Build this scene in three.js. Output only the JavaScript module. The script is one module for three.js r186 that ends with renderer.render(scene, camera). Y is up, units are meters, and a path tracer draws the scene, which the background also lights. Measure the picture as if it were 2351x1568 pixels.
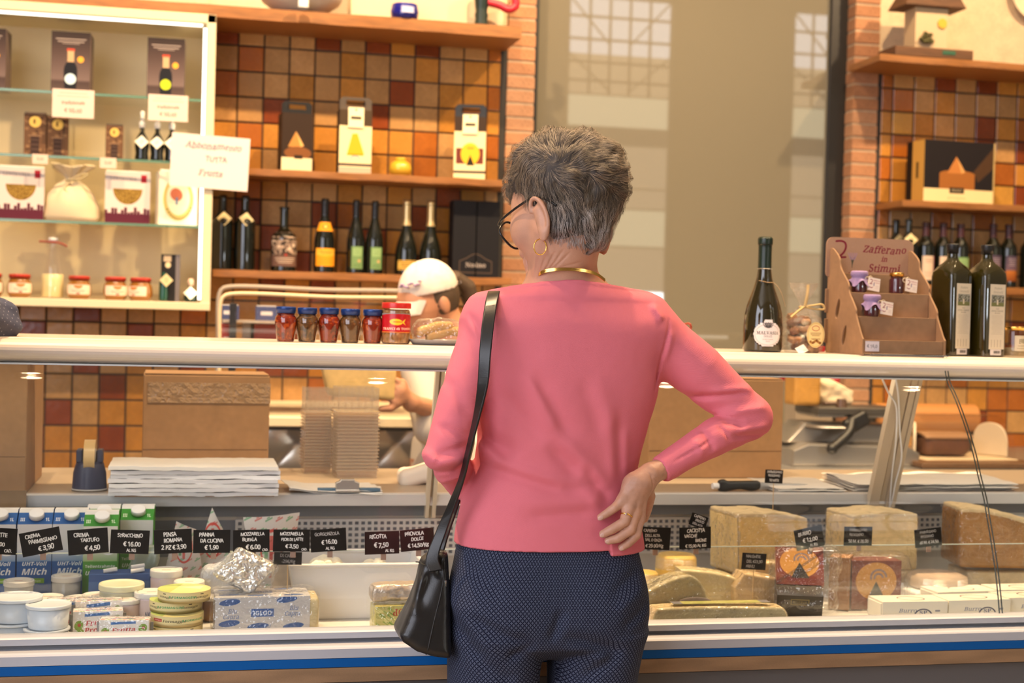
import * as THREE from 'three';
import { RoundedBoxGeometry } from 'three/addons/geometries/RoundedBoxGeometry.js';
import { mergeGeometries, mergeVertices } from 'three/addons/utils/BufferGeometryUtils.js';
import { ImprovedNoise } from 'three/addons/math/ImprovedNoise.js';
import { RectAreaLightUniformsLib } from 'three/addons/lights/RectAreaLightUniformsLib.js';

// ---------------------------------------------------------------- camera, exposure, large lights
const scene = new THREE.Scene();
const camera = new THREE.PerspectiveCamera(27.01, 2351 / 1568, 0.05, 60);
camera.position.set(0, 1.33, 0);
camera.rotation.set(-0.01758, -0.218414, 0.026106, 'YXZ');
camera.focus = 2.56; camera.userData.fStop = 4.5;
const renderer = new THREE.WebGLRenderer({ antialias: true });
renderer.toneMapping = THREE.LinearToneMapping;
renderer.toneMappingExposure = 0.47;
renderer.shadowMap.enabled = true;
RectAreaLightUniformsLib.init();
scene.background = new THREE.Color(0.75, 0.85, 1.0);
const WINDOW_GLOW = 4.2, SIDE_WINDOW = 9, SPOT = 38, SPOT_COLOR = [1, 0.7, 0.4], DAYLIGHT = [0.93, 0.95, 1.06], AISLE = 4.5;

// ---------------------------------------------------------------- helpers
const V = (x, y, z) => new THREE.Vector3(x, y, z), PI = Math.PI, { lerp, clamp, smoothstep } = THREE.MathUtils;
let seed = 7; const rnd = () => { seed = (seed + 0x6d2b79f5) | 0; let t = Math.imul(seed ^ (seed >>> 15), 1 | seed); t = (t + Math.imul(t ^ (t >>> 7), 61 | t)) ^ t; return ((t ^ (t >>> 14)) >>> 0) / 4294967296; };
const rr = (a, b) => a + (b - a) * rnd();
const noise3 = new ImprovedNoise();
const nz = (x, y, z) => noise3.noise(x, y, z);
const names = new Map();
function numbered(name) { const n = names.get(name) ?? 0; names.set(name, n + 1); return n ? name + '_' + String(n).padStart(3, '0') : name; }
function thing(name, label, category, p = [0, 0, 0], turn = 0, group) {
  const o = new THREE.Group(); o.name = numbered(name); scene.add(o); o.position.set(...p); o.rotation.y = turn;
  o.userData = { label, category }; if (group) o.userData.group = group; return o;
}
function part(parent, name, geo, mat, p, r) {
  const o = new THREE.Mesh(geo, mat); o.name = numbered(name); o.castShadow = o.receiveShadow = true; parent.add(o);
  if (p) o.position.set(...p); if (r) o.rotation.set(...r); return o;
}
function single(name, label, category, geo, mat, p, r, group) {
  const o = part(scene, name, geo, mat, p, r); o.userData = { label, category }; if (group) o.userData.group = group; return o;
}
function struct(name, geo, mat, p, label) { const o = part(scene, name, geo, mat, p); o.userData.kind = 'structure'; if (label) o.userData.label = label; return o; }
function copy(src, label, p, turn = 0) { const o = src.clone(); o.name = numbered(src.name.replace(/_\d+$/, '')); o.userData = { ...src.userData, label }; scene.add(o); o.position.set(...p); o.rotation.y = turn; return o; }
// geometry
const at = (g, x = 0, y = 0, z = 0, rx = 0, ry = 0, rz = 0) => { if (rx || ry || rz) g.applyMatrix4(new THREE.Matrix4().makeRotationFromEuler(new THREE.Euler(rx, ry, rz))); g.translate(x, y, z); return g; };
function metricUV(g) {  // uv in metres on the plane that each face is turned to
  const h = g.index ? g.toNonIndexed() : g, p = h.attributes.position, n = h.attributes.normal, uv = new Float32Array(p.count * 2);
  for (let i = 0; i < p.count; i++) { const ax = Math.abs(n.getX(i)), ay = Math.abs(n.getY(i)), az = Math.abs(n.getZ(i));
    const [u, v] = ax >= ay && ax >= az ? [p.getZ(i), p.getY(i)] : ay >= az ? [p.getX(i), p.getZ(i)] : [p.getX(i), p.getY(i)]; uv[i * 2] = u; uv[i * 2 + 1] = v; }
  h.setAttribute('uv', new THREE.BufferAttribute(uv, 2)); return h;
}
const box = (w, h, d, r = 0.002) => metricUV(r > 0 ? new RoundedBoxGeometry(w, h, d, 2, Math.min(r, w / 2.02, h / 2.02, d / 2.02)) : new THREE.BoxGeometry(w, h, d));
const span = (x0, x1, y0, y1, z0, z1, r = 0.002) => metricUV(at(r > 0 ? new RoundedBoxGeometry(x1 - x0, y1 - y0, z1 - z0, 2, Math.min(r, (x1 - x0) / 2.02, (y1 - y0) / 2.02, (z1 - z0) / 2.02)) : new THREE.BoxGeometry(x1 - x0, y1 - y0, z1 - z0), (x0 + x1) / 2, (y0 + y1) / 2, (z0 + z1) / 2));
const lathe = (pts, seg = 36, a0 = 0, a1 = 2 * PI) => new THREE.LatheGeometry(pts.map(([x, y]) => new THREE.Vector2(x, y)), seg, a0, a1);
const tube = (pts, r, seg = 40, rad = 8, closed = false) => new THREE.TubeGeometry(new THREE.CatmullRomCurve3(pts.map((p) => V(...p)), closed), seg, r, rad, closed);
const cyl = (r0, r1, h, seg = 24) => new THREE.CylinderGeometry(r0, r1, h, seg);
const ball = (r, sx = 1, sy = 1, sz = 1, a = 24, b = 16) => new THREE.SphereGeometry(r, a, b).scale(sx, sy, sz);
const shape = (pts) => new THREE.Shape(pts.map(([x, y]) => new THREE.Vector2(x, y)));
const ext = (s, depth, bevel = 0.001, seg = 1) => new THREE.ExtrudeGeometry(s instanceof THREE.Shape ? s : shape(s), { depth: Math.max(1e-4, depth - 2 * bevel), bevelEnabled: bevel > 0, bevelThickness: bevel, bevelSize: bevel, bevelOffset: -bevel, bevelSegments: seg, curveSegments: 10 }).translate(0, 0, bevel - depth / 2);
const merge = (list) => mergeGeometries(list.map((g) => { const h = g.index ? g.toNonIndexed() : g.clone(); for (const k of Object.keys(h.attributes)) if (!['position', 'normal', 'uv'].includes(k)) h.deleteAttribute(k); if (!h.attributes.uv) h.setAttribute('uv', new THREE.BufferAttribute(new Float32Array(h.attributes.position.count * 2), 2)); h.clearGroups(); return h; }));
function warp(g, f) { g = g.index ? g : mergeVertices(g); const p = g.attributes.position, v = V(0, 0, 0); for (let i = 0; i < p.count; i++) { v.fromBufferAttribute(p, i); f(v); p.setXYZ(i, v.x, v.y, v.z); } g.computeVertexNormals(); return g; }
function soft(w, h, d, seg, r, f) {  // a finely divided rounded block for soft or rough things, bent by f
  let g = new RoundedBoxGeometry(w, h, d, 1, 0.0001); g = new THREE.BoxGeometry(w, h, d, seg, seg, seg); g.deleteAttribute('uv'); g.deleteAttribute('normal'); g = mergeVertices(g, 1e-5);
  return metricUV(warp(g, (v) => { const q = V(clamp(v.x, -w / 2 + r, w / 2 - r), clamp(v.y, -h / 2 + r, h / 2 - r), clamp(v.z, -d / 2 + r, d / 2 - r)), e = v.clone().sub(q); if (e.length() > 1e-6) v.copy(q).addScaledVector(e.normalize(), r); if (f) f(v); }));
}
const tint = (rgb, k) => rgb.map((c) => clamp(c * k, 0, 1));
// materials (linear colour values)
const mat = (rgb, roughness = 0.6, o = {}) => new THREE.MeshPhysicalMaterial({ color: new THREE.Color(...rgb), roughness, ...o });
function dataTex(n, f, rep = 1, srgb = false, m = n) {
  const d = new Uint8Array(n * m * 4); for (let y = 0; y < m; y++) for (let x = 0; x < n; x++) { const c = f(x / n, y / m, x, y), i = (y * n + x) * 4, a = Array.isArray(c) ? c : [c, c, c]; d[i] = clamp(a[0] * 255, 0, 255); d[i + 1] = clamp(a[1] * 255, 0, 255); d[i + 2] = clamp(a[2] * 255, 0, 255); d[i + 3] = 255; }
  const t = new THREE.DataTexture(d, n, m); t.wrapS = t.wrapT = THREE.RepeatWrapping; t.magFilter = THREE.LinearFilter; t.repeat.set(rep, rep); if (srgb) t.colorSpace = THREE.SRGBColorSpace; t.needsUpdate = true; return t;
}
const perNoise = (u, v, k, s = 0) => { const a = nz(u * k, v * k, s), b = nz((u - 1) * k, v * k, s), c = nz(u * k, (v - 1) * k, s), d = nz((u - 1) * k, (v - 1) * k, s); return lerp(lerp(a, b, u), lerp(c, d, u), v); };
const tex = {
  grain: dataTex(256, (u, v) => 0.5 + 0.25 * perNoise(u, v, 24, 1) + 0.25 * perNoise(u, v, 60, 2), 4),
  blotch: dataTex(256, (u, v) => 0.86 + 0.16 * perNoise(u, v, 5, 3) + 0.12 * perNoise(u, v, 17, 4) + 0.05 * (rnd() - 0.5), 4),
  glaze: dataTex(256, (u, v) => 0.5 + 0.5 * perNoise(u, v, 4, 5) + 0.15 * perNoise(u, v, 14, 6), 3),
  wood: dataTex(512, (u, v) => { const w = perNoise(u, v, 3, 8) * 1.2, r = Math.sin((v * 11 + w) * 6.28) * 0.5 + 0.5, k = 0.72 + 0.2 * r + 0.2 * perNoise(u, (v * 6) % 1, 9, 9) + 0.1 * (rnd() - 0.5); return [k, k * 0.97, k * 0.93]; }, 2),
  crumple: dataTex(512, (u, v) => { let s = 0; for (const [k, a] of [[4, 0.5], [9, 0.3], [20, 0.2]]) s += a * (1 - 2.2 * Math.abs(perNoise(u, v, k, k))); return 0.2 + 0.6 * s; }, 6),
  knit: dataTex(256, (u, v, x, y) => 0.5 + 0.22 * Math.sin(x * PI / 2) * Math.cos(y * PI / 4) + 0.3 * (rnd() - 0.5), 12),
  leather: dataTex(256, (u, v) => 0.5 + 0.5 * Math.abs(perNoise(u, v, 30, 11)) - 0.3 * Math.abs(perNoise(u, v, 55, 12)), 9),
  skin: dataTex(512, (u, v) => 0.6 + 0.3 * perNoise(u, v, 26, 13) + 0.25 * perNoise(u, v, 70, 14), 8),
};
// one sheet of print shared by every label, card and carton
const sheet = document.createElement('canvas'); sheet.width = sheet.height = 2048;
const ink = sheet.getContext('2d'); ink.fillStyle = '#888'; ink.fillRect(0, 0, 2048, 2048);
const skyline = new Uint16Array(512).fill(2);   // how far down each four pixel column of the sheet is filled
function cell(w, h, draw) {
  w = Math.round(w); h = Math.round(h);
  const n = Math.ceil((w + 4) / 4), s = { x: 0, y: 1e9 };
  for (let i = 0; i + n <= 512; i++) { let y = 0; for (let k = i; k < i + n; k++) y = Math.max(y, skyline[k]); if (y < s.y) { s.y = y; s.x = i * 4 + 2; } }
  if (s.y + h + 4 > 2048) throw new Error('print sheet is full');
  skyline.fill(s.y + h + 4, (s.x - 2) / 4, (s.x - 2) / 4 + n);
  ink.save(); ink.beginPath(); ink.rect(s.x - 1, s.y - 1, w + 2, h + 2); ink.clip(); ink.translate(s.x, s.y); draw(ink, w, h); ink.restore();
  const r = [(s.x + 0.5) / 2048, 1 - (s.y + h - 0.5) / 2048, (s.x + w - 0.5) / 2048, 1 - (s.y + 0.5) / 2048]; return r;
}
const solids = new Map();
const solid = (css) => { if (!solids.has(css)) solids.set(css, cell(6, 6, (c) => { c.fillStyle = css; c.fillRect(-1, -1, 9, 9); })); const [a, b, c, d] = solids.get(css), u = (a + c) / 2, v = (b + d) / 2; return [u - 1e-4, v - 1e-4, u + 1e-4, v + 1e-4]; };
const printTex = new THREE.CanvasTexture(sheet); printTex.colorSpace = THREE.SRGBColorSpace;
const PRINT = new THREE.MeshPhysicalMaterial({ map: printTex, roughness: 0.62, specularIntensity: 0.4 }), GLOSSY = new THREE.MeshPhysicalMaterial({ map: printTex, roughness: 0.3 });
function paint(g, rects) {  // BoxGeometry faces in the order right, left, top, bottom, front, back
  const uv = g.attributes.uv; for (let f = 0; f < 6; f++) { const [a, b, c, d] = rects[f]; for (let k = 0; k < 4; k++) { const i = f * 4 + k; uv.setXY(i, lerp(a, c, uv.getX(i)), lerp(b, d, uv.getY(i))); } } return g;
}
const printed = (w, h, d, front, css = '#fff', o = {}) => paint(new THREE.BoxGeometry(w, h, d), [o.right ?? solid(css), o.left ?? solid(css), o.top ?? solid(css), solid(css), front ?? solid(css), o.back ?? solid(css)]);
function rectUV(g, [a, b, c, d]) { const uv = g.attributes.uv; for (let i = 0; i < uv.count; i++) uv.setXY(i, lerp(a, c, uv.getX(i)), lerp(b, d, uv.getY(i))); return g; }
const wrap = (pts, rect, mid, arc, seg = 20) => rectUV(lathe(pts, seg, mid - arc / 2, arc), rect);   // a label round a lathed body; mid 0 looks towards +z
function words(c, text, x, y, size, o = {}) {
  c.save(); c.translate(x, y); if (o.turn) c.rotate(o.turn); c.font = `${o.style ?? ''} ${size}px ${o.font ?? 'sans-serif'}`; c.fillStyle = o.color ?? '#222'; c.textAlign = o.align ?? 'center'; c.textBaseline = 'middle'; if (o.sx) c.scale(o.sx, 1); c.fillText(text, 0, 0); c.restore();
}
function hand(c, text, x, y, size, color, o = {}) {  // letter by letter, as if by hand
  c.save(); c.fillStyle = c.strokeStyle = color; c.lineWidth = o.bold ?? 0.8; c.font = `${o.style ?? ''} ${size}px ${o.font ?? 'sans-serif'}`; c.textBaseline = 'middle'; c.textAlign = 'center';
  let full = 0; for (const ch of text) full += c.measureText(ch).width * (o.sx ?? 0.95); let px = o.align === 'left' ? x : x - full / 2;
  for (const ch of text) { const w = c.measureText(ch).width * (o.sx ?? 0.95); c.save(); c.translate(px + w / 2, y + (rnd() - 0.5) * size * 0.14 + (px - x) * (o.rise ?? 0)); c.rotate((rnd() - 0.5) * 0.22); c.scale(0.95, 0.9 + rnd() * 0.2); c.fillText(ch, 0, 0); c.strokeText(ch, 0, 0); c.restore(); px += w; }
  c.restore();
}

// ---------------------------------------------------------------- the room
const M = {
  plaster: mat([0.72, 0.56, 0.36], 0.9, { map: tex.blotch }), plasterGrey: mat([0.42, 0.39, 0.33], 0.9, { map: tex.blotch }), ceilingWhite: mat([0.7, 0.66, 0.58], 0.95),
  floor: mat([0.34, 0.27, 0.2], 0.45), grout: mat([0.035, 0.03, 0.026], 0.9), darkFrame: mat([0.012, 0.01, 0.009], 0.45), white: mat([0.8, 0.79, 0.78], 0.35), cream: mat([0.75, 0.62, 0.42], 0.5),
  shelfWood: mat([0.33, 0.135, 0.035], 0.5, { map: tex.wood }), steel: mat([0.55, 0.54, 0.53], 0.32, { metalness: 0.9 }), alu: mat([0.62, 0.61, 0.6], 0.45, { metalness: 0.65 }), black: mat([0.011, 0.01, 0.01], 0.4), chrome: mat([0.8, 0.8, 0.8], 0.12, { metalness: 1 }),
  gold: mat([0.95, 0.6, 0.16], 0.22, { metalness: 1 }), pane: mat([1, 1, 1], 0.02, { transmission: 1, thickness: 0, ior: 1.5 }), foilWhite: mat([0.74, 0.72, 0.66], 0.28, { metalness: 0.6, bumpMap: tex.crumple, bumpScale: 0.012 }),
  film: mat([1, 1, 1], 0.1, { transmission: 1, thickness: 0, ior: 1.75, bumpMap: tex.crumple, bumpScale: 0.012 }), cardboard: mat([0.33, 0.185, 0.085], 0.85, { map: tex.blotch }), paper: mat([0.78, 0.74, 0.68], 0.85), cork: mat([0.5, 0.33, 0.17], 0.8),
};
const ROOM = { x0: -3, x1: 6.5, z0: -5.8, z1: 1.6, h: 4.7 };
struct('floor', span(-3.2, 6.7, -0.2, 0, -7, 1.8, 0), M.floor);
struct('ceiling', span(-3.2, 6.7, ROOM.h, ROOM.h + 0.2, -7, 1.8, 0), M.ceilingWhite);
struct('wall_left', span(-3.2, -3, 0, ROOM.h, -7, 1.8, 0), M.plasterGrey);
struct('wall_right', span(6.5, 6.7, 0, ROOM.h, -7, 1.8, 0), M.plasterGrey);
struct('wall_front', span(-3, 6.5, 0, ROOM.h, 1.6, 1.8, 0), M.plasterGrey);
const DOOR = { x0: 1.355, x1: 2.745, top: 3.3, z: -5.9 };
const wallBack = struct('wall_back', merge([span(-3, 1.234, 0, ROOM.h, -6, -5.806, 0), span(2.912, 6.5, 0, ROOM.h, -6, -5.806, 0), span(1.234, 2.912, DOOR.top, ROOM.h, -6, -5.85, 0)]), M.plaster);
part(wallBack, 'grout', merge([span(-3, 1.234, 0.25, 2.49, -5.81, -5.7975, 0), span(2.912, 6.5, 0.25, 2.49, -5.81, -5.7975, 0)]), M.grout).userData.kind = 'structure';
// glazed tiles, each its own piece; the tones follow the wall's rows
const TONES = { c: [0.5, 0.27, 0.095], y: [0.5, 0.215, 0.035], o: [0.4, 0.12, 0.016], r: [0.24, 0.05, 0.01], Y: [0.64, 0.33, 0.06] };
const TILE = {};
for (const k in TONES) TILE[k] = [0.9, 1, 1.12].map((s) => mat(tint(TONES[k], s), 0.22, { map: tex.blotch, bumpMap: tex.glaze, bumpScale: 0.0025 }));
function tileGeo(w, h) { const b = 0.003, d = 0.005, f = shape([[-w / 2, -h / 2], [w / 2, -h / 2], [w / 2, h / 2], [-w / 2, h / 2]]); return metricUV(new THREE.ExtrudeGeometry(f, { depth: d, bevelEnabled: true, bevelThickness: 0.002, bevelSize: b, bevelOffset: -b, bevelSegments: 1 })); }
const tileFull = [tileGeo(0.095, 0.095), at(tileGeo(0.0955, 0.094), 0, 0, 0), tileGeo(0.0945, 0.0955)].map((g, i) => { const uv = g.attributes.uv; for (let k = 0; k < uv.count; k++) uv.setXY(k, uv.getX(k) + 0.37 * i, uv.getY(k) + 0.61 * i); return g; }), tileHalf = tileGeo(0.05, 0.095);
const PAT = [  // rows of tiles from the top; the first sign of each is column -1
  'rcccrcryrcco', 'cocccyccycyyoy'.slice(0, 12), 'occycycrcyyo', 'ccryc yrccyoy'.replace(' ', '').slice(0, 12), 'yoyyycyyocro', 'cyccycyyoccy', 'coyccycycry', 'crccroccryyy', 'ccrcycrycyyo', 'crcrcyccrcyy'];
const UNDER = { 11: '-8ccrcccoc', 12: '-8rcccrcyc', 13: '-8ocrcycrc', 14: '-8yccrycor', 15: '-8yrcyyocy', 16: '-8oyyrycyr', 17: '-8yyyycyyo' };
const RIGHT = { 0: 'occrcryy', 1: 'oocycccy', 2: 'yYyccryo', 3: 'yoycyrcr', 4: 'oyccyyoy', 5: 'yyoccyYr', 6: 'occocoyc', 13: 'yoccoyyc', 14: 'yocccyoo', 15: 'ooyyyroc', 16: 'yycyycyo' };
function tone(col, row) {
  let s = 'c';
  row++;
  if (col >= 27 && RIGHT[row]) s = RIGHT[row][col - 27];
  else if (UNDER[row] && col >= -8 && col < 0) s = UNDER[row].slice(2)[col + 8];
  else if (col >= -1 && PAT[row]) s = PAT[row][col + 1];
  else s = 'cccccyyyorr'[Math.floor(rnd() * 11)];
  return TILE[s] ? s : 'c';
}
const GX = 0.1386, GY = 1.0513 + 1.33, T = 0.1015, spare = [], shown = [];
for (let row = -1; row < 20; row++) for (let col = -27; col < 62; col++) {
  if (col > 10 && col < 27) continue;
  const half = col === 10 || col === 27, x = GX + (col + (col === 10 ? 0.27 : col === 27 ? 0.72 : 0.5)) * T, y = GY - (row + 0.5) * T;
  const inView = col >= -13 && col <= 35 && row <= 17, behindCabinet = col < -1 && row < 10, behindWoman = col > 5 && col < 11 && row > 9, behindDeli = row > 15 && col > -4;
  const k = tone(col, row), mats = TILE[k], g = half ? tileHalf : tileFull[Math.floor(rnd() * 3)];
  (inView && !behindCabinet && !behindWoman && !behindDeli ? shown : spare).push([x, y, k, half]);
}
const tilt = () => rr(-0.008, 0.008);
shown.forEach(([x, y, k, half], i) => {
  const g = half ? tileHalf : tileFull[i % 3], m = TILE[k][Math.floor(rnd() * 3)];
  if (i < 298) part(wallBack, 'tile', g, m, [x, y, -5.798 + rr(0, 0.0012)], [tilt(), tilt(), rr(-0.006, 0.006)]); else spare.push([x, y, k, half]);
});
for (const k in TONES) { const list = spare.filter((t) => t[2] === k); if (list.length) part(wallBack, 'tile', merge(list.map(([x, y, , half]) => at((half ? tileHalf : tileFull[0]).clone(), x, y, -5.798, tilt(), tilt(), 0))), TILE[k][1]).userData.kind = 'stuff'; }
// brick pillars either side of the glass door
const BRICK = [[0.46, 0.22, 0.11], [0.4, 0.185, 0.09], [0.5, 0.26, 0.14], [0.43, 0.2, 0.1]].map((c) => mat(c, 0.9, { map: tex.blotch, bumpMap: tex.grain, bumpScale: 0.004 }));
const brickGeo = [0, 1, 2].map(() => box(0.119, 0.049, 0.119, 0.004));
for (const [x0, x1, label] of [[1.234, 1.355, 'left of the glass door'], [2.79, 2.912, 'right of the glass door']]) {
  const p = struct('pillar', span(x0 + 0.004, x1 - 0.004, 0, ROOM.h, -5.99, -5.797, 0), mat([0.5, 0.36, 0.24], 0.95, { map: tex.blotch }), undefined, 'brick pillar ' + label);
  for (let i = 0; i < 78; i++) part(p, 'brick', brickGeo[i % 3], BRICK[Math.floor(rnd() * 4)], [(x0 + x1) / 2 + rr(-0.001, 0.001), 0.03 + i * 0.0583, -5.853 + rr(0, 0.002)], [0, rr(-0.01, 0.01), rr(-0.01, 0.01)]);
}
// the glass door and the blank passage wall that shows through it
const door = thing('glass_door', 'tall grey glass door in a dark frame between the brick pillars', 'door', [0, 0, DOOR.z]);
part(door, 'door_frame', merge([span(DOOR.x0 - 0.01, DOOR.x0 + 0.03, 0, DOOR.top, -0.03, 0.03), span(DOOR.x1 - 0.03, DOOR.x1 + 0.05, 0, DOOR.top, -0.03, 0.03), span(DOOR.x0, DOOR.x1, DOOR.top - 0.06, DOOR.top, -0.03, 0.03), span(DOOR.x0, DOOR.x1, 0, 0.08, -0.03, 0.03)]), M.darkFrame);
part(door, 'door_pane', new THREE.BoxGeometry(DOOR.x1 - DOOR.x0 - 0.04, DOOR.top - 0.14, 0.012), mat([0.185, 0.165, 0.12], 0.015, { ior: 1.95 }), [(DOOR.x0 + DOOR.x1) / 2, DOOR.top / 2 + 0.01, 0]);
struct('wall_passage', span(1.2, 2.95, 0, ROOM.h, -6.6, -6.4, 0), M.plasterGrey);
// windows behind the camera: what the door mirrors and where the daylight comes from
const glow = (rgb, k) => mat([0.1, 0.1, 0.1], 0.9, { emissive: new THREE.Color(...rgb), emissiveIntensity: k * WINDOW_GLOW });
const GLASS = { sky: glow([0.98, 0.98, 1], 1.55), blind: glow([1, 0.74, 0.45], 0.75), cream: glow([1, 0.93, 0.62], 1.1), rose: glow([1, 0.78, 0.52], 0.62), plain: glow(DAYLIGHT, 0.3), open: glow([0.9, 0.96, 1], 9) };
const frameGrey = mat([0.3, 0.28, 0.25], 0.6), bar = mat([0.35, 0.24, 0.13], 0.6);
function makeWindow(n, x0, x1) {
  const w = struct('window_' + n, merge([span(x0 - 0.06, x0, 0.6, 4.5, 1.56, 1.62), span(x1, x1 + 0.06, 0.6, 4.5, 1.56, 1.62), span(x0 - 0.06, x1 + 0.06, 4.44, 4.5, 1.56, 1.62), span(x0, x1, 3.03, 3.2, 1.56, 1.62), span(x0, x1, 0.6, 0.7, 1.56, 1.62)]), frameGrey);
  const P = (y0, y1, m) => part(w, 'window_pane', span(x0, x1, y0, y1, 1.585, 1.6, 0), m);
  P(3.9, 4.44, GLASS.sky); P(3.52, 3.9, GLASS.blind); P(3.2, 3.5, GLASS.cream);
  P(2.62, 3.02, GLASS.rose); P(2.42, 2.6, GLASS.rose); P(2.05, 2.4, GLASS.cream); P(1.62, 2.03, GLASS.rose); P(1.4, 1.6, n === 1 ? GLASS.open : GLASS.rose); P(0.7, 1.38, GLASS.blind);
  const bars = []; for (let i = 1; i < 5; i++) bars.push(span(lerp(x0, x1, i / 5) - 0.012, lerp(x0, x1, i / 5) + 0.012, 3.5, 4.44, 1.572, 1.584, 0)); for (const y of [4.26, 4.04, 3.82, 3.64]) bars.push(span(x0, x1, y - 0.012, y + 0.012, 1.572, 1.584, 0));
  for (const [a, b, c, d] of [[0, 4.44, 0.4, 4.0], [1, 4.44, 0.6, 4.0], [0, 3.9, 0.4, 3.55], [1, 3.9, 0.6, 3.55]]) { const xa = lerp(x0, x1, a), xb = lerp(x0, x1, c), l = Math.hypot(xb - xa, d - b); bars.push(metricUV(at(new THREE.BoxGeometry(l, 0.016, 0.01), (xa + xb) / 2, (b + d) / 2, 1.578, 0, 0, Math.atan2(d - b, xb - xa)))); }
  part(w, 'glazing_bars', merge(bars), bar);
  const l = new THREE.RectAreaLight(new THREE.Color(...DAYLIGHT), 0.25, x1 - x0, 3.7); l.position.set((x0 + x1) / 2, 2.6, 1.55); l.lookAt((x0 + x1) / 2, 2.6, -5); scene.add(l);
}
makeWindow(1, 3.4582, 4.477); makeWindow(2, 5.7854, 5.7854 + 1);
function plainWindow(n, w, p, turn, k) {  // a wide daylit window of four panes in a side wall or at the left of the front wall
  const f = struct('window_' + n, merge([-1, 0, 1].map((i) => span(i * w / 2 - 0.035, i * w / 2 + 0.035, -1.6, 1.6, -0.03, 0.03)).concat([-1, 0, 1].map((i) => span(-w / 2, w / 2, i * 1.58 - 0.035, i * 1.58 + 0.035, -0.03, 0.03)))), frameGrey, p); f.rotation.y = turn;
  for (const i of [-1, 1]) for (const j of [-1, 1]) part(f, 'window_pane', span(i * w / 4 - w / 4, i * w / 4 + w / 4, j * 0.79 - 0.79, j * 0.79 + 0.79, -0.012, -0.002, 0), GLASS.plain);
  const l = new THREE.RectAreaLight(new THREE.Color(...DAYLIGHT), k, w, 3.16), q = V(Math.sin(turn), 0, Math.cos(turn)); l.position.set(...p).addScaledVector(q, 0.05); l.lookAt(l.position.clone().add(q)); scene.add(l);
}
plainWindow(3, 1.9, [-2.0, 2.5, 1.56], PI, SIDE_WINDOW); plainWindow(4, 2.7, [-2.96, 2.5, -0.1], PI / 2, SIDE_WINDOW);
// warm spot lamps over the serving side
function spot(label, x, y, z, tx, ty, tz, k = 1) {
  const o = thing('spot_lamp', label, 'lamp', [x, y, z]);
  part(o, 'lamp_arm', merge([at(cyl(0.03, 0.03, 0.02), 0, ROOM.h - y - 0.01, 0), at(cyl(0.008, 0.008, ROOM.h - y - 0.1), 0, (ROOM.h - y) / 2 + 0.05, 0)]), M.darkFrame);
  const dir = V(tx - x, ty - y, tz - z).normalize(), q = new THREE.Quaternion().setFromUnitVectors(V(0, -1, 0), dir);
  const shell = part(o, 'lamp_shade', lathe([[0.02, 0.12], [0.055, 0.1], [0.062, 0], [0.06, 0], [0.052, 0.095], [0.015, 0.11]]), M.darkFrame); shell.quaternion.copy(q);
  const b = part(o, 'bulb', ball(0.035), mat([0.1, 0.1, 0.1], 0.5, { emissive: new THREE.Color(...SPOT_COLOR), emissiveIntensity: 40 })); b.position.copy(dir.clone().multiplyScalar(-0.03));
  const l = new THREE.SpotLight(new THREE.Color(...SPOT_COLOR), SPOT * k, 0, 1.0, 0.6); l.position.set(x, y, z).addScaledVector(dir, -0.03); l.target.position.set(tx, ty, tz); l.castShadow = true; l.shadow.radius = 1.6; scene.add(l, l.target);
}
[[-1.0, -0.9, 'far left'], [0.2, 0.2, 'left centre'], [1.3, 1.0, 'centre'], [2.4, 2.2, 'right centre'], [3.6, 3.3, 'far right']].forEach(([x, tx, w], i) => spot('black spot lamp hung over the serving side, ' + w + ' of the row', x, 3.7, -4.3, tx, 1.6, -5.7, [0.7, 1, 1, 0.8, 0.9][i]));
[[-0.6, 'far left'], [0.7, 'left centre'], [1.9, 'right centre'], [3.0, 'far right']].forEach(([x, w]) => spot('black spot lamp hung over the display counter, ' + w + ' of the row', x, 3.7, -3.0, x, 1.2, -3.3, AISLE / 4));

// ---------------------------------------------------------------- the refrigerated display counter
const CX0 = -1.5, CX1 = 3.4, CL = CX1 - CX0, CM = (CX0 + CX1) / 2;
const along = (pts, x0 = CX0, x1 = CX1, bevel = 0) => metricUV(at(ext(pts, x1 - x0, bevel), (x0 + x1) / 2, 0, 0, 0, PI / 2, 0));   // a profile of [depth, height] drawn out along the counter
const counter = thing('display_counter', 'long white refrigerated deli display counter with curved glass front and blue stripe', 'counter');
const whiteMetal = mat([0.45, 0.455, 0.49], 0.35), blueMetal = mat([0.002, 0.09, 0.33], 0.4, { specularIntensity: 0.4 }), greyMetal = mat([0.105, 0.1, 0.105], 0.5), oak = mat([0.36, 0.22, 0.12], 0.5, { map: tex.wood }), bumperWhite = mat([0.7, 0.6, 0.5], 0.28), liner = mat([0.66, 0.64, 0.6], 0.4), rearGrey = mat([0.16, 0.165, 0.18], 0.5);
for (let i = 0; i < 9; i++) part(counter, 'base_slat', along([[2.765, 0.545 - i * 0.066], [2.765, 0.607 - i * 0.066], [2.8, 0.609 - i * 0.066], [2.8, 0.543 - i * 0.066]], CX0, CX1, 0.003), greyMetal);
part(counter, 'kick_plate', along([[2.8, 0], [2.8, 0.61], [3.9, 0.61], [3.9, 0]]), greyMetal);
part(counter, 'wood_strip', along([[2.742, 0.614], [2.742, 0.642], [2.8, 0.642], [2.8, 0.614]], CX0, CX1, 0.002), oak);
part(counter, 'blue_stripe', along([[2.741, 0.6435], [2.741, 0.6605], [2.8, 0.6605], [2.8, 0.6435]], CX0, CX1, 0.001), blueMetal);
part(counter, 'front_band', along([[2.74, 0.6615], [2.74, 0.679], [2.743, 0.682], [2.75, 0.6835], [2.8, 0.6835], [2.8, 0.6615]], CX0, CX1, 0.0008), whiteMetal);
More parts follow.
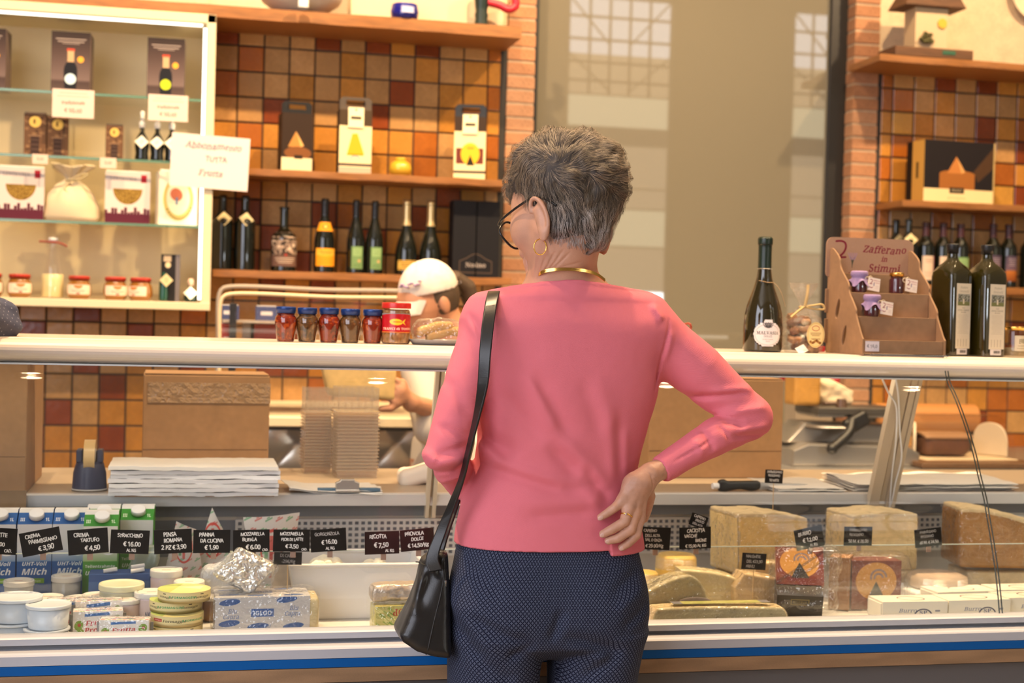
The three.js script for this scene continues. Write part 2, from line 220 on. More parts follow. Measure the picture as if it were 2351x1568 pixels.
part(counter, 'rail_channel', along([[2.785, 0.683], [2.785, 0.694], [2.8, 0.694], [2.8, 0.683]]), rearGrey);
part(counter, 'front_rail', along([[2.772, 0.6925], [2.772, 0.704], [2.776, 0.7065], [2.815, 0.7065], [2.815, 0.67], [2.8, 0.67], [2.8, 0.6925]], CX0, CX1, 0.0008), whiteMetal);
part(counter, 'display_tray', along([[2.8, 0.655], [2.8, 0.672], [3.46, 0.682], [3.46, 0.655]]), liner);
part(counter, 'rear_liner', along([[3.45, 0.66], [3.45, 0.838], [3.5, 0.838], [3.5, 0.66]]), mat([0.5, 0.48, 0.45], 0.35, { metalness: 0.6 }));
part(counter, 'rear_recess', along([[3.44, 0.836], [3.44, 0.87], [3.5, 0.87], [3.5, 0.836]]), rearGrey);
part(counter, 'vent_backing', along([[3.447, 0.74], [3.447, 0.826], [3.4495, 0.826], [3.4495, 0.74]]), rearGrey);
{ const bars = []; for (let i = 0; i <= 6; i++) bars.push(span(0.1, CX1, 0.74 + i * 0.0143 - 0.0032, 0.74 + i * 0.0143 + 0.0032, -3.446, -3.442, 0)); for (let x = 0.1; x < CX1; x += 0.0155) bars.push(span(x, x + 0.0066, 0.74, 0.826, -3.446, -3.4425, 0)); part(counter, 'vent_grille', merge(bars), M.alu).userData.kind = 'stuff'; }
part(counter, 'work_top', along([[3.39, 0.876], [3.39, 0.896], [3.95, 0.896], [3.95, 0.876]]), mat([0.34, 0.27, 0.2], 0.35));
part(counter, 'work_top_edge', along([[3.375, 0.87], [3.375, 0.896], [3.379, 0.899], [3.4, 0.899], [3.4, 0.87]], CX0, CX1, 0.001), M.alu);
part(counter, 'rear_body', along([[3.5, 0.61], [3.5, 0.876], [3.93, 0.876], [3.93, 0.61]]), greyMetal);
// top shelf with its rounded nose
{ const nose = []; for (let i = 0; i <= 12; i++) { const a = -PI / 2 + (i / 12) * PI * 0.86; nose.push([3.125 - 0.034 * Math.cos(a) - 0.012, 1.234 + 0.0255 * Math.sin(a)]); } part(counter, 'top_shelf_nose', along([...nose, [3.16, 1.259], [3.16, 1.2085]]), bumperWhite); }
part(counter, 'top_shelf', along([[3.125, 1.246], [3.125, 1.2575], [3.128, 1.26], [3.52, 1.26], [3.52, 1.246]], CX0, CX1, 0.001), bumperWhite);
part(counter, 'shelf_trim', along([[3.0885, 1.2045], [3.0885, 1.208], [3.15, 1.208], [3.15, 1.2045]]), M.alu);
// curved glass front in two panes
const CURVE = [[3.1, 1.2595], [3.084, 1.25], [3.067, 1.228], [3.058, 1.205], [3.023, 1.169], [2.985, 1.123], [2.954, 1.08], [2.929, 1.039], [2.908, 0.996], [2.881, 0.948], [2.869, 0.916], [2.844, 0.852], [2.818, 0.77], [2.802, 0.7]];
const glassCurve = new THREE.CatmullRomCurve3(CURVE.slice(2).map(([d, y]) => V(0, y, -d))), glassMat = mat([0.97, 0.985, 0.97], 0.01, { transmission: 1, thickness: 0, ior: 1.5, specularIntensity: 0.55 });
function paneGeo(x0, x1) { const n = 44, pos = [], idx = [], uv = []; for (let i = 0; i <= n; i++) { const p = glassCurve.getPoint(i / n); pos.push(x0, p.y, p.z, x1, p.y, p.z); uv.push(0, i / n, 1, i / n); if (i < n) idx.push(i * 2, i * 2 + 2, i * 2 + 1, i * 2 + 1, i * 2 + 2, i * 2 + 3); } const g = new THREE.BufferGeometry(); g.setAttribute('position', new THREE.Float32BufferAttribute(pos, 3)); g.setAttribute('uv', new THREE.Float32BufferAttribute(uv, 2)); g.setIndex(idx); g.computeVertexNormals(); return g; }
const edgeMat = mat([0.05, 0.06, 0.045], 0.08, { transmission: 0.5, thickness: 0.01, ior: 1.5 });
for (const [x0, x1, e] of [[CX0, 1.7345, 1.7345], [1.7415, CX1, 1.7415]]) {
  const p = part(counter, 'front_glass', paneGeo(x0, x1), glassMat); p.userData.label = x0 < 0 ? 'long curved glass pane left of the seam' : 'curved glass pane right of the seam';
  part(p, 'glass_edge', tube(Array.from({ length: 20 }, (_, i) => { const q = glassCurve.getPoint(i / 19); return [e, q.y, q.z]; }), 0.0017, 60, 6), edgeMat);
}
part(counter, 'guard_glass', span(CX0, CX1, 0.674, 0.8345, -2.953, -2.951, 0), M.pane);
part(counter, 'guard_glass_edge', span(CX0, CX1, 0.8335, 0.8355, -2.9535, -2.9505, 0), mat([0.55, 0.6, 0.52], 0.3));
// slanted posts that carry the top shelf
function slat(a, b, c, d, t = 0.01) { const f = (p, s) => [p[0], p[1], p[2] + s * t / 2], q = [a, b, d, c], pos = []; const F = (i, j, k, l) => pos.push(...i, ...j, ...k, ...i, ...k, ...l); const A = q.map((p) => f(p, 1)), B = q.map((p) => f(p, -1)); F(A[3], A[2], A[1], A[0]); F(B[0], B[1], B[2], B[3]); for (let i = 0; i < 4; i++) { const j = (i + 1) % 4; F(A[i], A[j], B[j], B[i]); } const g = new THREE.BufferGeometry(); g.setAttribute('position', new THREE.Float32BufferAttribute(pos, 3)); g.computeVertexNormals(); return metricUV(g); }
const beige = mat([0.55, 0.45, 0.32], 0.45);
part(counter, 'shelf_post', merge([slat([0.5336, 1.203, -3.2], [0.5416, 1.2031, -3.2], [0.5483, 0.8377, -3.4], [0.5568, 0.8376, -3.4], 0.02), slat([0.5467, 1.2032, -3.2], [0.5547, 1.2033, -3.2], [0.5643, 0.8376, -3.4], [0.5739, 0.8375, -3.4], 0.02), slat([0.5403, 1.2027, -3.21], [0.5514, 1.2029, -3.21], [0.5552, 0.8362, -3.41], [0.5702, 0.8361, -3.41], 0.01)]), beige);
part(counter, 'shelf_post', merge([slat([1.6735, 1.2099, -3.2], [1.6992, 1.2103, -3.2], [1.7007, 0.8606, -3.38], [1.7276, 0.8605, -3.38], 0.02), slat([1.7015, 1.2103, -3.2], [1.7167, 1.2106, -3.2], [1.7364, 0.8591, -3.39], [1.7511, 0.859, -3.39]), slat([1.7214, 1.2107, -3.2], [1.7366, 1.2109, -3.2], [1.7509, 0.8604, -3.38], [1.7632, 0.8603, -3.38]), slat([1.7401, 1.211, -3.2], [1.7495, 1.2111, -3.2], [1.7617, 0.8617, -3.37], [1.7715, 0.8617, -3.37]), slat([1.6957, 1.2093, -3.22], [1.7581, 1.2104, -3.22], [1.7281, 0.8564, -3.41], [1.79, 0.8561, -3.41], 0.005)]), beige);
part(counter, 'lamp_cable', merge([tube([[1.6337, 1.2054, -3.19], [1.6663, 1.1632, -3.21], [1.69, 1.136, -3.22], [1.7095, 1.0581, -3.25], [1.7376, 0.9521, -3.32], [1.7604, 0.8617, -3.37]], 0.0022, 40, 6), tube([[1.6708, 1.206, -3.19], [1.6842, 1.1694, -3.2], [1.7186, 1.069, -3.25], [1.7415, 1.0007, -3.28], [1.7532, 0.9287, -3.33], [1.7641, 0.8617, -3.37]], 0.0022, 40, 6)]), M.white);
// the strip lamp under the top shelf
const stripMat = mat([0.2, 0.2, 0.2], 0.5, { emissive: new THREE.Color(1, 0.86, 0.66), emissiveIntensity: 5 });
part(counter, 'strip_lamp', span(CX0 + 0.1, CX1 - 0.1, 1.225, 1.243, -3.26, -3.22, 0.004), stripMat);
{ const l = new THREE.RectAreaLight(new THREE.Color(1, 0.88, 0.72), 20, CL - 0.2, 0.04); l.position.set(CM, 1.221, -3.24); l.lookAt(CM, 0, -3.2); scene.add(l); }

// ---------------------------------------------------------------- back counter, wall shelves, lit cabinet
const back = thing('back_counter', 'low steel back counter with quilted front and cream worktop before the tiled wall', 'counter');
const BX0 = 0.0332;
const BX1 = 1.0076;
part(back, 'worktop', span(BX0, BX1, 0.935, 0.968, -5.79, -4.88, 0.004), M.cream);
part(back, 'carcass', span(BX0 + 0.01, BX1 - 0.01, 0.08, 0.935, -5.79, -4.93, 0), greyMetal); part(back, 'plinth', span(BX0 + 0.03, BX1 - 0.03, 0, 0.08, -5.79, -4.98, 0), M.darkFrame);
const low = thing('work_counter', 'lower steel work counter before the glass door and the right tiles', 'counter');
part(low, 'worktop', span(BX1 + 0.005, 5, 0.77, 0.8, -5.79, -4.78, 0.004), M.steel); part(low, 'carcass', span(BX1 + 0.02, 5, 0, 0.77, -5.79, -4.83, 0), greyMetal);
{ const q = new THREE.PlaneGeometry(1.1, 0.6, 96, 48), p = q.attributes.position; for (let i = 0; i < p.count; i++) { const u = p.getX(i) / 0.085, v = p.getY(i) / 0.085, a = Math.abs(Math.sin((u + v) * PI / 2)), b = Math.abs(Math.sin((u - v) * PI / 2)); p.setZ(i, 0.014 * Math.sqrt(a * b)); } q.computeVertexNormals(); part(back, 'quilted_panel', q, mat([0.55, 0.5, 0.44], 0.28, { metalness: 0.85 }), [BX0 + 0.57, 0.62, -4.928]); }
function plank(name, label, x0, x1, y0, y1, z0, z1) { const o = single(name, label, 'shelf', (() => { const g = new THREE.BoxGeometry(x1 - x0, y1 - y0, z1 - z0, 40, 2, 4); return metricUV(warp((g.deleteAttribute('uv'), g.deleteAttribute('normal'), g), (v) => { const e = v.z > (z1 - z0) / 2 - 1e-6 ? 1 : 0; v.z += e * 0.006 * nz(v.x * 9, v.y * 8, x0); v.y += e * 0.004 * nz(v.x * 7, 3, y0); })); })(), M.shelfWood); o.position.set((x0 + x1) / 2, (y0 + y1) / 2, (z0 + z1) / 2); return o; }
const SH = { top: 2.475, mid: 1.872, low: 1.482, rtop: 2.468, rmid: 1.869, rlow: 1.512 };
plank('wall_shelf', 'thick wooden wall shelf along the top of the left tiles, above the lit cabinet', -2.9, 1.226, 2.43, SH.top, -5.79, -5.5);
plank('wall_shelf', 'wooden wall shelf with the gift boxes of cheese on the left tiles', 0.055, 1.226, 1.846, SH.mid, -5.79, -5.55);
plank('wall_shelf', 'wooden wall shelf with the row of sparkling wine bottles on the left tiles', 0.055, 1.222, 1.455, SH.low, -5.79, -5.55);
plank('wall_shelf', 'wooden wall shelf above the right tiles, with the small wooden shrine', 2.7641, 4.6, 2.44, SH.rtop, -5.79, -5.5);
plank('wall_shelf', 'wooden wall shelf with the large cheese picture box on the right tiles', 2.915, 4.6, 1.842, SH.rmid, -5.79, -5.55);
plank('wall_shelf', 'wooden wall shelf with the dark wine bottles on the right tiles', 2.915, 4.6, 1.482, SH.rlow, -5.79, -5.55);
const CAB = { x0: -2.2, x1: 0.047, y0: 1.322, y1: 2.428, z0: -5.79, z1: -5.45, glass: [2.112, 1.876, 1.639], floor: 1.352 };
const cab = thing('display_cabinet', 'cream wall cabinet with glass shelves and a bright strip of light inside its frame', 'cabinet');
const creamPaint = mat([0.74, 0.62, 0.4], 0.55), inside = mat([0.76, 0.6, 0.35], 0.75);
part(cab, 'cabinet_back', span(CAB.x0, CAB.x1, CAB.y0, CAB.y1, -5.79, -5.775, 0), inside);
part(cab, 'cabinet_side', span(CAB.x1 - 0.034, CAB.x1, CAB.y0, CAB.y1, -5.78, CAB.z1, 0.003), creamPaint);
part(cab, 'cabinet_side', span(CAB.x0, CAB.x0 + 0.034, CAB.y0, CAB.y1, -5.78, CAB.z1, 0.003), creamPaint);
part(cab, 'cabinet_top', span(CAB.x0, CAB.x1, CAB.y1 - 0.034, CAB.y1, -5.78, CAB.z1, 0.003), creamPaint);
part(cab, 'cabinet_floor', span(CAB.x0, CAB.x1, CAB.y0, CAB.floor, -5.78, CAB.z1 + 0.004, 0.003), creamPaint);
const shelfGlass = mat([0.95, 0.97, 0.95], 0.02, { transmission: 1, thickness: 0, ior: 1.5 }), shelfEdge = mat([0.12, 0.24, 0.17], 0.15);
for (const y of CAB.glass) { const g = part(cab, 'glass_shelf', merge([span(CAB.x0 + 0.034, CAB.x1 - 0.036, y - 0.0005, y, -5.775, -5.47, 0)]), shelfGlass); part(g, 'shelf_edge', span(CAB.x0 + 0.034, CAB.x1 - 0.036, y - 0.009, y, -5.47, -5.467, 0), shelfEdge); }
const led = mat([0.3, 0.3, 0.3], 0.5, { emissive: new THREE.Color(1, 0.93, 0.78), emissiveIntensity: 7 });
part(cab, 'light_strip', span(CAB.x1 - 0.046, CAB.x1 - 0.034, CAB.floor + 0.01, CAB.y1 - 0.05, -5.475, -5.463, 0), led);
part(cab, 'light_strip', span(CAB.x0 + 0.04, CAB.x1 - 0.05, CAB.y1 - 0.042, CAB.y1 - 0.034, -5.49, -5.478, 0), led);
{ const h = CAB.y1 - CAB.floor - 0.06, l = new THREE.RectAreaLight(new THREE.Color(1, 0.84, 0.56), 13, 0.03, h); l.position.set(CAB.x1 - 0.05, CAB.floor + h / 2, -5.5); l.lookAt(CAB.x1 - 2, CAB.floor + h / 2, -5.75); scene.add(l);
  const w = CAB.x1 - CAB.x0 - 0.1, t = new THREE.RectAreaLight(new THREE.Color(1, 0.84, 0.56), 8, w, 0.03); t.position.set((CAB.x0 + CAB.x1) / 2, CAB.y1 - 0.044, -5.5); t.lookAt((CAB.x0 + CAB.x1) / 2, 0, -5.75); scene.add(t); }

// ---------------------------------------------------------------- bodies: distance fields meshed by surface nets
const smin = (a, b, k) => { const h = Math.max(k - Math.abs(a - b), 0) / k; return Math.min(a, b) - h * h * k * 0.25; };
const smax = (a, b, k) => -smin(-a, -b, k);
function cone(a, b, ra, rb) { const [ax, ay, az] = a, dx = b[0] - ax, dy = b[1] - ay, dz = b[2] - az, q = dx * dx + dy * dy + dz * dz || 1e-9; return (x, y, z) => { const t = clamp(((x - ax) * dx + (y - ay) * dy + (z - az) * dz) / q, 0, 1), ex = x - ax - dx * t, ey = y - ay - dy * t, ez = z - az - dz * t; return Math.sqrt(ex * ex + ey * ey + ez * ez) - (ra + (rb - ra) * t); }; }
const chain = (pts, rs) => { const fs = pts.slice(1).map((p, i) => cone(pts[i], p, rs[i], rs[i + 1])); return (x, y, z) => { let d = 1e9; for (const f of fs) d = Math.min(d, f(x, y, z)); return d; }; };
const orb = ([cx, cy, cz], rx, ry = rx, rz = rx) => (x, y, z) => { const a = (x - cx) / rx, b = (y - cy) / ry, c = (z - cz) / rz, l = Math.sqrt(a * a + b * b + c * c); return (l - 1) * Math.min(rx, ry, rz); };
const blend = (k, ...fs) => (x, y, z) => { let d = fs[0](x, y, z); for (let i = 1; i < fs.length; i++) d = smin(d, fs[i](x, y, z), k); return d; };
function stack(rows, n = 2.3) {  // rows of [height, middle x, half width, middle z, half depth], top first
  rows = rows.slice().sort((p, q) => p[0] - q[0]); const lo = rows[0][0], hi = rows[rows.length - 1][0];
  return (x, y, z) => { const yy = clamp(y, lo, hi); let i = 0; while (i < rows.length - 2 && rows[i + 1][0] < yy) i++; const a = rows[i], b = rows[i + 1]; let t = (yy - a[0]) / (b[0] - a[0] || 1);
    const p0 = rows[Math.max(0, i - 1)], p3 = rows[Math.min(rows.length - 1, i + 2)], L = (k) => { const m = (b[k] - p0[k]) / (b[0] - p0[0] || 1) * (b[0] - a[0]), w = (p3[k] - a[k]) / (p3[0] - a[0] || 1) * (b[0] - a[0]), t2 = t * t, t3 = t2 * t; return (2 * t3 - 3 * t2 + 1) * a[k] + (t3 - 2 * t2 + t) * m + (-2 * t3 + 3 * t2) * b[k] + (t3 - t2) * w; };
    const hw = L(2), hd = L(4), u = Math.abs(x - L(1)) / hw, w = Math.abs(z - L(3)) / hd, d = (Math.pow(Math.pow(u, n) + Math.pow(w, n), 1 / n) - 1) * Math.min(hw, hd); return y > hi ? Math.hypot(Math.max(d, 0), y - hi) : y < lo ? Math.max(d, lo - y) : d; };
}
function creases(list) {  // soft folds: [ax, ay, bx, by, half width, height]
  return (x, y) => { let s = 0; for (const [ax, ay, bx, by, w, h] of list) { const dx = bx - ax, dy = by - ay, q = dx * dx + dy * dy, t = ((x - ax) * dx + (y - ay) * dy) / q; if (t < -0.15 || t > 1.15) continue; const tc = clamp(t, 0, 1), e = Math.hypot(x - ax - dx * tc, y - ay - dy * tc); if (e > 3 * w) continue; s += h * Math.exp(-(e * e) / (w * w)) * smoothstep(t, -0.15, 0.25) * (1 - smoothstep(t, 0.75, 1.15)); } return s; };
}
function net(f, lo, hi, cell) {
  const n = [0, 1, 2].map((k) => Math.ceil((hi[k] - lo[k]) / cell) + 1), [nx, ny, nz_] = n, v = new Float32Array(nx * ny * nz_), id = new Int32Array(v.length).fill(-1), pos = [], idx = [];
  for (let k = 0, i = 0; k < nz_; k++) for (let j = 0; j < ny; j++) for (let a = 0; a < nx; a++, i++) v[i] = f(lo[0] + a * cell, lo[1] + j * cell, lo[2] + k * cell);
  const sx = 1, sy = nx, sz = nx * ny, C = [0, sx, sy, sx + sy, sz, sx + sz, sy + sz, sx + sy + sz], E = [[0, 1], [2, 3], [4, 5], [6, 7], [0, 2], [1, 3], [4, 6], [5, 7], [0, 4], [1, 5], [2, 6], [3, 7]];
  for (let k = 0; k < nz_ - 1; k++) for (let j = 0; j < ny - 1; j++) for (let a = 0; a < nx - 1; a++) {
    const o = a + j * sy + k * sz; let m = 0; for (let c = 0; c < 8; c++) if (v[o + C[c]] < 0) m |= 1 << c; if (m === 0 || m === 255) continue;
    let x = 0, y = 0, z = 0, q = 0; for (const [p, r] of E) { const vp = v[o + C[p]], vr = v[o + C[r]]; if (vp < 0 === vr < 0) continue; const t = vp / (vp - vr); x += (p & 1) + t * ((r & 1) - (p & 1)); y += ((p >> 1) & 1) + t * (((r >> 1) & 1) - ((p >> 1) & 1)); z += (p >> 2) + t * ((r >> 2) - (p >> 2)); q++; }
    id[o] = pos.length / 3; pos.push(lo[0] + (a + x / q) * cell, lo[1] + (j + y / q) * cell, lo[2] + (k + z / q) * cell);
  }
  const quad = (a, b, c, d, flip) => { if (a < 0 || b < 0 || c < 0 || d < 0) return; if (flip) idx.push(a, c, b, a, d, c); else idx.push(a, b, c, a, c, d); };
  for (let k = 1; k < nz_ - 1; k++) for (let j = 1; j < ny - 1; j++) for (let a = 1; a < nx - 1; a++) { const o = a + j * sy + k * sz, s = v[o] < 0; if (s !== v[o + sx] < 0) quad(id[o - sy - sz], id[o - sz], id[o], id[o - sy], !s); if (s !== v[o + sy] < 0) quad(id[o - sx - sz], id[o - sx], id[o], id[o - sz], !s); if (s !== v[o + sz] < 0) quad(id[o - sx - sy], id[o - sy], id[o], id[o - sx], !s); }
  const g = new THREE.BufferGeometry(), nor = new Float32Array(pos.length), e = cell * 0.6;
  for (let i = 0; i < pos.length; i += 3) { const [x, y, z] = [pos[i], pos[i + 1], pos[i + 2]], a = f(x + e, y, z) - f(x - e, y, z), b = f(x, y + e, z) - f(x, y - e, z), c = f(x, y, z + e) - f(x, y, z - e), l = Math.hypot(a, b, c) || 1; nor[i] = a / l; nor[i + 1] = b / l; nor[i + 2] = c / l; }
  g.setAttribute('position', new THREE.Float32BufferAttribute(pos, 3)); g.setAttribute('normal', new THREE.BufferAttribute(nor, 3)); g.setIndex(idx); return g;
}
function roundUV(g, ax, az, r) {  // wound round an upright axis, in metres
  const p = g.attributes.position, uv = new Float32Array(p.count * 2); for (let i = 0; i < p.count; i++) { uv[i * 2] = Math.atan2(p.getX(i) - ax, p.getZ(i) - az) * r; uv[i * 2 + 1] = p.getY(i); } g.setAttribute('uv', new THREE.BufferAttribute(uv, 2)); return g;
}
const joined = (list) => mergeGeometries(list.map((g) => { const h = g.clone(); for (const k of Object.keys(h.attributes)) if (!['position', 'normal', 'uv'].includes(k)) h.deleteAttribute(k); return h; }));

// ---------------------------------------------------------------- the woman at the counter
const skinMat = mat([0.6, 0.31, 0.2], 0.5, { map: tex.blotch });
const PX = 0.000826;   // metres per pixel of the photograph where she stands
const woman = thing('person', 'grey haired woman in pink top and patterned navy trousers, back turned, hand on hip', 'person');
const rowsOf = (list) => list;
const TZ = -2.585;
const torsoRows = [
  [1.3614, 0.6662, 0.155, TZ + 0.005, 0.062], [1.3208, 0.6783, 0.1844, TZ + 0.004, 0.092], [1.2728, 0.6822, 0.1811, TZ, 0.106], [1.1911, 0.6827, 0.173, TZ - 0.004, 0.112],
  [1.1255, 0.6769, 0.1616, TZ - 0.004, 0.106], [1.06, 0.6669, 0.1558, TZ - 0.004, 0.1], [1.0108, 0.6565, 0.1616, TZ - 0.002, 0.102], [0.9535, 0.653, 0.1714, TZ, 0.11], [0.9044, 0.6535, 0.1787, TZ, 0.118], [0.8716, 0.6536, 0.182, TZ, 0.122]];
const torsoF = stack(torsoRows, 2.35);
const A = {  // joints
  neck: [0.6724, 1.3966, -2.575], shL: [0.5236, 1.3035, -2.575], shR: [0.8313, 1.3156, -2.58], elL: [0.4433, 1.0763, -2.53], wrL: [0.5157, 0.9906, -2.69], elR: [1.0395, 1.1487, -2.56], wrR: [0.846, 1.0561, -2.5],
};
const sleeveL = chain([A.shL, [0.4736, 1.1862, -2.545], A.elL, A.wrL], [0.047, 0.0405, 0.038, 0.029]);
const sleeveR = chain([A.shR, [0.933, 1.2367, -2.57], A.elR], [0.052, 0.053, 0.04]), foreR = chain([A.elR, [0.955, 1.1111, -2.525], A.wrR], [0.04, 0.0365, 0.026]);
const yoke = blend(0.1, cone([0.666, 1.3688, -2.58], [0.5383, 1.3167, -2.58], 0.05, 0.043), cone([0.6744, 1.369, -2.58], [0.8207, 1.3269, -2.58], 0.05, 0.046));
const armL = chain([A.shL, [0.4736, 1.1862, -2.545], A.elL, A.wrL], [0.038, 0.032, 0.029, 0.022]), armR = chain([A.shR, [0.933, 1.2367, -2.57], A.elR, [0.955, 1.1111, -2.525], A.wrR], [0.042, 0.038, 0.031, 0.03, 0.02]);
// sweater
const backFolds = creases([
  [0.5997, 1.2274, 0.6673, 1.1109, 0.016, -0.0035], [0.5822, 1.2225, 0.6404, 1.1185, 0.012, 0.004], [0.5424, 1.1915, 0.6125, 1.1105, 0.014, -0.003], [0.7115, 1.2214, 0.7436, 1.1272, 0.016, 0.002], [0.6824, 1.2131, 0.7217, 1.1191, 0.016, -0.002],
  [0.6445, 1.1185, 0.7383, 1.0244, 0.015, 0.0042], [0.629, 1.0949, 0.7123, 1.0165, 0.013, -0.0045], [0.4947, 1.1282, 0.5653, 1.079, 0.016, -0.005], [0.4936, 1.1088, 0.5499, 1.0595, 0.013, 0.004], [0.5188, 1.056, 0.6554, 1.015, 0.012, -0.004], [0.536, 1.0638, 0.655, 1.0307, 0.013, 0.0035],
  [0.6554, 1.015, 0.7244, 1.0244, 0.012, -0.003], [0.7331, 1.1658, 0.7526, 1.0311, 0.013, 0.0022], [0.7556, 1.1582, 0.769, 1.039, 0.011, -0.0022], [0.7698, 1.1265, 0.7787, 1.047, 0.01, 0.0022], [0.5883, 0.9682, 0.7134, 0.977, 0.011, -0.003], [0.5596, 0.9933, 0.7128, 1.0007, 0.014, 0.003], [0.6786, 1.0559, 0.7214, 0.9849, 0.014, 0.004], [0.6948, 1.0599, 0.7415, 1.0006, 0.01, -0.004],
  [0.4736, 1.3173, 0.5011, 1.2471, 0.006, -0.004], [0.4852, 1.3333, 0.5083, 1.2788, 0.006, -0.003], [0.4833, 1.3136, 0.5057, 1.2551, 0.008, 0.003], [0.8591, 1.3308, 0.8359, 1.1978, 0.0035, -0.0035], [0.8656, 1.3107, 0.8545, 1.2537, 0.007, 0.003], [0.826, 1.3583, 0.8438, 1.3305, 0.008, 0.004],
]);
const armFolds = creases([
  [0.8778, 1.1875, 0.9508, 1.1884, 0.007, -0.004], [0.925, 1.1881, 1.0157, 1.1975, 0.006, -0.0045], [0.9419, 1.1981, 1.033, 1.2052, 0.008, 0.0035], [0.9519, 1.1533, 1.0086, 1.1456, 0.005, -0.0035], [0.9652, 1.1427, 1.0098, 1.1349, 0.005, -0.0035], [0.9776, 1.1617, 1.056, 1.1709, 0.008, 0.004], [0.9807, 1.1166, 1.0647, 1.1189, 0.006, -0.005], [0.996, 1.1291, 1.0615, 1.1354, 0.008, 0.004],
  [0.9524, 1.1369, 0.9776, 1.1068, 0.005, -0.0025], [0.9224, 1.1285, 0.9408, 1.0918, 0.007, -0.0035], [0.9014, 1.1144, 0.9195, 1.0835, 0.008, 0.003], [0.8608, 1.0713, 0.9402, 1.1122, 0.003, -0.002], [0.8827, 1.0478, 1.0055, 1.1045, 0.009, -0.003],
  [0.4207, 1.0793, 0.4874, 1.0991, 0.008, -0.004], [0.4133, 1.0637, 0.4841, 1.0756, 0.009, 0.004], [0.4098, 1.0442, 0.4766, 1.056, 0.007, -0.0045], [0.4334, 1.0223, 0.4809, 1.0381, 0.008, 0.004], [0.4273, 1.1299, 0.4871, 1.1108, 0.008, -0.0035], [0.3987, 1.083, 0.421, 1.0676, 0.01, 0.004], [0.4489, 0.9975, 0.485, 1.0134, 0.006, -0.004], [0.4409, 1.2156, 0.4822, 1.146, 0.012, -0.003],
]);
const hemY = 0.9077, slitX = 0.7447, neckP = [0.6606, 1.3938, -2.53];
const neckCut = (x, y, z) => (y - neckP[1] + 0.0012 - 0.05 * Math.pow((x - neckP[0]) / 0.1, 2) * 0.1) * 0.93 - (neckP[2] - z) * -0.36;
const cuffDir = V(...A.wrR).sub(V(0.955, 1.1111, -2.525)).normalize(), cuffEnd = cuffDir.dot(V(...A.wrR)) + 0.006, cuffL = V(...A.wrL).sub(V(...A.elL)).normalize(), cuffLEnd = cuffL.dot(V(...A.wrL));
function sweaterF(x, y, z) {
  const back = smoothstep(z, TZ - 0.02, TZ + 0.04), side = x > slitX ? 0.0025 * (1 - smoothstep(y, hemY + 0.02, hemY + 0.05)) : 0, nc = neckCut(x, y, z);
  let t = smin(torsoF(x, y, z), yoke(x, y, z), 0.06) - 1.5 * back * backFolds(x, y) - side - 0.0018 * (1 - smoothstep(Math.abs(nc + 0.005), 0.003, 0.006)) - (y < hemY + 0.028 && y > hemY + 0.025 ? -0.0006 : 0);
  t = Math.max(t, hemY - (x > slitX ? 0.0105 : 0) - y + 0.02 * (x < -0.2 ? 1 : 0), nc);
  const fo = 1.4 * back * armFolds(x, y);
  let r = smin(sleeveR(x, y, z), Math.max(foreR(x, y, z), cuffDir.x * x + cuffDir.y * y + cuffDir.z * z - cuffEnd), 0.016) - fo;
  let l = Math.max(sleeveL(x, y, z) - fo, cuffL.x * x + cuffL.y * y + cuffL.z * z - cuffLEnd);
  return smin(smin(t, r, 0.022), l, 0.014) - 0.0005 * nz(x * 40, y * 40, z * 40);
}
const sweater = net(sweaterF, [0.3823, hemY - 0.03, -2.74], [1.1033, 1.4185, -2.43], 0.0045);
const pinkMat = mat([0.72, 0.165, 0.205], 0.85, { bumpMap: tex.knit, bumpScale: 0.0007, sheen: 0.25, sheenRoughness: 0.5, sheenColor: new THREE.Color(1, 0.6, 0.6) });
const top_ = part(woman, 'knitted_top', roundUV(sweater, 0.6625, TZ, 0.16), pinkMat); top_.userData.label = 'pink long sleeved knitted top';
// trousers
const hipRows = [[0.9249, 0.6513, 0.1651, TZ, 0.105], [0.888, 0.6523, 0.1741, TZ + 0.002, 0.112], [0.8388, 0.6528, 0.1806, TZ + 0.006, 0.121], [0.7813, 0.6544, 0.1863, TZ + 0.008, 0.126], [0.7485, 0.6544, 0.1855, TZ + 0.006, 0.122], [0.7304, 0.6532, 0.1822, TZ + 0.004, 0.115], [0.6992, 0.6507, 0.1634, TZ + 0.004, 0.09]];
const legRows = (top, mid, knee, side) => [[0.7485, ...top, TZ + 0.004, 0.118], [0.6432, ...mid, TZ, 0.105], [0.46, ...knee, TZ - 0.005, 0.083], [0.26, knee[0] + side * 0.01, 0.082, TZ, 0.086], [0.07, knee[0] + side * 0.014, 0.084, TZ + 0.005, 0.092]];
const legL = stack(legRows([0.5549, 0.0892], [0.5543, 0.0835], [0.5543 - 0.002, 0.079], -1), 2.2), legR = stack(legRows([0.7521, 0.0916], [0.7448, 0.0819], [0.7474, 0.079], 1), 2.2);
const hipF = stack(hipRows, 2.4), seat = [orb([0.5634, 0.8025, -2.545], 0.098, 0.1, 0.09), orb([0.7297, 0.7994, -2.545], 0.098, 0.1, 0.09)];
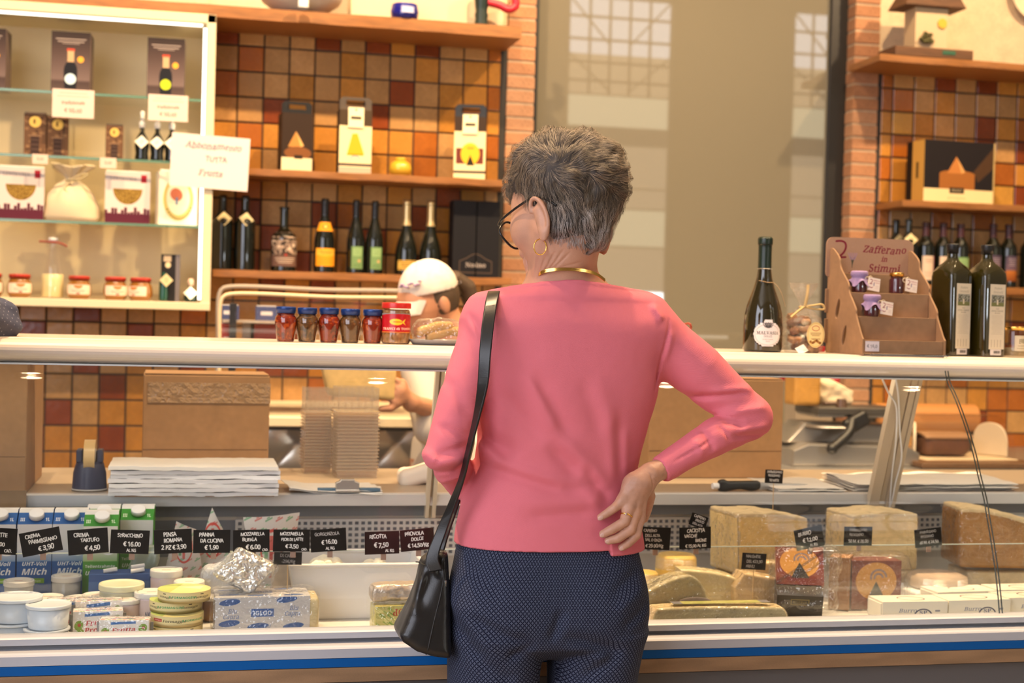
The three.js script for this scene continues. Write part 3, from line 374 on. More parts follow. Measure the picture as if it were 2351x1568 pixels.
const legFolds = creases([
  [0.446, 0.8121, 0.5196, 0.704, 0.011, -0.006], [0.4585, 0.8119, 0.5353, 0.7129, 0.013, 0.004], [0.4778, 0.796, 0.5943, 0.7442, 0.011, -0.006], [0.4735, 0.8077, 0.5738, 0.7619, 0.013, 0.003], [0.6625, 0.7583, 0.7657, 0.7273, 0.011, -0.006], [0.663, 0.741, 0.7457, 0.7071, 0.012, 0.004], [0.555, 0.7202, 0.6024, 0.7409, 0.009, -0.004], [0.5117, 0.7057, 0.5682, 0.6728, 0.012, -0.004],
  [0.6504, 0.9027, 0.6505, 0.8064, 0.002, -0.0012], [0.6505, 0.8064, 0.632, 0.7512, 0.01, -0.006], [0.7421, 0.8343, 0.8053, 0.8695, 0.01, -0.003], [0.7512, 0.8024, 0.8176, 0.8433, 0.012, 0.004], [0.7645, 0.7703, 0.8229, 0.8069, 0.01, -0.004], [0.4851, 0.8911, 0.5401, 0.8298, 0.012, -0.003], [0.6975, 0.6705, 0.7617, 0.7226, 0.012, -0.004],
]);
function trouserF(x, y, z) { const back = smoothstep(z, TZ, TZ + 0.05); let h = smin(hipF(x, y, z), smin(seat[0](x, y, z), seat[1](x, y, z), 0.012), 0.03); h = smin(y > 0.7304 ? h : h + 1.2 * (0.7304 - y), Math.min(legL(x, y, z), legR(x, y, z)), 0.012); return Math.max(h - 1.3 * back * legFolds(x, y) - 0.0012 * nz(x * 22, y * 22, z * 22), y - 0.9224); }
const pattern = dataTex(256, (u, v) => { let k = 0; const g = (a) => Math.abs(((a % 1) + 1.5) % 1 - 0.5); for (const [p, q] of [[u * 16, v * 16], [u * 16 + 0.5, v * 16 + 0.5]]) { const a = g(p), b = g(q), r = Math.hypot(a, b); if (r < 0.36 && Math.min(a, b) < 0.075) k = 1; if (Math.abs(a - b) < 0.05 && r < 0.42 && r > 0.2) k = Math.max(k, 0.55); } return [0.085 + 0.3 * k, 0.09 + 0.31 * k, 0.15 + 0.3 * k]; }, 7.4, true);
const navyMat = mat([0.8, 0.85, 1], 0.85, { map: pattern, bumpMap: tex.knit, bumpScale: 0.0006, specularIntensity: 0.25 });
const trousers = net(trouserF, [0.4496, 0.04, -2.73], [0.8714, 0.9274, -2.41], 0.006);
part(woman, 'trousers', roundUV(trousers, 0.6552, TZ, 0.2), navyMat).userData.label = 'navy trousers with a small light pattern';
for (const [x, s] of [[0.5543 - 0.016, -1], [0.7474 + 0.014, 1]]) part(woman, 'shoe', net(blend(0.03, cone([x, 0.045, -2.55], [x + s * 0.008, 0.035, -2.66], 0.04, 0.038), cone([x, 0.05, -2.54], [x, 0.1, -2.56], 0.042, 0.04)), [x - 0.08, -0.02, -2.74], [x + 0.08, 0.16, -2.47], 0.008), M.black, [0, 0.004, 0]);
// head: local axes right, up, forward
const HC = V(0.6579, 1.5364, -2.56), hf = V(-0.537 * 0.9, -0.43, -0.843 * 0.9).normalize(), hr = V(0.843, -0.13, -0.537).normalize(); const hu = V(0, 0, 0).crossVectors(hr, hf).normalize(); hr.crossVectors(hf, hu).normalize();
const HL = (r, u, f) => [HC.x + hr.x * r + hu.x * u + hf.x * f, HC.y + hr.y * r + hu.y * u + hf.y * f, HC.z + hr.z * r + hu.z * u + hf.z * f];
const toHead = (x, y, z) => { x -= HC.x; y -= HC.y; z -= HC.z; return [x * hr.x + y * hr.y + z * hr.z, x * hu.x + y * hu.y + z * hu.z, x * hf.x + y * hf.y + z * hf.z]; };
const skull = orb([0, 0.018, -0.004], 0.073, 0.09, 0.09), face = [cone([0, -0.02, 0.045], [0, -0.095, 0.062], 0.062, 0.03), cone([0, 0.03, 0.045], [0, -0.02, 0.05], 0.055, 0.05), cone([-0.045, -0.055, 0.01], [-0.014, -0.1, 0.06], 0.022, 0.022), cone([0.045, -0.055, 0.01], [0.014, -0.1, 0.06], 0.022, 0.022), orb([-0.04, -0.03, 0.065], 0.026), orb([0.04, -0.03, 0.065], 0.026)];
const nose = cone([0, 0.005, 0.098], [0, -0.038, 0.116], 0.009, 0.013), sockets = [orb([-0.032, 0.0, 0.106], 0.017, 0.012, 0.014), orb([0.032, 0.0, 0.106], 0.017, 0.012, 0.014)], eyes = [orb([-0.031, 0, 0.09], 0.0125), orb([0.031, 0, 0.09], 0.0125)], lips = [orb([0, -0.066, 0.1], 0.022, 0.006, 0.009), orb([0, -0.075, 0.097], 0.018, 0.006, 0.009)];
function ear(s) { const c = [s * 0.077, -0.046, -0.01], rim = [], N = 14; for (let i = 0; i <= N; i++) { const a = -1.9 + (i / N) * 4.6; rim.push([c[0] + s * (0.008 + 0.007 * Math.sin(a)) , c[1] + 0.004 + 0.032 * Math.sin(a), c[2] - 0.004 - 0.0165 * Math.cos(a)]); } const helix = chain(rim.map((p) => p), rim.map(() => 0.0042)), disc = cone([c[0] + s * 0.001, c[1] + 0.014, c[2] - 0.003], [c[0], c[1] - 0.02, c[2] + 0.003], 0.0135, 0.009), lobe = orb([c[0] + s * 0.001, c[1] - 0.033, c[2] + 0.004], 0.006, 0.011, 0.009), web = cone([c[0] + s * 0.002, c[1] + 0.022, c[2] - 0.012], [c[0], c[1] - 0.028, c[2] - 0.001], 0.0075, 0.006); return (x, y, z) => smin(smin(smin(helix(x, y, z), lobe(x, y, z), 0.008), disc(x, y, z), 0.006), web(x, y, z), 0.008); }
const ears = [ear(-1), ear(1)];
const neckF = chain([[0.6784, 1.3545, -2.6], [0.672, 1.4157, -2.592], HL(0, -0.06, -0.012)], [0.07, 0.059, 0.05]), throat = cone([0.6636, 1.3958, -2.64], HL(0, -0.085, 0.03), 0.04, 0.04);
const neckLines = creases([[0.6023, 1.3934, 0.5977, 1.4432, 0.0022, -0.0016], [0.6056, 1.392, 0.6059, 1.4411, 0.0022, -0.0018], [0.6088, 1.3936, 0.6172, 1.4463, 0.0022, -0.002], [0.6136, 1.4001, 0.6303, 1.4483, 0.0024, -0.002], [0.6184, 1.4035, 0.6441, 1.4528, 0.0024, -0.0018], [0.6263, 1.4117, 0.6565, 1.4492, 0.0024, -0.0014], [0.5956, 1.3996, 0.5897, 1.439, 0.002, -0.0013], [0.6408, 1.4209, 0.6844, 1.4336, 0.002, -0.0008]]);
function headF(x, y, z) {
  const [r, u, f] = toHead(x, y, z); let d = skull(r, u, f); for (const q of face) d = smin(d, q(r, u, f), 0.03); d = smin(d, nose(r, u, f), 0.012); for (const q of sockets) d = smax(d, -q(r, u, f), 0.012); for (const q of eyes) d = Math.min(d, q(r, u, f)); for (const q of lips) d = smin(d, q(r, u, f), 0.005);
  d = smin(d, smin(neckF(x, y, z), throat(x, y, z), 0.03), 0.03); d = smin(d, Math.min(ears[0](r, u, f), ears[1](r, u, f)), 0.007);
  return d - (z > TZ ? neckLines(x, y) : 0);
}
// right hand on the small of her back: little finger uppermost, thumb out of sight round the waist
const hand_ = {
  wrist: chain([A.wrR, [0.8162, 1.0491, -2.483], [0.7928, 1.0332, -2.476]], [0.02, 0.0205, 0.021]),
  bones: [[[0.7763, 1.03, -2.476], [0.7614, 1.0016, -2.468]], [[0.7839, 1.0302, -2.474], [0.7709, 0.9888, -2.463]], [[0.7926, 1.0285, -2.475], [0.7829, 0.9773, -2.466]], [[0.8025, 1.0263, -2.48], [0.7948, 0.9681, -2.474]]],
  fingers: [
    [[[0.7614, 1.0016, -2.468], [0.7449, 0.9888, -2.464], [0.7319, 0.9791, -2.466], [0.7207, 0.9716, -2.469]], [0.0098, 0.0086, 0.0078, 0.0066]],
    [[[0.7709, 0.9888, -2.463], [0.7615, 0.9649, -2.454], [0.7379, 0.9506, -2.456], [0.7236, 0.9419, -2.462]], [0.0102, 0.0095, 0.0086, 0.0073]],
    [[[0.7829, 0.9773, -2.466], [0.774, 0.9503, -2.456], [0.7504, 0.9344, -2.458], [0.7351, 0.9296, -2.464]], [0.0102, 0.0096, 0.0088, 0.0074]],
    [[[0.7948, 0.9681, -2.474], [0.7872, 0.9404, -2.463], [0.7726, 0.9244, -2.465], [0.7628, 0.9165, -2.47]], [0.0102, 0.0094, 0.0085, 0.0072]]],
  thumb: chain([[0.8107, 1.0299, -2.49], [0.8279, 1.0019, -2.52], [0.835, 0.9727, -2.555], [0.8384, 0.9526, -2.58]], [0.014, 0.012, 0.0105, 0.009]),
};
const boneF = hand_.bones.map(([a, b]) => cone(a, b, 0.0125, 0.0108)), fingerF = hand_.fingers.map(([p, r]) => chain(p, r)), skinLines = creases(Array.from({ length: 7 }, (_, i) => { const k = i / 6; return [0.8048 + 0.012 * k - 0.03 * k * 0, 1.0529 - 0.02 * k, 0.8272 - 0.012 * k, 1.0355 - 0.022 * k, 0.0016, -0.0009]; }));
function handF(x, y, z) {
  let d = hand_.wrist(x, y, z); let m = boneF[0](x, y, z); for (let i = 1; i < 4; i++) m = smin(m, boneF[i](x, y, z), 0.007); d = smin(d, m, 0.02); d = smin(d, hand_.thumb(x, y, z), 0.02);
  let g = 1e9; for (const q of fingerF) g = smin(g, q(x, y, z), 0.0025); d = smin(d, g, 0.008); return d - skinLines(x, y) - 0.0005 * nz(x * 130, y * 130, z * 130);
}
const handL = (() => { const w = A.wrL, p = (x, y, z) => [w[0] + x, w[1] + y, w[2] + z], F = [0, 1, 2, 3].map((i) => chain([p(0.07, 0.01 - i * 0.016, -0.03), p(0.1, 0.01 - i * 0.017, -0.034), p(0.115, 0.008 - i * 0.016, -0.012)], [0.009, 0.0085, 0.0075])), palm = blend(0.02, cone(w, p(0.03, -0.01, -0.02), 0.02, 0.02), cone(p(0.035, 0.006, -0.022), p(0.07, 0.004, -0.03), 0.015, 0.013), cone(p(0.035, -0.028, -0.022), p(0.068, -0.034, -0.03), 0.015, 0.012)), thumb = chain([p(0.03, 0.008, -0.008), p(0.055, 0.026, 0.002), p(0.078, 0.028, 0)], [0.012, 0.01, 0.0085]); return (x, y, z) => { let d = smin(palm(x, y, z), thumb(x, y, z), 0.012); for (const f of F) d = smin(d, f(x, y, z), 0.006); return d; }; })();
const bodyCore = (x, y, z) => smin(smin(torsoF(x, y, z) + 0.016, yoke(x, y, z) + 0.009, 0.03), smin(armL(x, y, z), armR(x, y, z), 0.02), 0.02);
const bodyF = (x, y, z) => Math.max(smin(bodyCore(x, y, z), neckF(x, y, z), 0.03), -1);
const flesh = joined([
  net(bodyF, [0.3823, hemY - 0.02, -2.74], [1.1033, 1.4056, -2.43], 0.009),
  net((x, y, z) => smin(headF(x, y, z), bodyCore(x, y, z), 0.025), [0.5407, 1.3542, -2.72], [0.7878, 1.6354, -2.44], 0.0032),
  net((x, y, z) => Math.min(handF(x, y, z)), [0.7018, 0.9034, -2.6], [0.868, 1.0891, -2.435], 0.0021),
  net(handL, [A.wrL[0] - 0.04, A.wrL[1] - 0.08, A.wrL[2] - 0.07], [A.wrL[0] + 0.15, A.wrL[1] + 0.06, A.wrL[2] + 0.04], 0.0035),
  net(blend(0.02, cone([0.5507, 0.7834, -2.58], [0.5543, 0.6464, -2.58], 0.07, 0.06), cone([0.5543, 0.6464, -2.58], [0.5543 - 0.014, 0.08, TZ], 0.06, 0.035), cone([0.7435, 0.7796, -2.58], [0.7474, 0.6405, -2.58], 0.07, 0.06), cone([0.7474, 0.6405, -2.58], [0.7474 + 0.014, 0.08, TZ], 0.06, 0.035), cone([0.5716, 0.84, -2.58], [0.7316, 0.8377, -2.58], 0.08, 0.08)), [0.4496, 0.03, -2.7], [0.8626, 1, -2.46], 0.014),
]);
part(woman, 'body', metricUV(flesh), skinMat);
for (const [p, n] of hand_.fingers.map(([q]) => [q[3], V(...q[3]).sub(V(...q[2])).normalize()])) { const g = ball(0.005, 0.85, 1.15, 0.32), o = part(woman, 'fingernail', g, mat([0.62, 0.38, 0.3], 0.25)); o.position.set(p[0] + n.x * 0.0022, p[1] + n.y * 0.0022, p[2] + 0.0058); o.rotation.set(0.25, -0.1, Math.atan2(n.y, n.x) - PI / 2); }
{ const a = V(...hand_.fingers[1][0][0]), b = V(...hand_.fingers[1][0][1]), ring = part(woman, 'ring', new THREE.TorusGeometry(0.0104, 0.0014, 10, 36), M.gold); ring.position.copy(a).lerp(b, 0.55); ring.quaternion.setFromUnitVectors(V(0, 0, 1), b.clone().sub(a).normalize()); part(ring, 'gem', new THREE.OctahedronGeometry(0.0022, 1), M.chrome, [-0.001, 0.0112, 0.001]).position.applyAxisAngle(V(0, 0, 1), 0); }
// glasses, earrings, necklace
const glasses = new THREE.Group(); glasses.name = 'glasses'; woman.add(glasses);
const frameMat = mat([0.012, 0.011, 0.011], 0.2), LZ = 0.112;
for (const s of [-1, 1]) {
  const rim = []; for (let i = 0; i < 28; i++) { const a = (i / 28) * 2 * PI, k = 1 + 0.1 * Math.cos(2 * a) ** 2; rim.push(HL(s * 0.036 + 0.0285 * k * Math.cos(a) * 1.06, -0.012 + 0.025 * k * Math.sin(a), LZ - 0.006 * Math.abs(Math.cos(a) * 0.03 + s * 0.036) / 0.06)); }
  part(glasses, 'rim', tube(rim, 0.0022, 60, 8, true), frameMat);
  const lens = []; const c = HL(s * 0.036, -0.012, LZ); const g = new THREE.BufferGeometry(); const pos = []; for (let i = 0; i < 28; i++) pos.push(...c, ...rim[i], ...rim[(i + 1) % 28]); g.setAttribute('position', new THREE.Float32BufferAttribute(pos, 3)); g.computeVertexNormals(); part(glasses, 'lens', metricUV(g), M.pane);
  part(glasses, 'temple', tube([HL(s * 0.067, 0.004, LZ - 0.004), HL(s * 0.074, 0.004, LZ - 0.02), HL(s * 0.08, 0.003, 0.03), HL(s * 0.083, -0.004, -0.012), HL(s * 0.08, -0.02, -0.035), HL(s * 0.075, -0.04, -0.05)], 0.0023, 40, 8), frameMat);
}
part(glasses, 'bridge', tube([HL(-0.009, -0.004, LZ), HL(0, 0, LZ + 0.002), HL(0.009, -0.004, LZ)], 0.002, 12, 8), frameMat);
for (const [p, ry, rz] of [[[0.6023, 1.4568, -2.5], 0.25, 0], [[0.7249, 1.4499, -2.56], 1.1, 0.06]]) { const e = part(woman, 'earring', new THREE.TorusGeometry(0.0125, 0.0011, 10, 40), M.gold, p); e.scale.set(1, 1.12, 1); e.rotation.set(0, ry, rz); }
{ const pts = [[0.6092, 1.4054, -2.55], [0.614, 1.4129, -2.523], [0.6302, 1.4171, -2.51], [0.6578, 1.4187, -2.506], [0.6918, 1.4167, -2.51], [0.7154, 1.4113, -2.52], [0.7365, 1.402, -2.54]], c = new THREE.CatmullRomCurve3(pts.map((p) => V(...p))), L = []; const N = 96; for (let i = 0; i < N; i++) { const p = c.getPoint(i / (N - 1)), q = c.getTangent(i / (N - 1)); for (const s of [-1, 1]) L.push(at(new THREE.BoxGeometry(0.0018, 0.0034, 0.0014), p.x, p.y + s * 0.0013, p.z + 0.0012, 0, -Math.atan2(q.z, q.x), Math.atan2(q.y, q.x) + s * 0.6)); } part(woman, 'necklace', merge(L), M.gold).userData.label = 'flat gold chain'; }
// hair: a full cap of short waves with strands combed over it
{
  const B = [[[0.6654, 1.5783, -2.555], 0.096], [[0.7009, 1.5947, -2.54], 0.076], [[0.6297, 1.6088, -2.555], 0.068], [[0.608, 1.5811, -2.6], 0.045], [[0.6451, 1.6358, -2.56], 0.036], [[0.7327, 1.5785, -2.55], 0.04], [[0.7244, 1.5346, -2.54], 0.042], [[0.6791, 1.5257, -2.52], 0.058], [[0.6851, 1.4895, -2.508], 0.038], [[0.7051, 1.4922, -2.515], 0.028], [[0.6503, 1.5008, -2.508], 0.04], [[0.6361, 1.5019, -2.51], 0.032], [[0.6923, 1.4758, -2.515], 0.024], [[0.6582, 1.4872, -2.515], 0.026], [[0.5904, 1.5968, -2.62], 0.027], [[0.5867, 1.5663, -2.63], 0.023], [[0.6116, 1.5405, -2.6], 0.024], [[0.594, 1.6175, -2.58], 0.026], [[0.6909, 1.6338, -2.55], 0.034], [[0.73, 1.6147, -2.55], 0.034], [[0.6316, 1.6447, -2.56], 0.022]].map(([p, r]) => orb(p, r));
  const cutEar = orb(HL(-0.1, -0.054, -0.004), 0.027, 0.042, 0.026), cutEarR = orb(HL(0.1, -0.054, 0.0), 0.024, 0.042, 0.024), cutFace = orb(HL(0, -0.055, 0.1), 0.068, 0.075, 0.07);
  const lump = (x, y, z) => 0.0075 * nz(x * 30, y * 26, z * 30) + 0.004 * nz(x * 70, y * 60, z * 70);
  const hairF = (x, y, z) => { let d = B[0](x, y, z); for (let i = 1; i < B.length; i++) d = smin(d, B[i](x, y, z), 0.022); d -= lump(x, y, z); d = smax(d, -cutEar(x, y, z), 0.006); d = smax(d, -cutEarR(x, y, z), 0.006); return smax(d, -cutFace(x, y, z), 0.006); };
  const cap = net((x, y, z) => hairF(x, y, z) + 0.004, [0.5316, 1.4426, -2.72], [0.8039, 1.6995, -2.42], 0.004);
  const hairBase = mat([0.06, 0.046, 0.038], 0.75), strandMat = new THREE.MeshPhysicalMaterial({ roughness: 0.48, vertexColors: true, sheen: 0.3, sheenColor: new THREE.Color(0.6, 0.5, 0.4), side: THREE.DoubleSide });
  const hair = part(woman, 'hair', metricUV(cap), hairBase); hair.userData.label = 'short wavy grey brown hair';
  const P = cap.attributes.position, N = P.count, pos = [], col = [], nor = [], idx = [], e = 0.0012;
  const grad = (p) => V(hairF(p.x + e, p.y, p.z) - hairF(p.x - e, p.y, p.z), hairF(p.x, p.y + e, p.z) - hairF(p.x, p.y - e, p.z), hairF(p.x, p.y, p.z + e) - hairF(p.x, p.y, p.z - e)).normalize();
  const whorl = V(0.6136, 1.6048, -2.49), nape = V(0.6877, 1.4654, -2.5), p = V(0, 0, 0), STR = 11000;
  for (let s = 0; s < STR; s++) {
    p.fromBufferAttribute(P, Math.floor(rnd() * N)); p.x += rr(-0.002, 0.002); p.y += rr(-0.002, 0.002);
    const len = rr(0.022, 0.05), steps = 9, lift = rr(0.0005, 0.0075), w0 = rr(0.00017, 0.00036), tuft = nz(p.x * 45, p.y * 45, p.z * 45);
    const low = smoothstep(-(p.y - whorl.y), 0.02, 0.14), k = clamp(0.44 + 0.46 * low * (0.4 + 0.6 * rnd()) + 0.42 * tuft + rr(-0.22, 0.3), 0, 1), warm = 1 - low;
    const c = [lerp(0.06, 0.62, k * k), lerp(lerp(0.046, 0.042, warm), lerp(0.55, 0.45, warm), k * k), lerp(lerp(0.03, 0.021, warm), lerp(0.53, 0.31, warm), k * k)];
    const base = pos.length / 3, q = p.clone(), ph = rr(0, 6.28), amp = rr(0.1, 0.5), curl = 0.5 + nz(q.x * 25, q.y * 25, q.z * 25 + 7); let dir = null, ok = 0;
    for (let i = 0; i <= steps; i++) {
      const n = grad(q), t = i / steps; q.addScaledVector(n, -(hairF(q.x, q.y, q.z) - 0.0002 + 0.0026 - lift * (0.35 + 0.65 * Math.sin(PI * Math.min(1, t * 0.9)))));
      let d = q.clone().sub(whorl); d.z *= 0.6; d.normalize(); { const tn = d.clone().cross(n); d.addScaledVector(tn, -0.7 * Math.exp(-q.distanceTo(whorl) / 0.05)).normalize(); } const down = nape.clone().sub(q).normalize(); const lw = smoothstep(-(q.y - whorl.y), -0.01, 0.11); d.lerp(down.add(V(0, -0.6, 0)).normalize(), lw * 0.8);
      d.x += 1.1 * nz(q.x * 14, q.y * 14, q.z * 14 + 3) + 0.6 * nz(q.x * 34, q.y * 34, q.z * 34); d.y += 1.0 * nz(q.x * 14 + 9, q.y * 14, q.z * 14) + 0.5 * nz(q.x * 34 + 5, q.y * 34, q.z * 34);
      d.addScaledVector(n, -d.dot(n)).normalize(); if (dir) d.lerp(dir, 0.35).normalize(); dir = d.clone();
      const side = d.clone().cross(n), off = Math.sin(t * (5 + 5 * curl) + ph) * 0.0032 * amp * (0.4 + curl), w = w0 * (1 - 0.75 * t), m = n.clone().multiplyScalar(0.9).addScaledVector(side, 0.25).normalize();
      for (const sd of [-1, 1]) { pos.push(q.x + side.x * (off + sd * w), q.y + side.y * (off + sd * w), q.z + side.z * (off + sd * w)); nor.push(n.x + side.x * sd * 0.5, n.y + side.y * sd * 0.5, n.z + side.z * sd * 0.5); const g = 0.85 + 0.3 * rnd() * t; col.push(c[0] * g, c[1] * g, c[2] * g); }
      if (i < steps) { const b = base + i * 2; idx.push(b, b + 1, b + 2, b + 1, b + 3, b + 2); q.addScaledVector(d, len / steps); }
    }
  }
  const g = new THREE.BufferGeometry(); g.setAttribute('position', new THREE.Float32BufferAttribute(pos, 3)); g.setAttribute('normal', new THREE.Float32BufferAttribute(nor, 3)); g.setAttribute('color', new THREE.Float32BufferAttribute(col, 3)); g.setIndex(idx);
  part(hair, 'hair_strands', g, strandMat).userData.kind = 'stuff';
}
// her handbag hangs from the left shoulder
{
  const o = thing('handbag', 'black leather shoulder bag hanging at her left hip', 'handbag'), zc = -2.565, hd = 0.052, leather = mat([0.012, 0.0105, 0.01], 0.32, { bumpMap: tex.leather, bumpScale: 0.0003 });
  const out = [[0.4083, 0.8844], [0.4232, 0.897], [0.4473, 0.9024], [0.4603, 0.8982], [0.4633, 0.8453], [0.4644, 0.7731], [0.4666, 0.7185], [0.4612, 0.7058], [0.428, 0.7107], [0.3964, 0.7203], [0.3703, 0.7384], [0.3635, 0.7545], [0.3756, 0.7813], [0.3893, 0.8082], [0.3989, 0.8423], [0.4038, 0.8701]];
  const poly = (x, y) => { let d = 1e9, s = 1; for (let i = 0, j = out.length - 1; i < out.length; j = i++) { const [ax, ay] = out[i], [bx, by] = out[j], ex = bx - ax, ey = by - ay, wx = x - ax, wy = y - ay, t = clamp((wx * ex + wy * ey) / (ex * ex + ey * ey), 0, 1); d = Math.min(d, Math.hypot(wx - ex * t, wy - ey * t)); if ((ay > y) !== (by > y) && x < ((bx - ax) * (y - ay)) / (by - ay) + ax) s = -s; } return s * d; };
  const y0 = 0.8699, y1 = 0.7107, seam = (y) => lerp(0.4485, 0.4148, smoothstep(-y, -y0, -y1) * 0.55 + 0.45 * clamp((y0 - y) / (y0 - y1), 0, 1)), dents = creases([[0.4294, 0.869, 0.3995, 0.7987, 0.012, -0.005], [0.4098, 0.8614, 0.3918, 0.791, 0.01, 0.004], [0.4367, 0.8925, 0.4393, 0.8531, 0.006, -0.004], [0.4271, 0.8966, 0.4294, 0.869, 0.005, 0.004]]);
  const f = (x, y, z) => { const k = clamp((y0 - y) / (y0 - y1), 0, 1), h = lerp(0.032, hd, k); return smax(poly(x, y) + 0.003, Math.abs(z - zc) - h - 0.01 * k, 0.022) - (z > zc ? dents(x, y) : 0) - 0.0015 * nz(x * 25, y * 25, z * 25); };
  part(o, 'bag_body', metricUV(net(f, [0.3499, 0.6938, zc - 0.085], [0.4769, 0.9138, zc + 0.085], 0.0042)), leather);
  const surf = (x, y) => { let z = zc + 0.08; while (f(x, y, z) > 0 && z > zc) z -= 0.0015; return z; }, pip = []; for (let i = 0; i <= 16; i++) { const y = lerp(y0 + 0.012, y1 + 0.008, i / 16), x = seam(y); pip.push([x, y, surf(x, y) + 0.0004]); } part(o, 'piping', tube(pip, 0.0016, 60, 6), leather);
  const hem = []; for (let i = 0; i <= 12; i++) { const x = lerp(0.3998, 0.4438, i / 12), y = lerp(0.8771, 0.8654, Math.pow(i / 12, 1.6)); hem.push([x, y, surf(x, y) + 0.0006]); } part(o, 'top_seam', tube(hem, 0.0012, 40, 6), leather);
  const zx = 0.45, zy = 0.8464; part(o, 'zipper_pull', merge([at(box(0.004, 0.005, 0.003, 0.001), 0, 0, 0), at(box(0.002, 0.014, 0.0015, 0.0005), 0.0005, -0.008, 0)]), M.chrome, [zx, zy, surf(zx, zy) + 0.002]);
  function ribbon(rows) { const c = new THREE.CatmullRomCurve3(rows.map((r) => V(...r[0]))), wv = new THREE.CatmullRomCurve3(rows.map((r) => V(...r[1]))), n = 90, pos = [], idx = []; for (let i = 0; i <= n; i++) { const p = c.getPoint(i / n), t = c.getTangent(i / n), w = wv.getPoint(i / n), nn = w.clone().cross(t).normalize().multiplyScalar(0.0017); for (const [a, b] of [[-1, -1], [-0.8, -1.15], [0.8, -1.15], [1, -1], [1, 1], [0.8, 1.15], [-0.8, 1.15], [-1, 1]]) pos.push(p.x + w.x * a + nn.x * b, p.y + w.y * a + nn.y * b, p.z + w.z * a + nn.z * b); if (i < n) for (let k = 0; k < 8; k++) { const a = i * 8 + k, b = i * 8 + ((k + 1) % 8); idx.push(a, b, a + 8, b, b + 8, a + 8); } } const g = new THREE.BufferGeometry(); g.setAttribute('position', new THREE.Float32BufferAttribute(pos, 3)); g.setIndex(idx); g.computeVertexNormals(); return metricUV(g); }
  const straps = new THREE.MeshPhysicalMaterial({ color: new THREE.Color(0.012, 0.0105, 0.01), roughness: 0.35, side: THREE.DoubleSide, bumpMap: tex.leather, bumpScale: 0.0002 });
  part(o, 'strap', ribbon([[[0.4286, 0.8699, -2.515], [0.0115, 0.002, 0.001]], [[0.4234, 0.8879, -2.525], [0.0115, 0.003, 0.002]], [[0.4397, 0.9382, -2.53], [0.0095, 0.004, 0.006]], [[0.4571, 0.9938, -2.515], [0.0055, 0.003, 0.009]], [[0.4692, 1.0373, -2.5], [0.0025, 0.002, 0.011]], [[0.4784, 1.1011, -2.478], [0.002, 0.001, 0.011]], [[0.4884, 1.1562, -2.468], [0.0035, 0.001, 0.0105]], [[0.4962, 1.2106, -2.463], [0.0075, 0.001, 0.008]], [[0.4985, 1.2646, -2.462], [0.0098, 0.001, 0.004]], [[0.5067, 1.3185, -2.482], [0.0112, 0.002, 0.001]], [[0.5175, 1.3538, -2.512], [0.0118, 0.002, -0.001]], [[0.5297, 1.3726, -2.55], [0.012, 0.002, -0.001]], [[0.5418, 1.3735, -2.6], [0.012, 0.0, 0.0]], [[0.5473, 1.351, -2.648], [0.012, 0, 0]], [[0.5478, 1.2668, -2.698], [0.01, 0, 0.004]], [[0.5309, 1.1321, -2.69], [0.004, 0, 0.01]], [[0.5004, 1.0088, -2.665], [0.004, 0, 0.01]], [[0.4556, 0.9095, -2.61], [0.008, 0, 0.006]], [[0.4426, 0.8706, -2.6], [0.011, 0, 0]]]), straps);
}

// ---------------------------------------------------------------- bottles, boxes and jars on the wall
const bottleGlass = mat([0.006, 0.007, 0.004], 0.06, { clearcoat: 0.6 }), brownGlass = mat([0.02, 0.011, 0.003], 0.06, { clearcoat: 0.6 });
const PROFILE = {
  bordeaux: [[0, 0], [0.86, 0], [1, 0.015], [1, 0.6], [0.93, 0.66], [0.6, 0.72], [0.42, 0.77], [0.38, 0.82], [0.38, 0.945], [0.44, 0.95], [0.44, 0.975], [0.38, 0.98], [0.36, 1], [0, 1]],
  champagne: [[0, 0], [0.88, 0], [1, 0.02], [1, 0.42], [0.96, 0.48], [0.8, 0.57], [0.56, 0.67], [0.42, 0.74], [0.36, 0.8], [0.36, 0.93], [0.42, 0.935], [0.42, 0.955], [0.36, 0.96], [0.36, 0.99], [0.3, 1], [0, 1]],
  cone: [[0, 0], [0.9, 0], [1, 0.02], [1, 0.22], [0.96, 0.32], [0.86, 0.4], [0.72, 0.47], [0.53, 0.56], [0.4, 0.64], [0.33, 0.72], [0.32, 0.8], [0.32, 0.93], [0.37, 0.935], [0.37, 0.96], [0.32, 0.965], [0.3, 1], [0, 1]],
  stout: [[0, 0], [0.9, 0], [1, 0.02], [1, 0.5], [0.9, 0.57], [0.55, 0.63], [0.36, 0.67], [0.34, 0.72], [0.34, 0.96], [0.4, 0.965], [0.4, 0.995], [0.3, 1], [0, 1]],
};
const radiusAt = (kind, t) => { const q = PROFILE[kind]; for (let i = 1; i < q.length; i++) if (q[i][1] >= t && q[i][1] > q[i - 1][1]) return lerp(q[i - 1][0], q[i][0], (t - q[i - 1][1]) / (q[i][1] - q[i - 1][1])); return 0.3; };
const band = (kind, H, R, t0, t1, grow, n = 8) => Array.from({ length: n + 1 }, (_, i) => { const t = lerp(t0, t1, i / n); return [radiusAt(kind, t) * R + grow, t * H]; });
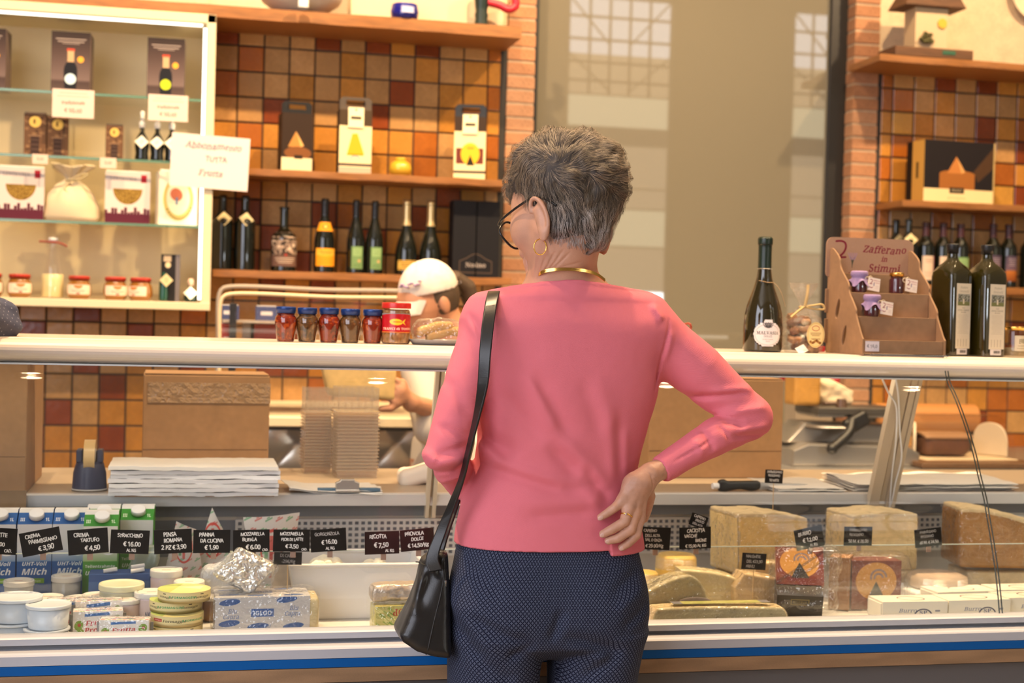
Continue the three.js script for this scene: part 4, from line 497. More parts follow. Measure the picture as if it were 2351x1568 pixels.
function bottle(label, group, p, H, R, kind, o = {}) {
  const b = thing(o.name ?? 'wine_bottle', label, 'bottle', p, o.turn ?? rr(-0.25, 0.25), group);
  part(b, 'bottle_glass', lathe(PROFILE[kind].map(([r, y]) => [r * R, y * H]), 32), o.glass ?? bottleGlass);
  if (o.foil) part(b, 'foil', lathe([...band(kind, H, R, o.foilFrom ?? 0.78, 0.998, 0.0008), [0, H * 1.001]], 24), o.foil);
  if (o.print) part(b, 'label', wrap(band(kind, H, R, o.y0, o.y1, 0.0006), o.print, 0.1, o.arc ?? 2.2), PRINT);
  if (o.neckPrint) part(b, 'neck_label', wrap(band(kind, H, R, o.n0, o.n1, 0.0008), o.neckPrint, 0, o.narc ?? 2.4), PRINT);
  if (o.tag) { const t = part(b, 'tag', printed(0.042, 0.042, 0.001, o.tag, '#cbb98a'), PRINT, [rr(-0.005, 0.005), H * 0.68, R * 0.78], [-0.35, 0, PI / 4 + rr(-0.2, 0.2)]); part(t, 'string', tube([[0.016, 0.016, 0], [0.01, 0.022, -R * 0.3], [0.018, 0.018, -R * 0.8]], 0.0008, 10, 5), M.cork); }
  return b;
}
const lines = (c, x, y, w, n, step, color, h = 1.6) => { c.fillStyle = color; for (let i = 0; i < n; i++) { const k = w * (0.7 + 0.3 * Math.abs(Math.sin(i * 2.3 + x))); c.fillRect(x + (w - k) / 2, y + i * step, k, h); } };
const tagPrint = cell(64, 64, (c, w, h) => { c.fillStyle = '#d2c193'; c.fillRect(0, 0, w, h); c.save(); c.translate(32, 32); c.rotate(-PI / 4); lines(c, -20, -8, 40, 4, 6, '#8a7a55'); c.restore(); });
const L = {
  orange: cell(150, 120, (c, w, h) => { c.fillStyle = '#e79a1e'; c.fillRect(0, 0, w, h); c.fillStyle = '#f0b13c'; c.fillRect(0, 8, w, 40); lines(c, 30, 18, 90, 3, 9, '#9a4a12', 3); lines(c, 20, 66, 110, 5, 9, '#b4691a'); }),
  orangeNeck: cell(90, 60, (c, w, h) => { c.fillStyle = '#e6961f'; c.fillRect(0, 0, w, h); c.fillStyle = '#d5581b'; c.beginPath(); c.arc(45, 30, 16, 0, 7); c.fill(); c.fillStyle = '#f2c65a'; c.beginPath(); c.arc(45, 30, 9, 0, 7); c.fill(); }),
  green: cell(90, 170, (c, w, h) => { c.fillStyle = '#6f8f5c'; c.fillRect(0, 0, w, h); c.fillStyle = '#8fae74'; c.fillRect(12, 12, w - 24, 60); lines(c, 20, 20, 50, 5, 10, '#42603a', 2); c.fillStyle = '#b99a6a'; c.beginPath(); c.arc(60, 110, 12, 0, 7); c.fill(); lines(c, 16, 132, 58, 4, 8, '#3f5a38', 2); }),
  gold: cell(130, 60, (c, w, h) => { c.fillStyle = '#c8a24c'; c.fillRect(0, 0, w, h); c.fillStyle = '#4b3a18'; c.fillRect(0, 6, w, 3); c.fillRect(0, h - 9, w, 3); lines(c, 24, 18, 82, 3, 10, '#5a431a', 4); }),
  picture: cell(180, 190, (c, w, h) => { c.fillStyle = '#4c3c33'; c.fillRect(0, 0, w, h); for (let i = 0; i < 120; i++) { c.fillStyle = ['#7b675a', '#b39a86', '#2e2520', '#937f70', '#d3bda6'][Math.floor(rnd() * 5)]; c.beginPath(); c.ellipse(rnd() * w, rnd() * h * 0.62, 4 + rnd() * 16, 4 + rnd() * 10, rnd() * 3, 0, 7); c.fill(); } c.fillStyle = '#6d5348'; c.fillRect(0, 130, w, 60); lines(c, 30, 142, 120, 3, 12, '#c9b7a3', 4); c.fillStyle = '#a5352d'; c.fillRect(84, 120, 14, 12); }),
  white: cell(110, 170, (c, w, h) => { c.fillStyle = '#d9bfa8'; c.fillRect(0, 0, w, h); lines(c, 20, 20, 60, 3, 12, '#6b4b44', 3); c.fillStyle = '#9a4b66'; c.fillRect(90, 0, 20, h); lines(c, 14, 110, 66, 5, 9, '#8a7263', 2); }),
  violet: cell(90, 170, (c, w, h) => { const g = c.createLinearGradient(0, 0, 0, h); g.addColorStop(0, '#4d4053'); g.addColorStop(0.55, '#6a5260'); g.addColorStop(0.6, '#b46a2c'); g.addColorStop(1, '#7d421c'); c.fillStyle = g; c.fillRect(0, 0, w, h); lines(c, 14, 20, 60, 4, 14, '#b9a7ad', 3); }),
};
const goldFoil = mat([0.75, 0.55, 0.26], 0.3, { metalness: 0.7 }), blackFoil = mat([0.012, 0.011, 0.012], 0.35), redFoil = mat([0.05, 0.012, 0.016], 0.4);
const R0 = 'sparkling wine bottles on the low left shelf';
bottle('black bottle with square neck tag, nearest the lit cabinet', R0, [0.0887, SH.low, -5.66], 0.2917, 0.041, 'bordeaux', { tag: tagPrint, turn: 0.1 });
bottle('black bottle with square neck tag, second from the lit cabinet', R0, [0.1754, SH.low, -5.66], 0.2927, 0.041, 'bordeaux', { tag: tagPrint, turn: 0.25 });
bottle('stout dark bottle with a picture of pale figures on its label', R0, [0.3269, SH.low, -5.66], 0.2551, 0.05, 'stout', { print: L.picture, y0: 0.08, y1: 0.6, arc: 2.6, turn: 0 });
bottle('black sparkling wine bottle with orange label and orange neck seal', R0, [0.4854, SH.low, -5.66], 0.2945, 0.041, 'champagne', { print: L.orange, y0: 0.09, y1: 0.33, foil: blackFoil, neckPrint: L.orangeNeck, n0: 0.56, n1: 0.68, turn: 0.05 });
bottle('dark bottle with tall green label, left of two alike', R0, [0.6096, SH.low, -5.66], 0.2942, 0.037, 'champagne', { print: L.green, y0: 0.07, y1: 0.37, arc: 1.3, foil: blackFoil, turn: 0 });
bottle('dark bottle with tall green label, right of two alike', R0, [0.6843, SH.low, -5.66], 0.2933, 0.037, 'champagne', { print: L.green, y0: 0.07, y1: 0.37, arc: 1.3, foil: blackFoil, turn: 0.05 });
bottle('cone shaped dark bottle with cream gold neck foil above the white cap, left one', R0, [0.812, SH.low, -5.66], 0.3035, 0.046, 'cone', { print: L.gold, y0: 0.07, y1: 0.2, arc: 2, foil: goldFoil, foilFrom: 0.66, turn: 0 });
bottle('cone shaped dark bottle with cream gold neck foil, beside the black carton', R0, [0.9091, SH.low, -5.66], 0.3046, 0.046, 'cone', { print: L.gold, y0: 0.07, y1: 0.2, arc: 2, foil: goldFoil, foilFrom: 0.66, turn: 0 });
{ // black carton for two bottles
  const p = cell(200, 300, (c, w, h) => { c.fillStyle = '#17161a'; c.fillRect(0, 0, w, h); c.fillStyle = '#060607'; c.fillRect(w / 2 - 4, 0, 8, h); c.strokeStyle = '#5b4a3d'; c.lineWidth = 3; c.beginPath(); c.moveTo(30, 280); c.lineTo(30, 236); c.lineTo(60, 224); c.quadraticCurveTo(100, 190, 140, 224); c.lineTo(170, 236); c.lineTo(170, 280); c.closePath(); c.stroke(); words(c, 'Nocino', 100, 250, 26, { color: '#a99f98', font: 'serif', style: 'bold' }); });
  const o = thing('bottle_carton', 'black two bottle gift carton at the end of the wine shelf', 'box', [1.0912, SH.low, -5.68]), w = 0.191, h = 0.3095;
  part(o, 'carton_half', at(printed(w / 2 - 0.003, h, 0.1, [p[0], p[1], (p[0] + p[2]) / 2 - 0.003, p[3]], '#141317'), -w / 4 - 0.001, h / 2, 0), PRINT); part(o, 'carton_half', at(printed(w / 2 - 0.003, h, 0.1, [(p[0] + p[2]) / 2 + 0.003, p[1], p[2], p[3]], '#141317'), w / 4 + 0.001, h / 2, 0), PRINT);
}
// gift boxes of cheese on the middle shelf
const wedge = (c, x, y, s, a, b) => { c.fillStyle = a; c.beginPath(); c.moveTo(x - s, y); c.lineTo(x - s * 0.1, y - s * 1.5); c.lineTo(x + s * 0.45, y); c.closePath(); c.fill(); c.fillStyle = b; c.beginPath(); c.moveTo(x + s * 0.45, y); c.lineTo(x - s * 0.1, y - s * 1.5); c.lineTo(x + s * 0.85, y - s * 0.15); c.closePath(); c.fill(); };
function giftBox(label, p, w, h, face, css, handle, tagOn, turn) {
  const o = thing('gift_box', label, 'box', p, turn, 'handled cheese gift boxes on the middle left shelf'), d = w * 0.75, hb = h * 0.83;
  part(o, 'carton', at(printed(w, hb, d, face, css, { left: solid('#2b1d12'), right: solid('#4a3520') }), 0, hb / 2, 0), PRINT);
  const s = shape([[-w / 2, 0], [w / 2, 0], [w / 2, h * 0.13], [w / 2 - 0.012, h * 0.17], [-w / 2 + 0.012, h * 0.17], [-w / 2, h * 0.13]]); s.holes.push(new THREE.Path([[-w * 0.3, h * 0.06], [w * 0.3, h * 0.06], [w * 0.28, h * 0.125], [-w * 0.28, h * 0.125]].map(([x, y]) => new THREE.Vector2(x, y))));
  part(o, 'handle', at(metricUV(ext(s, 0.006, 0.001)), 0, hb, d * 0.3, 0.02), handle);
  if (tagOn) part(o, 'tag', printed(w * 0.48, w * 0.62, 0.0015, cell(60, 80, (c, ww, hh) => { c.fillStyle = '#efe0b8'; c.fillRect(0, 0, ww, hh); c.fillStyle = '#222'; c.beginPath(); c.arc(30, 10, 4, 0, 7); c.fill(); c.fillStyle = '#3a3326'; c.fillRect(10, 36, 40, 12); }), '#eeddb0'), PRINT, [0, hb * 0.88, d / 2 + 0.004], [-0.05, 0, 0]);
  return o;
}
giftBox('dark brown handled gift box showing a cheese wedge over a cream base', [0.3604, SH.mid, -5.64], 0.1194, 0.273, cell(140, 220, (c, w, h) => { c.fillStyle = '#33241a'; c.fillRect(0, 0, w, h); wedge(c, 68, 128, 40, '#b9803f', '#d9a862'); c.fillStyle = '#7b4c26'; c.beginPath(); c.ellipse(74, 150, 62, 24, 0, 0, 7); c.fill(); c.fillStyle = '#ecd9ac'; c.fillRect(0, 168, w, 52); c.fillStyle = '#2b2016'; c.fillRect(58, 158, 38, 14); }), '#33241a', M.black, false, 0.12);
giftBox('cream handled gift box with a big yellow cheese wedge and white tag', [0.5909, SH.mid, -5.64], 0.1274, 0.3029, cell(140, 240, (c, w, h) => { c.fillStyle = '#453524'; c.fillRect(0, 0, w, 60); c.fillStyle = '#ecd7a6'; c.fillRect(0, 60, w, h); c.fillStyle = '#e3a826'; c.beginPath(); c.moveTo(34, 168); c.lineTo(56, 90); c.lineTo(78, 88); c.lineTo(108, 164); c.quadraticCurveTo(70, 176, 34, 168); c.fill(); c.fillStyle = '#c98c18'; c.fillRect(34, 164, 72, 6); c.strokeStyle = '#8a83a8'; c.lineWidth = 4; c.beginPath(); c.arc(70, 196, 24, PI * 1.15, PI * 1.85); c.stroke(); c.fillStyle = '#453a3a'; c.fillRect(0, 200, w, 10); c.fillStyle = '#b9a890'; c.fillRect(0, 214, w, 30); }), '#ecd7a6', mat([0.07, 0.05, 0.035], 0.6), true, 0.02);
giftBox('cream handled gift box with a round yellow cheese and black notch', [1.0589, SH.mid, -5.64], 0.1261, 0.3014, cell(140, 240, (c, w, h) => { c.fillStyle = '#3a2a1e'; c.fillRect(0, 0, w, 56); c.fillStyle = '#ecd9a8'; c.fillRect(0, 56, w, h); c.fillStyle = '#6e3328'; c.fillRect(10, 120, 120, 60); c.fillStyle = '#ecb62e'; c.beginPath(); c.arc(72, 142, 42, 0, 7); c.fill(); c.fillStyle = '#2a2418'; c.beginPath(); c.moveTo(72, 146); c.lineTo(56, 186); c.lineTo(92, 186); c.fill(); c.fillStyle = '#b58d2a'; c.fillRect(58, 116, 30, 8); c.fillStyle = '#3a3330'; c.fillRect(0, 206, w, 10); }), '#ecd9a8', M.black, true, -0.22);
{ const o = thing('sugar_pot', 'small round yellow pot between the gift boxes', 'pot', [0.7769, SH.mid, -5.63]); const y = mat([0.6, 0.37, 0.03], 0.15), r = 0.045; part(o, 'pot_body', lathe([[0, 0], [r * 0.6, 0], [r * 0.95, r * 0.4], [r, r * 0.75], [r * 0.85, r * 1.2], [r * 0.55, r * 1.4], [r * 0.5, r * 1.42], [0, r * 1.42]], 32), y); part(o, 'lid', lathe([[0, r * 1.72], [r * 0.42, r * 1.7], [r * 0.5, r * 1.55], [r * 0.48, r * 1.42], [0, r * 1.42]], 32), y); }
// on top of the upper left shelf
{ const w = 0.6146; single('carton', 'cream white carton lying on the top left shelf', 'box', box(w, 0.2, 0.13, 0.004), mat([0.66, 0.52, 0.33], 0.8), [0.8721, SH.top + 0.1, -5.7]);
  const d = thing('glass_dish', 'cobalt blue glass dish on the top left shelf', 'dish', [0.7657, SH.top, -5.54]); part(d, 'bowl', lathe([[0, 0], [0.045, 0], [0.052, 0.008], [0.056, 0.03], [0.05, 0.06], [0.046, 0.06], [0.05, 0.03], [0.044, 0.012], [0, 0.01]], 32), mat([0.06, 0.06, 0.6], 0.05, { transmission: 0.8, thickness: 0.01, attenuationColor: new THREE.Color(0.05, 0.05, 0.7), attenuationDistance: 0.01 })); part(d, 'sticker', wrap([[0.0572, 0.02], [0.0572, 0.045]], solid('#b9b9d8'), 0.1, 0.9), PRINT);
  const b = thing('water_jug', 'dark green ribbed jug with red handle on the end of the top left shelf', 'jug', [1.0748, SH.top, -5.56]); part(b, 'jug_body', lathe([[0, 0], [0.026, 0], [0.028, 0.01], [0.024, 0.03], [0.027, 0.045], [0.023, 0.06], [0.026, 0.08], [0.03, 0.12], [0.03, 0.16], [0, 0.16]], 24), mat([0.008, 0.02, 0.016], 0.4)); part(b, 'jug_handle', tube([[0.02, 0.1, 0], [0.07, 0.09, 0.005], [0.11, 0.075, 0.01], [0.135, 0.09, 0.01], [0.13, 0.14, 0.01]], 0.016, 30, 10), mat([0.45, 0.012, 0.03], 0.4));
  const t = thing('tin_bowl', 'low pale metal bowl at the left of the top shelf', 'bowl', [0.3669, SH.top, -5.6]); part(t, 'bowl', lathe([[0, 0], [0.08, 0], [0.15, 0.05], [0.165, 0.08], [0.16, 0.08], [0.14, 0.05], [0, 0.008]], 36), mat([0.5, 0.47, 0.42], 0.4)); part(t, 'foot', lathe([[0.02, 0], [0.02, 0.03], [0, 0.03]], 20), M.white, [0, 0, 0.16]); }
// inside the lit cabinet
const CS = (i) => CAB.glass[i], cy0 = CAB.floor;
function balsamicBox(label, p, w, h, dot) { const o = thing('vinegar_box', label, 'box', p, rr(-0.05, 0.05), 'brown vinegar boxes on the top glass shelf'); part(o, 'carton', at(printed(w, h, w * 0.85, cell(130, 210, (c, W, H) => { const g = c.createLinearGradient(0, 0, 0, H); g.addColorStop(0, '#2c2220'); g.addColorStop(0.3, '#4b3a36'); g.addColorStop(0.78, '#75625c'); g.addColorStop(0.82, '#4a3a36'); g.addColorStop(1, '#5e4d48'); c.fillStyle = g; c.fillRect(0, 0, W, H); lines(c, 14, 24, 102, 2, 9, '#a99a92', 3); lines(c, 36, 40, 58, 1, 9, '#a99a92', 2); c.fillStyle = '#c2a078'; c.fillRect(54, 64, 22, 40); c.fillStyle = '#c8452f'; c.fillRect(52, 58, 26, 8); c.fillStyle = '#1b1b22'; c.beginPath(); c.moveTo(54, 104); c.quadraticCurveTo(38, 120, 44, 160); c.lineTo(46, 196); c.lineTo(84, 196); c.lineTo(86, 160); c.quadraticCurveTo(92, 120, 76, 104); c.fill(); c.fillStyle = '#e0d6d6'; c.fillRect(54, 198, 24, 7); c.fillStyle = '#f0a63a'; c.beginPath(); c.arc(98, 94, 11, 0, 7); c.fill(); c.fillStyle = dot; c.beginPath(); c.arc(65, 162, 19, 0, 7); c.fill(); }), '#3a2d29', { right: solid('#6b5a54') }), 0, h / 2, 0), PRINT); return o; }
balsamicBox('brown vinegar box cut by the left edge, top glass shelf', [-0.7666, CS(0), -5.55], 0.1347, 0.2184, '#d8e8f0');
balsamicBox('brown vinegar box with pale blue round seal, top glass shelf', [-0.473, CS(0), -5.55], 0.1379, 0.224, '#d4ecf2');
balsamicBox('brown vinegar box with yellow green round seal, top glass shelf', [-0.1322, CS(0), -5.55], 0.1349, 0.2238, '#c3cf2a');
const noteCell = (w, h, css, draw) => cell(w, h, (c, W, H) => { c.fillStyle = css; c.fillRect(0, 0, W, H); draw?.(c, W, H); });
const pinkNote = noteCell(110, 80, '#e6cdbd', (c) => { lines(c, 12, 10, 86, 2, 9, '#b39a8c'); hand(c, 'tradizionale', 55, 38, 12, '#8a7468'); hand(c, '€ 50,00', 55, 60, 15, '#8a7468'); });
for (const [x, y, w, h, l] of [[168, 238, 88, 62, 'left'], [386, 248, 86, 58, 'right']]) { const q = { left: [-0.46, 2.0685, -5.462], right: [-0.1213, 2.0719, -5.462] }[l]; single('price_card', `pinkish price card hung on the top glass shelf, ${l} of two`, 'card', printed(w * 0.00167, h * 0.00167, 0.002, pinkNote, '#e6cdbd'), PRINT, q); }
const smallNote = noteCell(50, 36, '#e4c8b4', (c) => hand(c, '3,50', 25, 18, 12, '#a58c7c'));
single('price_card', 'tiny pink price card under the pair of coffee coloured packets', 'card', printed(0.0541, 0.035, 0.002, smallNote, '#e4c8b4'), PRINT, [-0.5719, 1.8603, -5.462]);
single('price_card', 'tiny pink price card under the lone coffee coloured packet', 'card', printed(0.0579, 0.0386, 0.002, smallNote, '#e4c8b4'), PRINT, [-0.3325, 1.8577, -5.462]);
const packetPrint = cell(90, 180, (c, w, h) => { c.fillStyle = '#6b4c34'; c.fillRect(0, 0, w, h); for (let i = 0; i < 50; i++) { c.fillStyle = ['#4c3322', '#8a6848', '#5b4029'][i % 3]; c.fillRect(rnd() * w, rnd() * h, 5 + rnd() * 16, 4 + rnd() * 10); } c.fillStyle = '#d9b55e'; c.beginPath(); c.arc(45, 34, 24, 0, 7); c.fill(); c.fillStyle = '#5b4322'; c.fillRect(38, 24, 8, 18); c.fillStyle = '#3c2a24'; c.fillRect(28, 96, 34, 84); c.fillStyle = '#8c6c50'; c.fillRect(18, 90, 54, 6); for (let i = 0; i < 4; i++) { c.fillStyle = '#5d463a'; c.fillRect(30, 108 + i * 20, 30, 4); } });
const packetAt = (label, p, h) => { const o = thing('food_packet', label, 'packet', p, rr(-0.06, 0.06), 'patterned brown packets on the second glass shelf'), w = h * 0.5; part(o, 'carton', at(printed(w, h, w * 0.6, packetPrint, '#5a402c'), 0, h / 2, 0), PRINT); part(o, 'folded_top', at(box(w * 0.96, 0.008, w * 0.4, 0.002), 0, h + 0.003, 0), mat([0.1, 0.06, 0.035], 0.6)); };
packetAt('patterned brown packet with gold round label, left of the touching pair', [-0.5985, CS(1), -5.55], 0.1567); packetAt('patterned brown packet with gold round label, right of the touching pair', [-0.5206, CS(1), -5.56], 0.1507); packetAt('smaller patterned brown packet standing alone beside the three tiny bottles', [-0.3163, CS(1), -5.55], 0.1275);
const whiteTag = noteCell(40, 40, '#f3ecd8', (c) => lines(c, 8, 14, 24, 3, 5, '#b6a890'));
for (const [i, [x, l]] of [[-0.2158, 'left of three'], [-0.1602, 'middle of three'], [-0.1075, 'right of three']].entries()) { const o = thing('vinegar_bottle', 'tiny black balsamic bottle with white diamond tag and pale stopper, ' + l, 'bottle', [x, CS(1), -5.53], 0, 'tiny vinegar bottles on the second glass shelf'); const R = 0.027, H = 0.125; part(o, 'bottle_glass', lathe([[0, 0], [R * 0.8, 0], [R * 0.95, 0.01], [R * 0.85, 0.03], [R, 0.06], [R * 0.8, 0.085], [0.008, 0.11], [0.008, H], [0, H]], 24), bottleGlass); part(o, 'stopper', lathe([[0, H], [0.011, H], [0.012, H + 0.02], [0.006, H + 0.028], [i ? 0.006 : 0.009, H + (i ? 0.034 : 0.06)], [0, H + (i ? 0.036 : 0.066)]], 16), M.paper); part(o, 'tag', printed(0.036, 0.036, 0.001, whiteTag, '#efe6cd'), PRINT, [0, 0.07, R + 0.003], [-0.1, 0, PI / 4]); }
const pastaPrint = cell(210, 230, (c, w, h) => { c.fillStyle = '#d9cbc2'; c.fillRect(0, 0, w, h); words(c, 'LENTICCHIA', 84, 30, 20, { color: '#6d5a5c', font: 'serif' }); c.fillStyle = '#a8222f'; c.fillRect(166, 12, 26, 34); c.fillStyle = '#8a6a2a'; c.beginPath(); c.arc(105, 76, 68, 0, PI); c.fill(); for (let i = 0; i < 150; i++) { c.fillStyle = ['#b08c3f', '#6a4d1a', '#9b7a33'][i % 3]; const a = rnd() * PI, r = Math.sqrt(rnd()) * 64; c.fillRect(103 + r * Math.cos(a), 76 + r * Math.sin(a), 6, 4); } c.fillStyle = '#5a1f30'; c.fillRect(0, 186, w, 44); for (let i = 0; i < 14; i++) c.fillRect(i * 15, 170 + 14 * Math.sin(i * 1.9), 13, 40); });
function pasta(label, p) { const o = thing('lentil_pack', label, 'packet', p, 0.03, 'square lentil packs on the third glass shelf'), w = 0.1627, h = 0.1934; part(o, 'carton', at(printed(w, h, 0.06, pastaPrint, '#d9cbc2'), 0, h / 2, 0), PRINT); part(o, 'top_seam', at(box(w * 0.98, 0.008, 0.01, 0.002), 0, h + 0.003, 0), M.paper); }
pasta('square lentil pack with half round window, left of the cloth sack', [-0.6435, CS(2), -5.54]); pasta('square lentil pack with half round window, right of the cloth sack', [-0.2634, CS(2), -5.54]);
{ const o = thing('cloth_sack', 'cream cloth sack tied at the neck with a ribbon bow', 'sack', [-0.4676, CS(2), -5.56]); const sx = 0.0977; const g = lathe([[0, 0], [sx * 0.92, 0], [sx * 1.02, 0.02], [sx, 0.06], [sx * 0.86, 0.1], [sx * 0.5, 0.135], [sx * 0.2, 0.155], [sx * 0.28, 0.175], [sx * 0.7, 0.205], [sx * 0.75, 0.212], [sx * 0.6, 0.208], [0, 0.18]], 48); part(o, 'sack_cloth', warp(g, (v) => { const a = Math.atan2(v.z, v.x), k = smoothstep(v.y, 0.05, 0.16); const f = 1 + 0.16 * k * Math.sin(a * 7 + 1) + 0.06 * Math.sin(a * 3 + v.y * 40); v.x *= f; v.z *= f * 0.75; v.y += 0.006 * Math.sin(a * 3) * k; }), mat([0.68, 0.55, 0.36], 0.9)); part(o, 'ribbon', merge([tube([[-0.02, 0.152, 0.03], [0, 0.156, 0.036], [0.02, 0.152, 0.03]], 0.004, 12, 6), tube([[0, 0.155, 0.034], [0.03, 0.175, 0.04], [0.06, 0.18, 0.03], [0.03, 0.16, 0.036], [0, 0.155, 0.034]], 0.003, 24, 6), tube([[0, 0.155, 0.034], [-0.02, 0.12, 0.05], [0.01, 0.09, 0.06]], 0.003, 20, 6)]), mat([0.5, 0.4, 0.22], 0.6)); }
{ const p = cell(160, 190, (c, w, h) => { c.fillStyle = '#efe3cc'; c.fillRect(0, 0, w, h); c.fillStyle = '#d6b96a'; c.beginPath(); c.ellipse(80, 96, 62, 76, 0, 0, 7); c.fill(); c.fillStyle = '#efe0bd'; c.beginPath(); c.ellipse(80, 92, 48, 60, 0, 0, 7); c.fill(); c.fillStyle = '#c06a4c'; c.beginPath(); c.ellipse(72, 80, 26, 22, 0.4, 0, 7); c.fill(); c.fillStyle = '#5c7a9a'; c.fillRect(70, 90, 8, 26); for (let i = 0; i < 12; i++) { const a = 0.4 + i * 0.2; c.fillStyle = '#4a4636'; c.fillRect(80 + 54 * Math.cos(a), 96 + 66 * Math.sin(a), 6, 6); } });
  const o = thing('flour_pack', 'white pack with an oval cream label beside the cabinet frame', 'packet', [-0.0852, CS(2), -5.55], 0.2); const w = 0.1453, h = 0.2015; part(o, 'carton', at(printed(w, h, 0.07, p, '#efe3cc'), 0, h / 2, 0), PRINT); part(o, 'folded_top', at(box(w * 0.9, 0.012, 0.03, 0.004), 0, h + 0.004, 0), M.paper); }
// jars, bottles on the cabinet floor
const jarPrint = cell(160, 80, (c, w, h) => { c.fillStyle = '#e9d3bd'; c.beginPath(); c.rect(0, 0, w, h); c.fill(); c.fillStyle = '#c7763c'; c.beginPath(); c.arc(80, 6, 26, 0, PI); c.fill(); lines(c, 40, 40, 80, 3, 9, '#9b7a66', 3); c.fillStyle = '#8a2a2a'; c.fillRect(70, 66, 20, 10); });
const redLid = mat([0.5, 0.035, 0.02], 0.3), honey = mat([0.3, 0.12, 0.02], 0.08, { clearcoat: 0.5 });
function squatJar(label, p, turn) { const o = thing('preserve_jar', label, 'jar', p, turn, 'red lidded preserve jars on the cabinet floor'), r = 0.045; part(o, 'jar_glass', lathe([[0, 0], [r * 0.75, 0], [r * 0.95, r * 0.35], [r, r * 0.8], [r * 0.92, r * 1.25], [r * 0.78, r * 1.5], [r * 0.78, r * 1.6], [0, r * 1.6]], 36), honey); part(o, 'lid', lathe([[0, r * 1.95], [r * 0.8, r * 1.93], [r * 0.86, r * 1.88], [r * 0.86, r * 1.6], [0, r * 1.6]], 36), redLid); part(o, 'label', wrap([[r * 0.965, r * 0.4], [r * 1.012, r * 0.8], [r * 0.97, r * 1.2]], jarPrint, 0.1, 2.3), PRINT); }
squatJar('red lidded preserve jar cut by the left edge of the picture', [-0.7436, cy0, -5.53], 0); squatJar('red lidded preserve jar left of the clear milk bottle', [-0.6428, cy0, -5.53], 0.1); squatJar('red lidded preserve jar right of the clear milk bottle', [-0.4312, cy0, -5.53], -0.1); squatJar('red lidded preserve jar, left of the touching pair', [-0.3011, cy0, -5.53], 0.15); squatJar('red lidded preserve jar turned aside, right of the touching pair', [-0.2094, cy0, -5.53], -0.7);
{ const o = thing('glass_bottle', 'clear glass bottle of pale liqueur with a red ribbon on its neck', 'bottle', [-0.5278, cy0, -5.55]); const r = 0.0422, H = 0.2273; part(o, 'bottle_glass', lathe([[0, 0], [r * 0.95, 0], [r, 0.006], [r, H * 0.42], [r * 0.85, H * 0.55], [r * 0.5, H * 0.78], [r * 0.42, H * 0.9], [r * 0.5, H * 0.91], [r * 0.5, H * 0.95], [0, H * 0.95]], 32), M.pane); part(o, 'liqueur', lathe([[0, 0.006], [r * 0.9, 0.006], [r * 0.92, H * 0.4], [0, H * 0.4]], 28), mat([0.72, 0.6, 0.3], 0.15)); part(o, 'stopper', lathe([[0, H * 0.94], [r * 0.45, H * 0.94], [r * 0.42, H], [0, H]], 20), M.white); part(o, 'ribbon', merge([tube([[-0.05, H * 0.93, 0.01], [-0.02, H * 0.925, 0.018], [0, H * 0.92, 0.02], [0.025, H * 0.91, 0.02], [0.05, H * 0.86, 0.015]], 0.004, 24, 6), tube([[-0.014, H * 0.92, 0], [0, H * 0.92, 0.016], [0.014, H * 0.92, 0]], 0.004, 14, 6)]), mat([0.3, 0.06, 0.04], 0.6)); }
{ const o = thing('vinegar_box', 'dark tall box with a small green tagged bottle tied to it', 'box', [-0.1015, cy0, -5.56]); const w = 0.0695, h = 0.1787; part(o, 'carton', at(printed(w, h, w * 0.9, cell(60, 140, (c, W, H) => { c.fillStyle = '#1f1b1c'; c.fillRect(0, 0, W, H); c.fillStyle = '#b7a084'; c.fillRect(8, 4, 24, 18); c.fillStyle = '#6a6264'; c.fillRect(46, 0, 14, H); c.fillStyle = '#d8c39a'; c.beginPath(); c.arc(22, 32, 9, 0, 7); c.fill(); }), '#2a2526', { right: solid('#6a6264') }), 0, h / 2, 0), PRINT); part(o, 'small_bottle', lathe([[0, 0], [0.014, 0], [0.016, 0.01], [0.016, 0.07], [0.006, 0.09], [0.006, 0.11], [0, 0.11]], 20), mat([0.01, 0.06, 0.04], 0.08), [-w * 0.35, 0, w * 0.55]); part(o, 'tag', printed(0.036, 0.036, 0.001, tagPrint, '#cbb98a'), PRINT, [-w * 0.2, h * 0.45, w * 0.62 + 0.016], [0, 0.1, PI / 4]); }
{ const o = thing('vinegar_bottle', 'squat tiny bottle with white diamond tag in the cabinet corner', 'bottle', [-0.0256, cy0, -5.54]); part(o, 'bottle_glass', lathe([[0, 0], [0.022, 0], [0.026, 0.012], [0.022, 0.034], [0.008, 0.05], [0.008, 0.062], [0, 0.062]], 24), mat([0.012, 0.03, 0.025], 0.08)); part(o, 'stopper', lathe([[0, 0.062], [0.011, 0.062], [0.013, 0.08], [0.008, 0.09], [0, 0.09]], 16), mat([0.6, 0.4, 0.28], 0.6)); part(o, 'tag', printed(0.036, 0.036, 0.001, whiteTag, '#efe6cd'), PRINT, [0, 0.035, 0.03], [-0.1, 0, PI / 4]); }
{ const p = noteCell(180, 130, '#ecd9d0', (c) => { hand(c, 'Abbonamento', 96, 26, 20, '#6b6570', { style: 'italic', font: 'serif' }); hand(c, 'TUTTA', 104, 58, 18, '#6b6570'); hand(c, 'Frutta', 92, 92, 20, '#6b6570', { style: 'italic', font: 'serif' }); }); single('paper_notice', 'white paper notice with handwriting taped over the cabinet frame', 'notice', warp(printed(0.2856, 0.198, 0.001, p, '#ecd9d0'), () => 0), PRINT, [0.035, 1.8765, -5.438], [0, 0.02, -0.035]); }
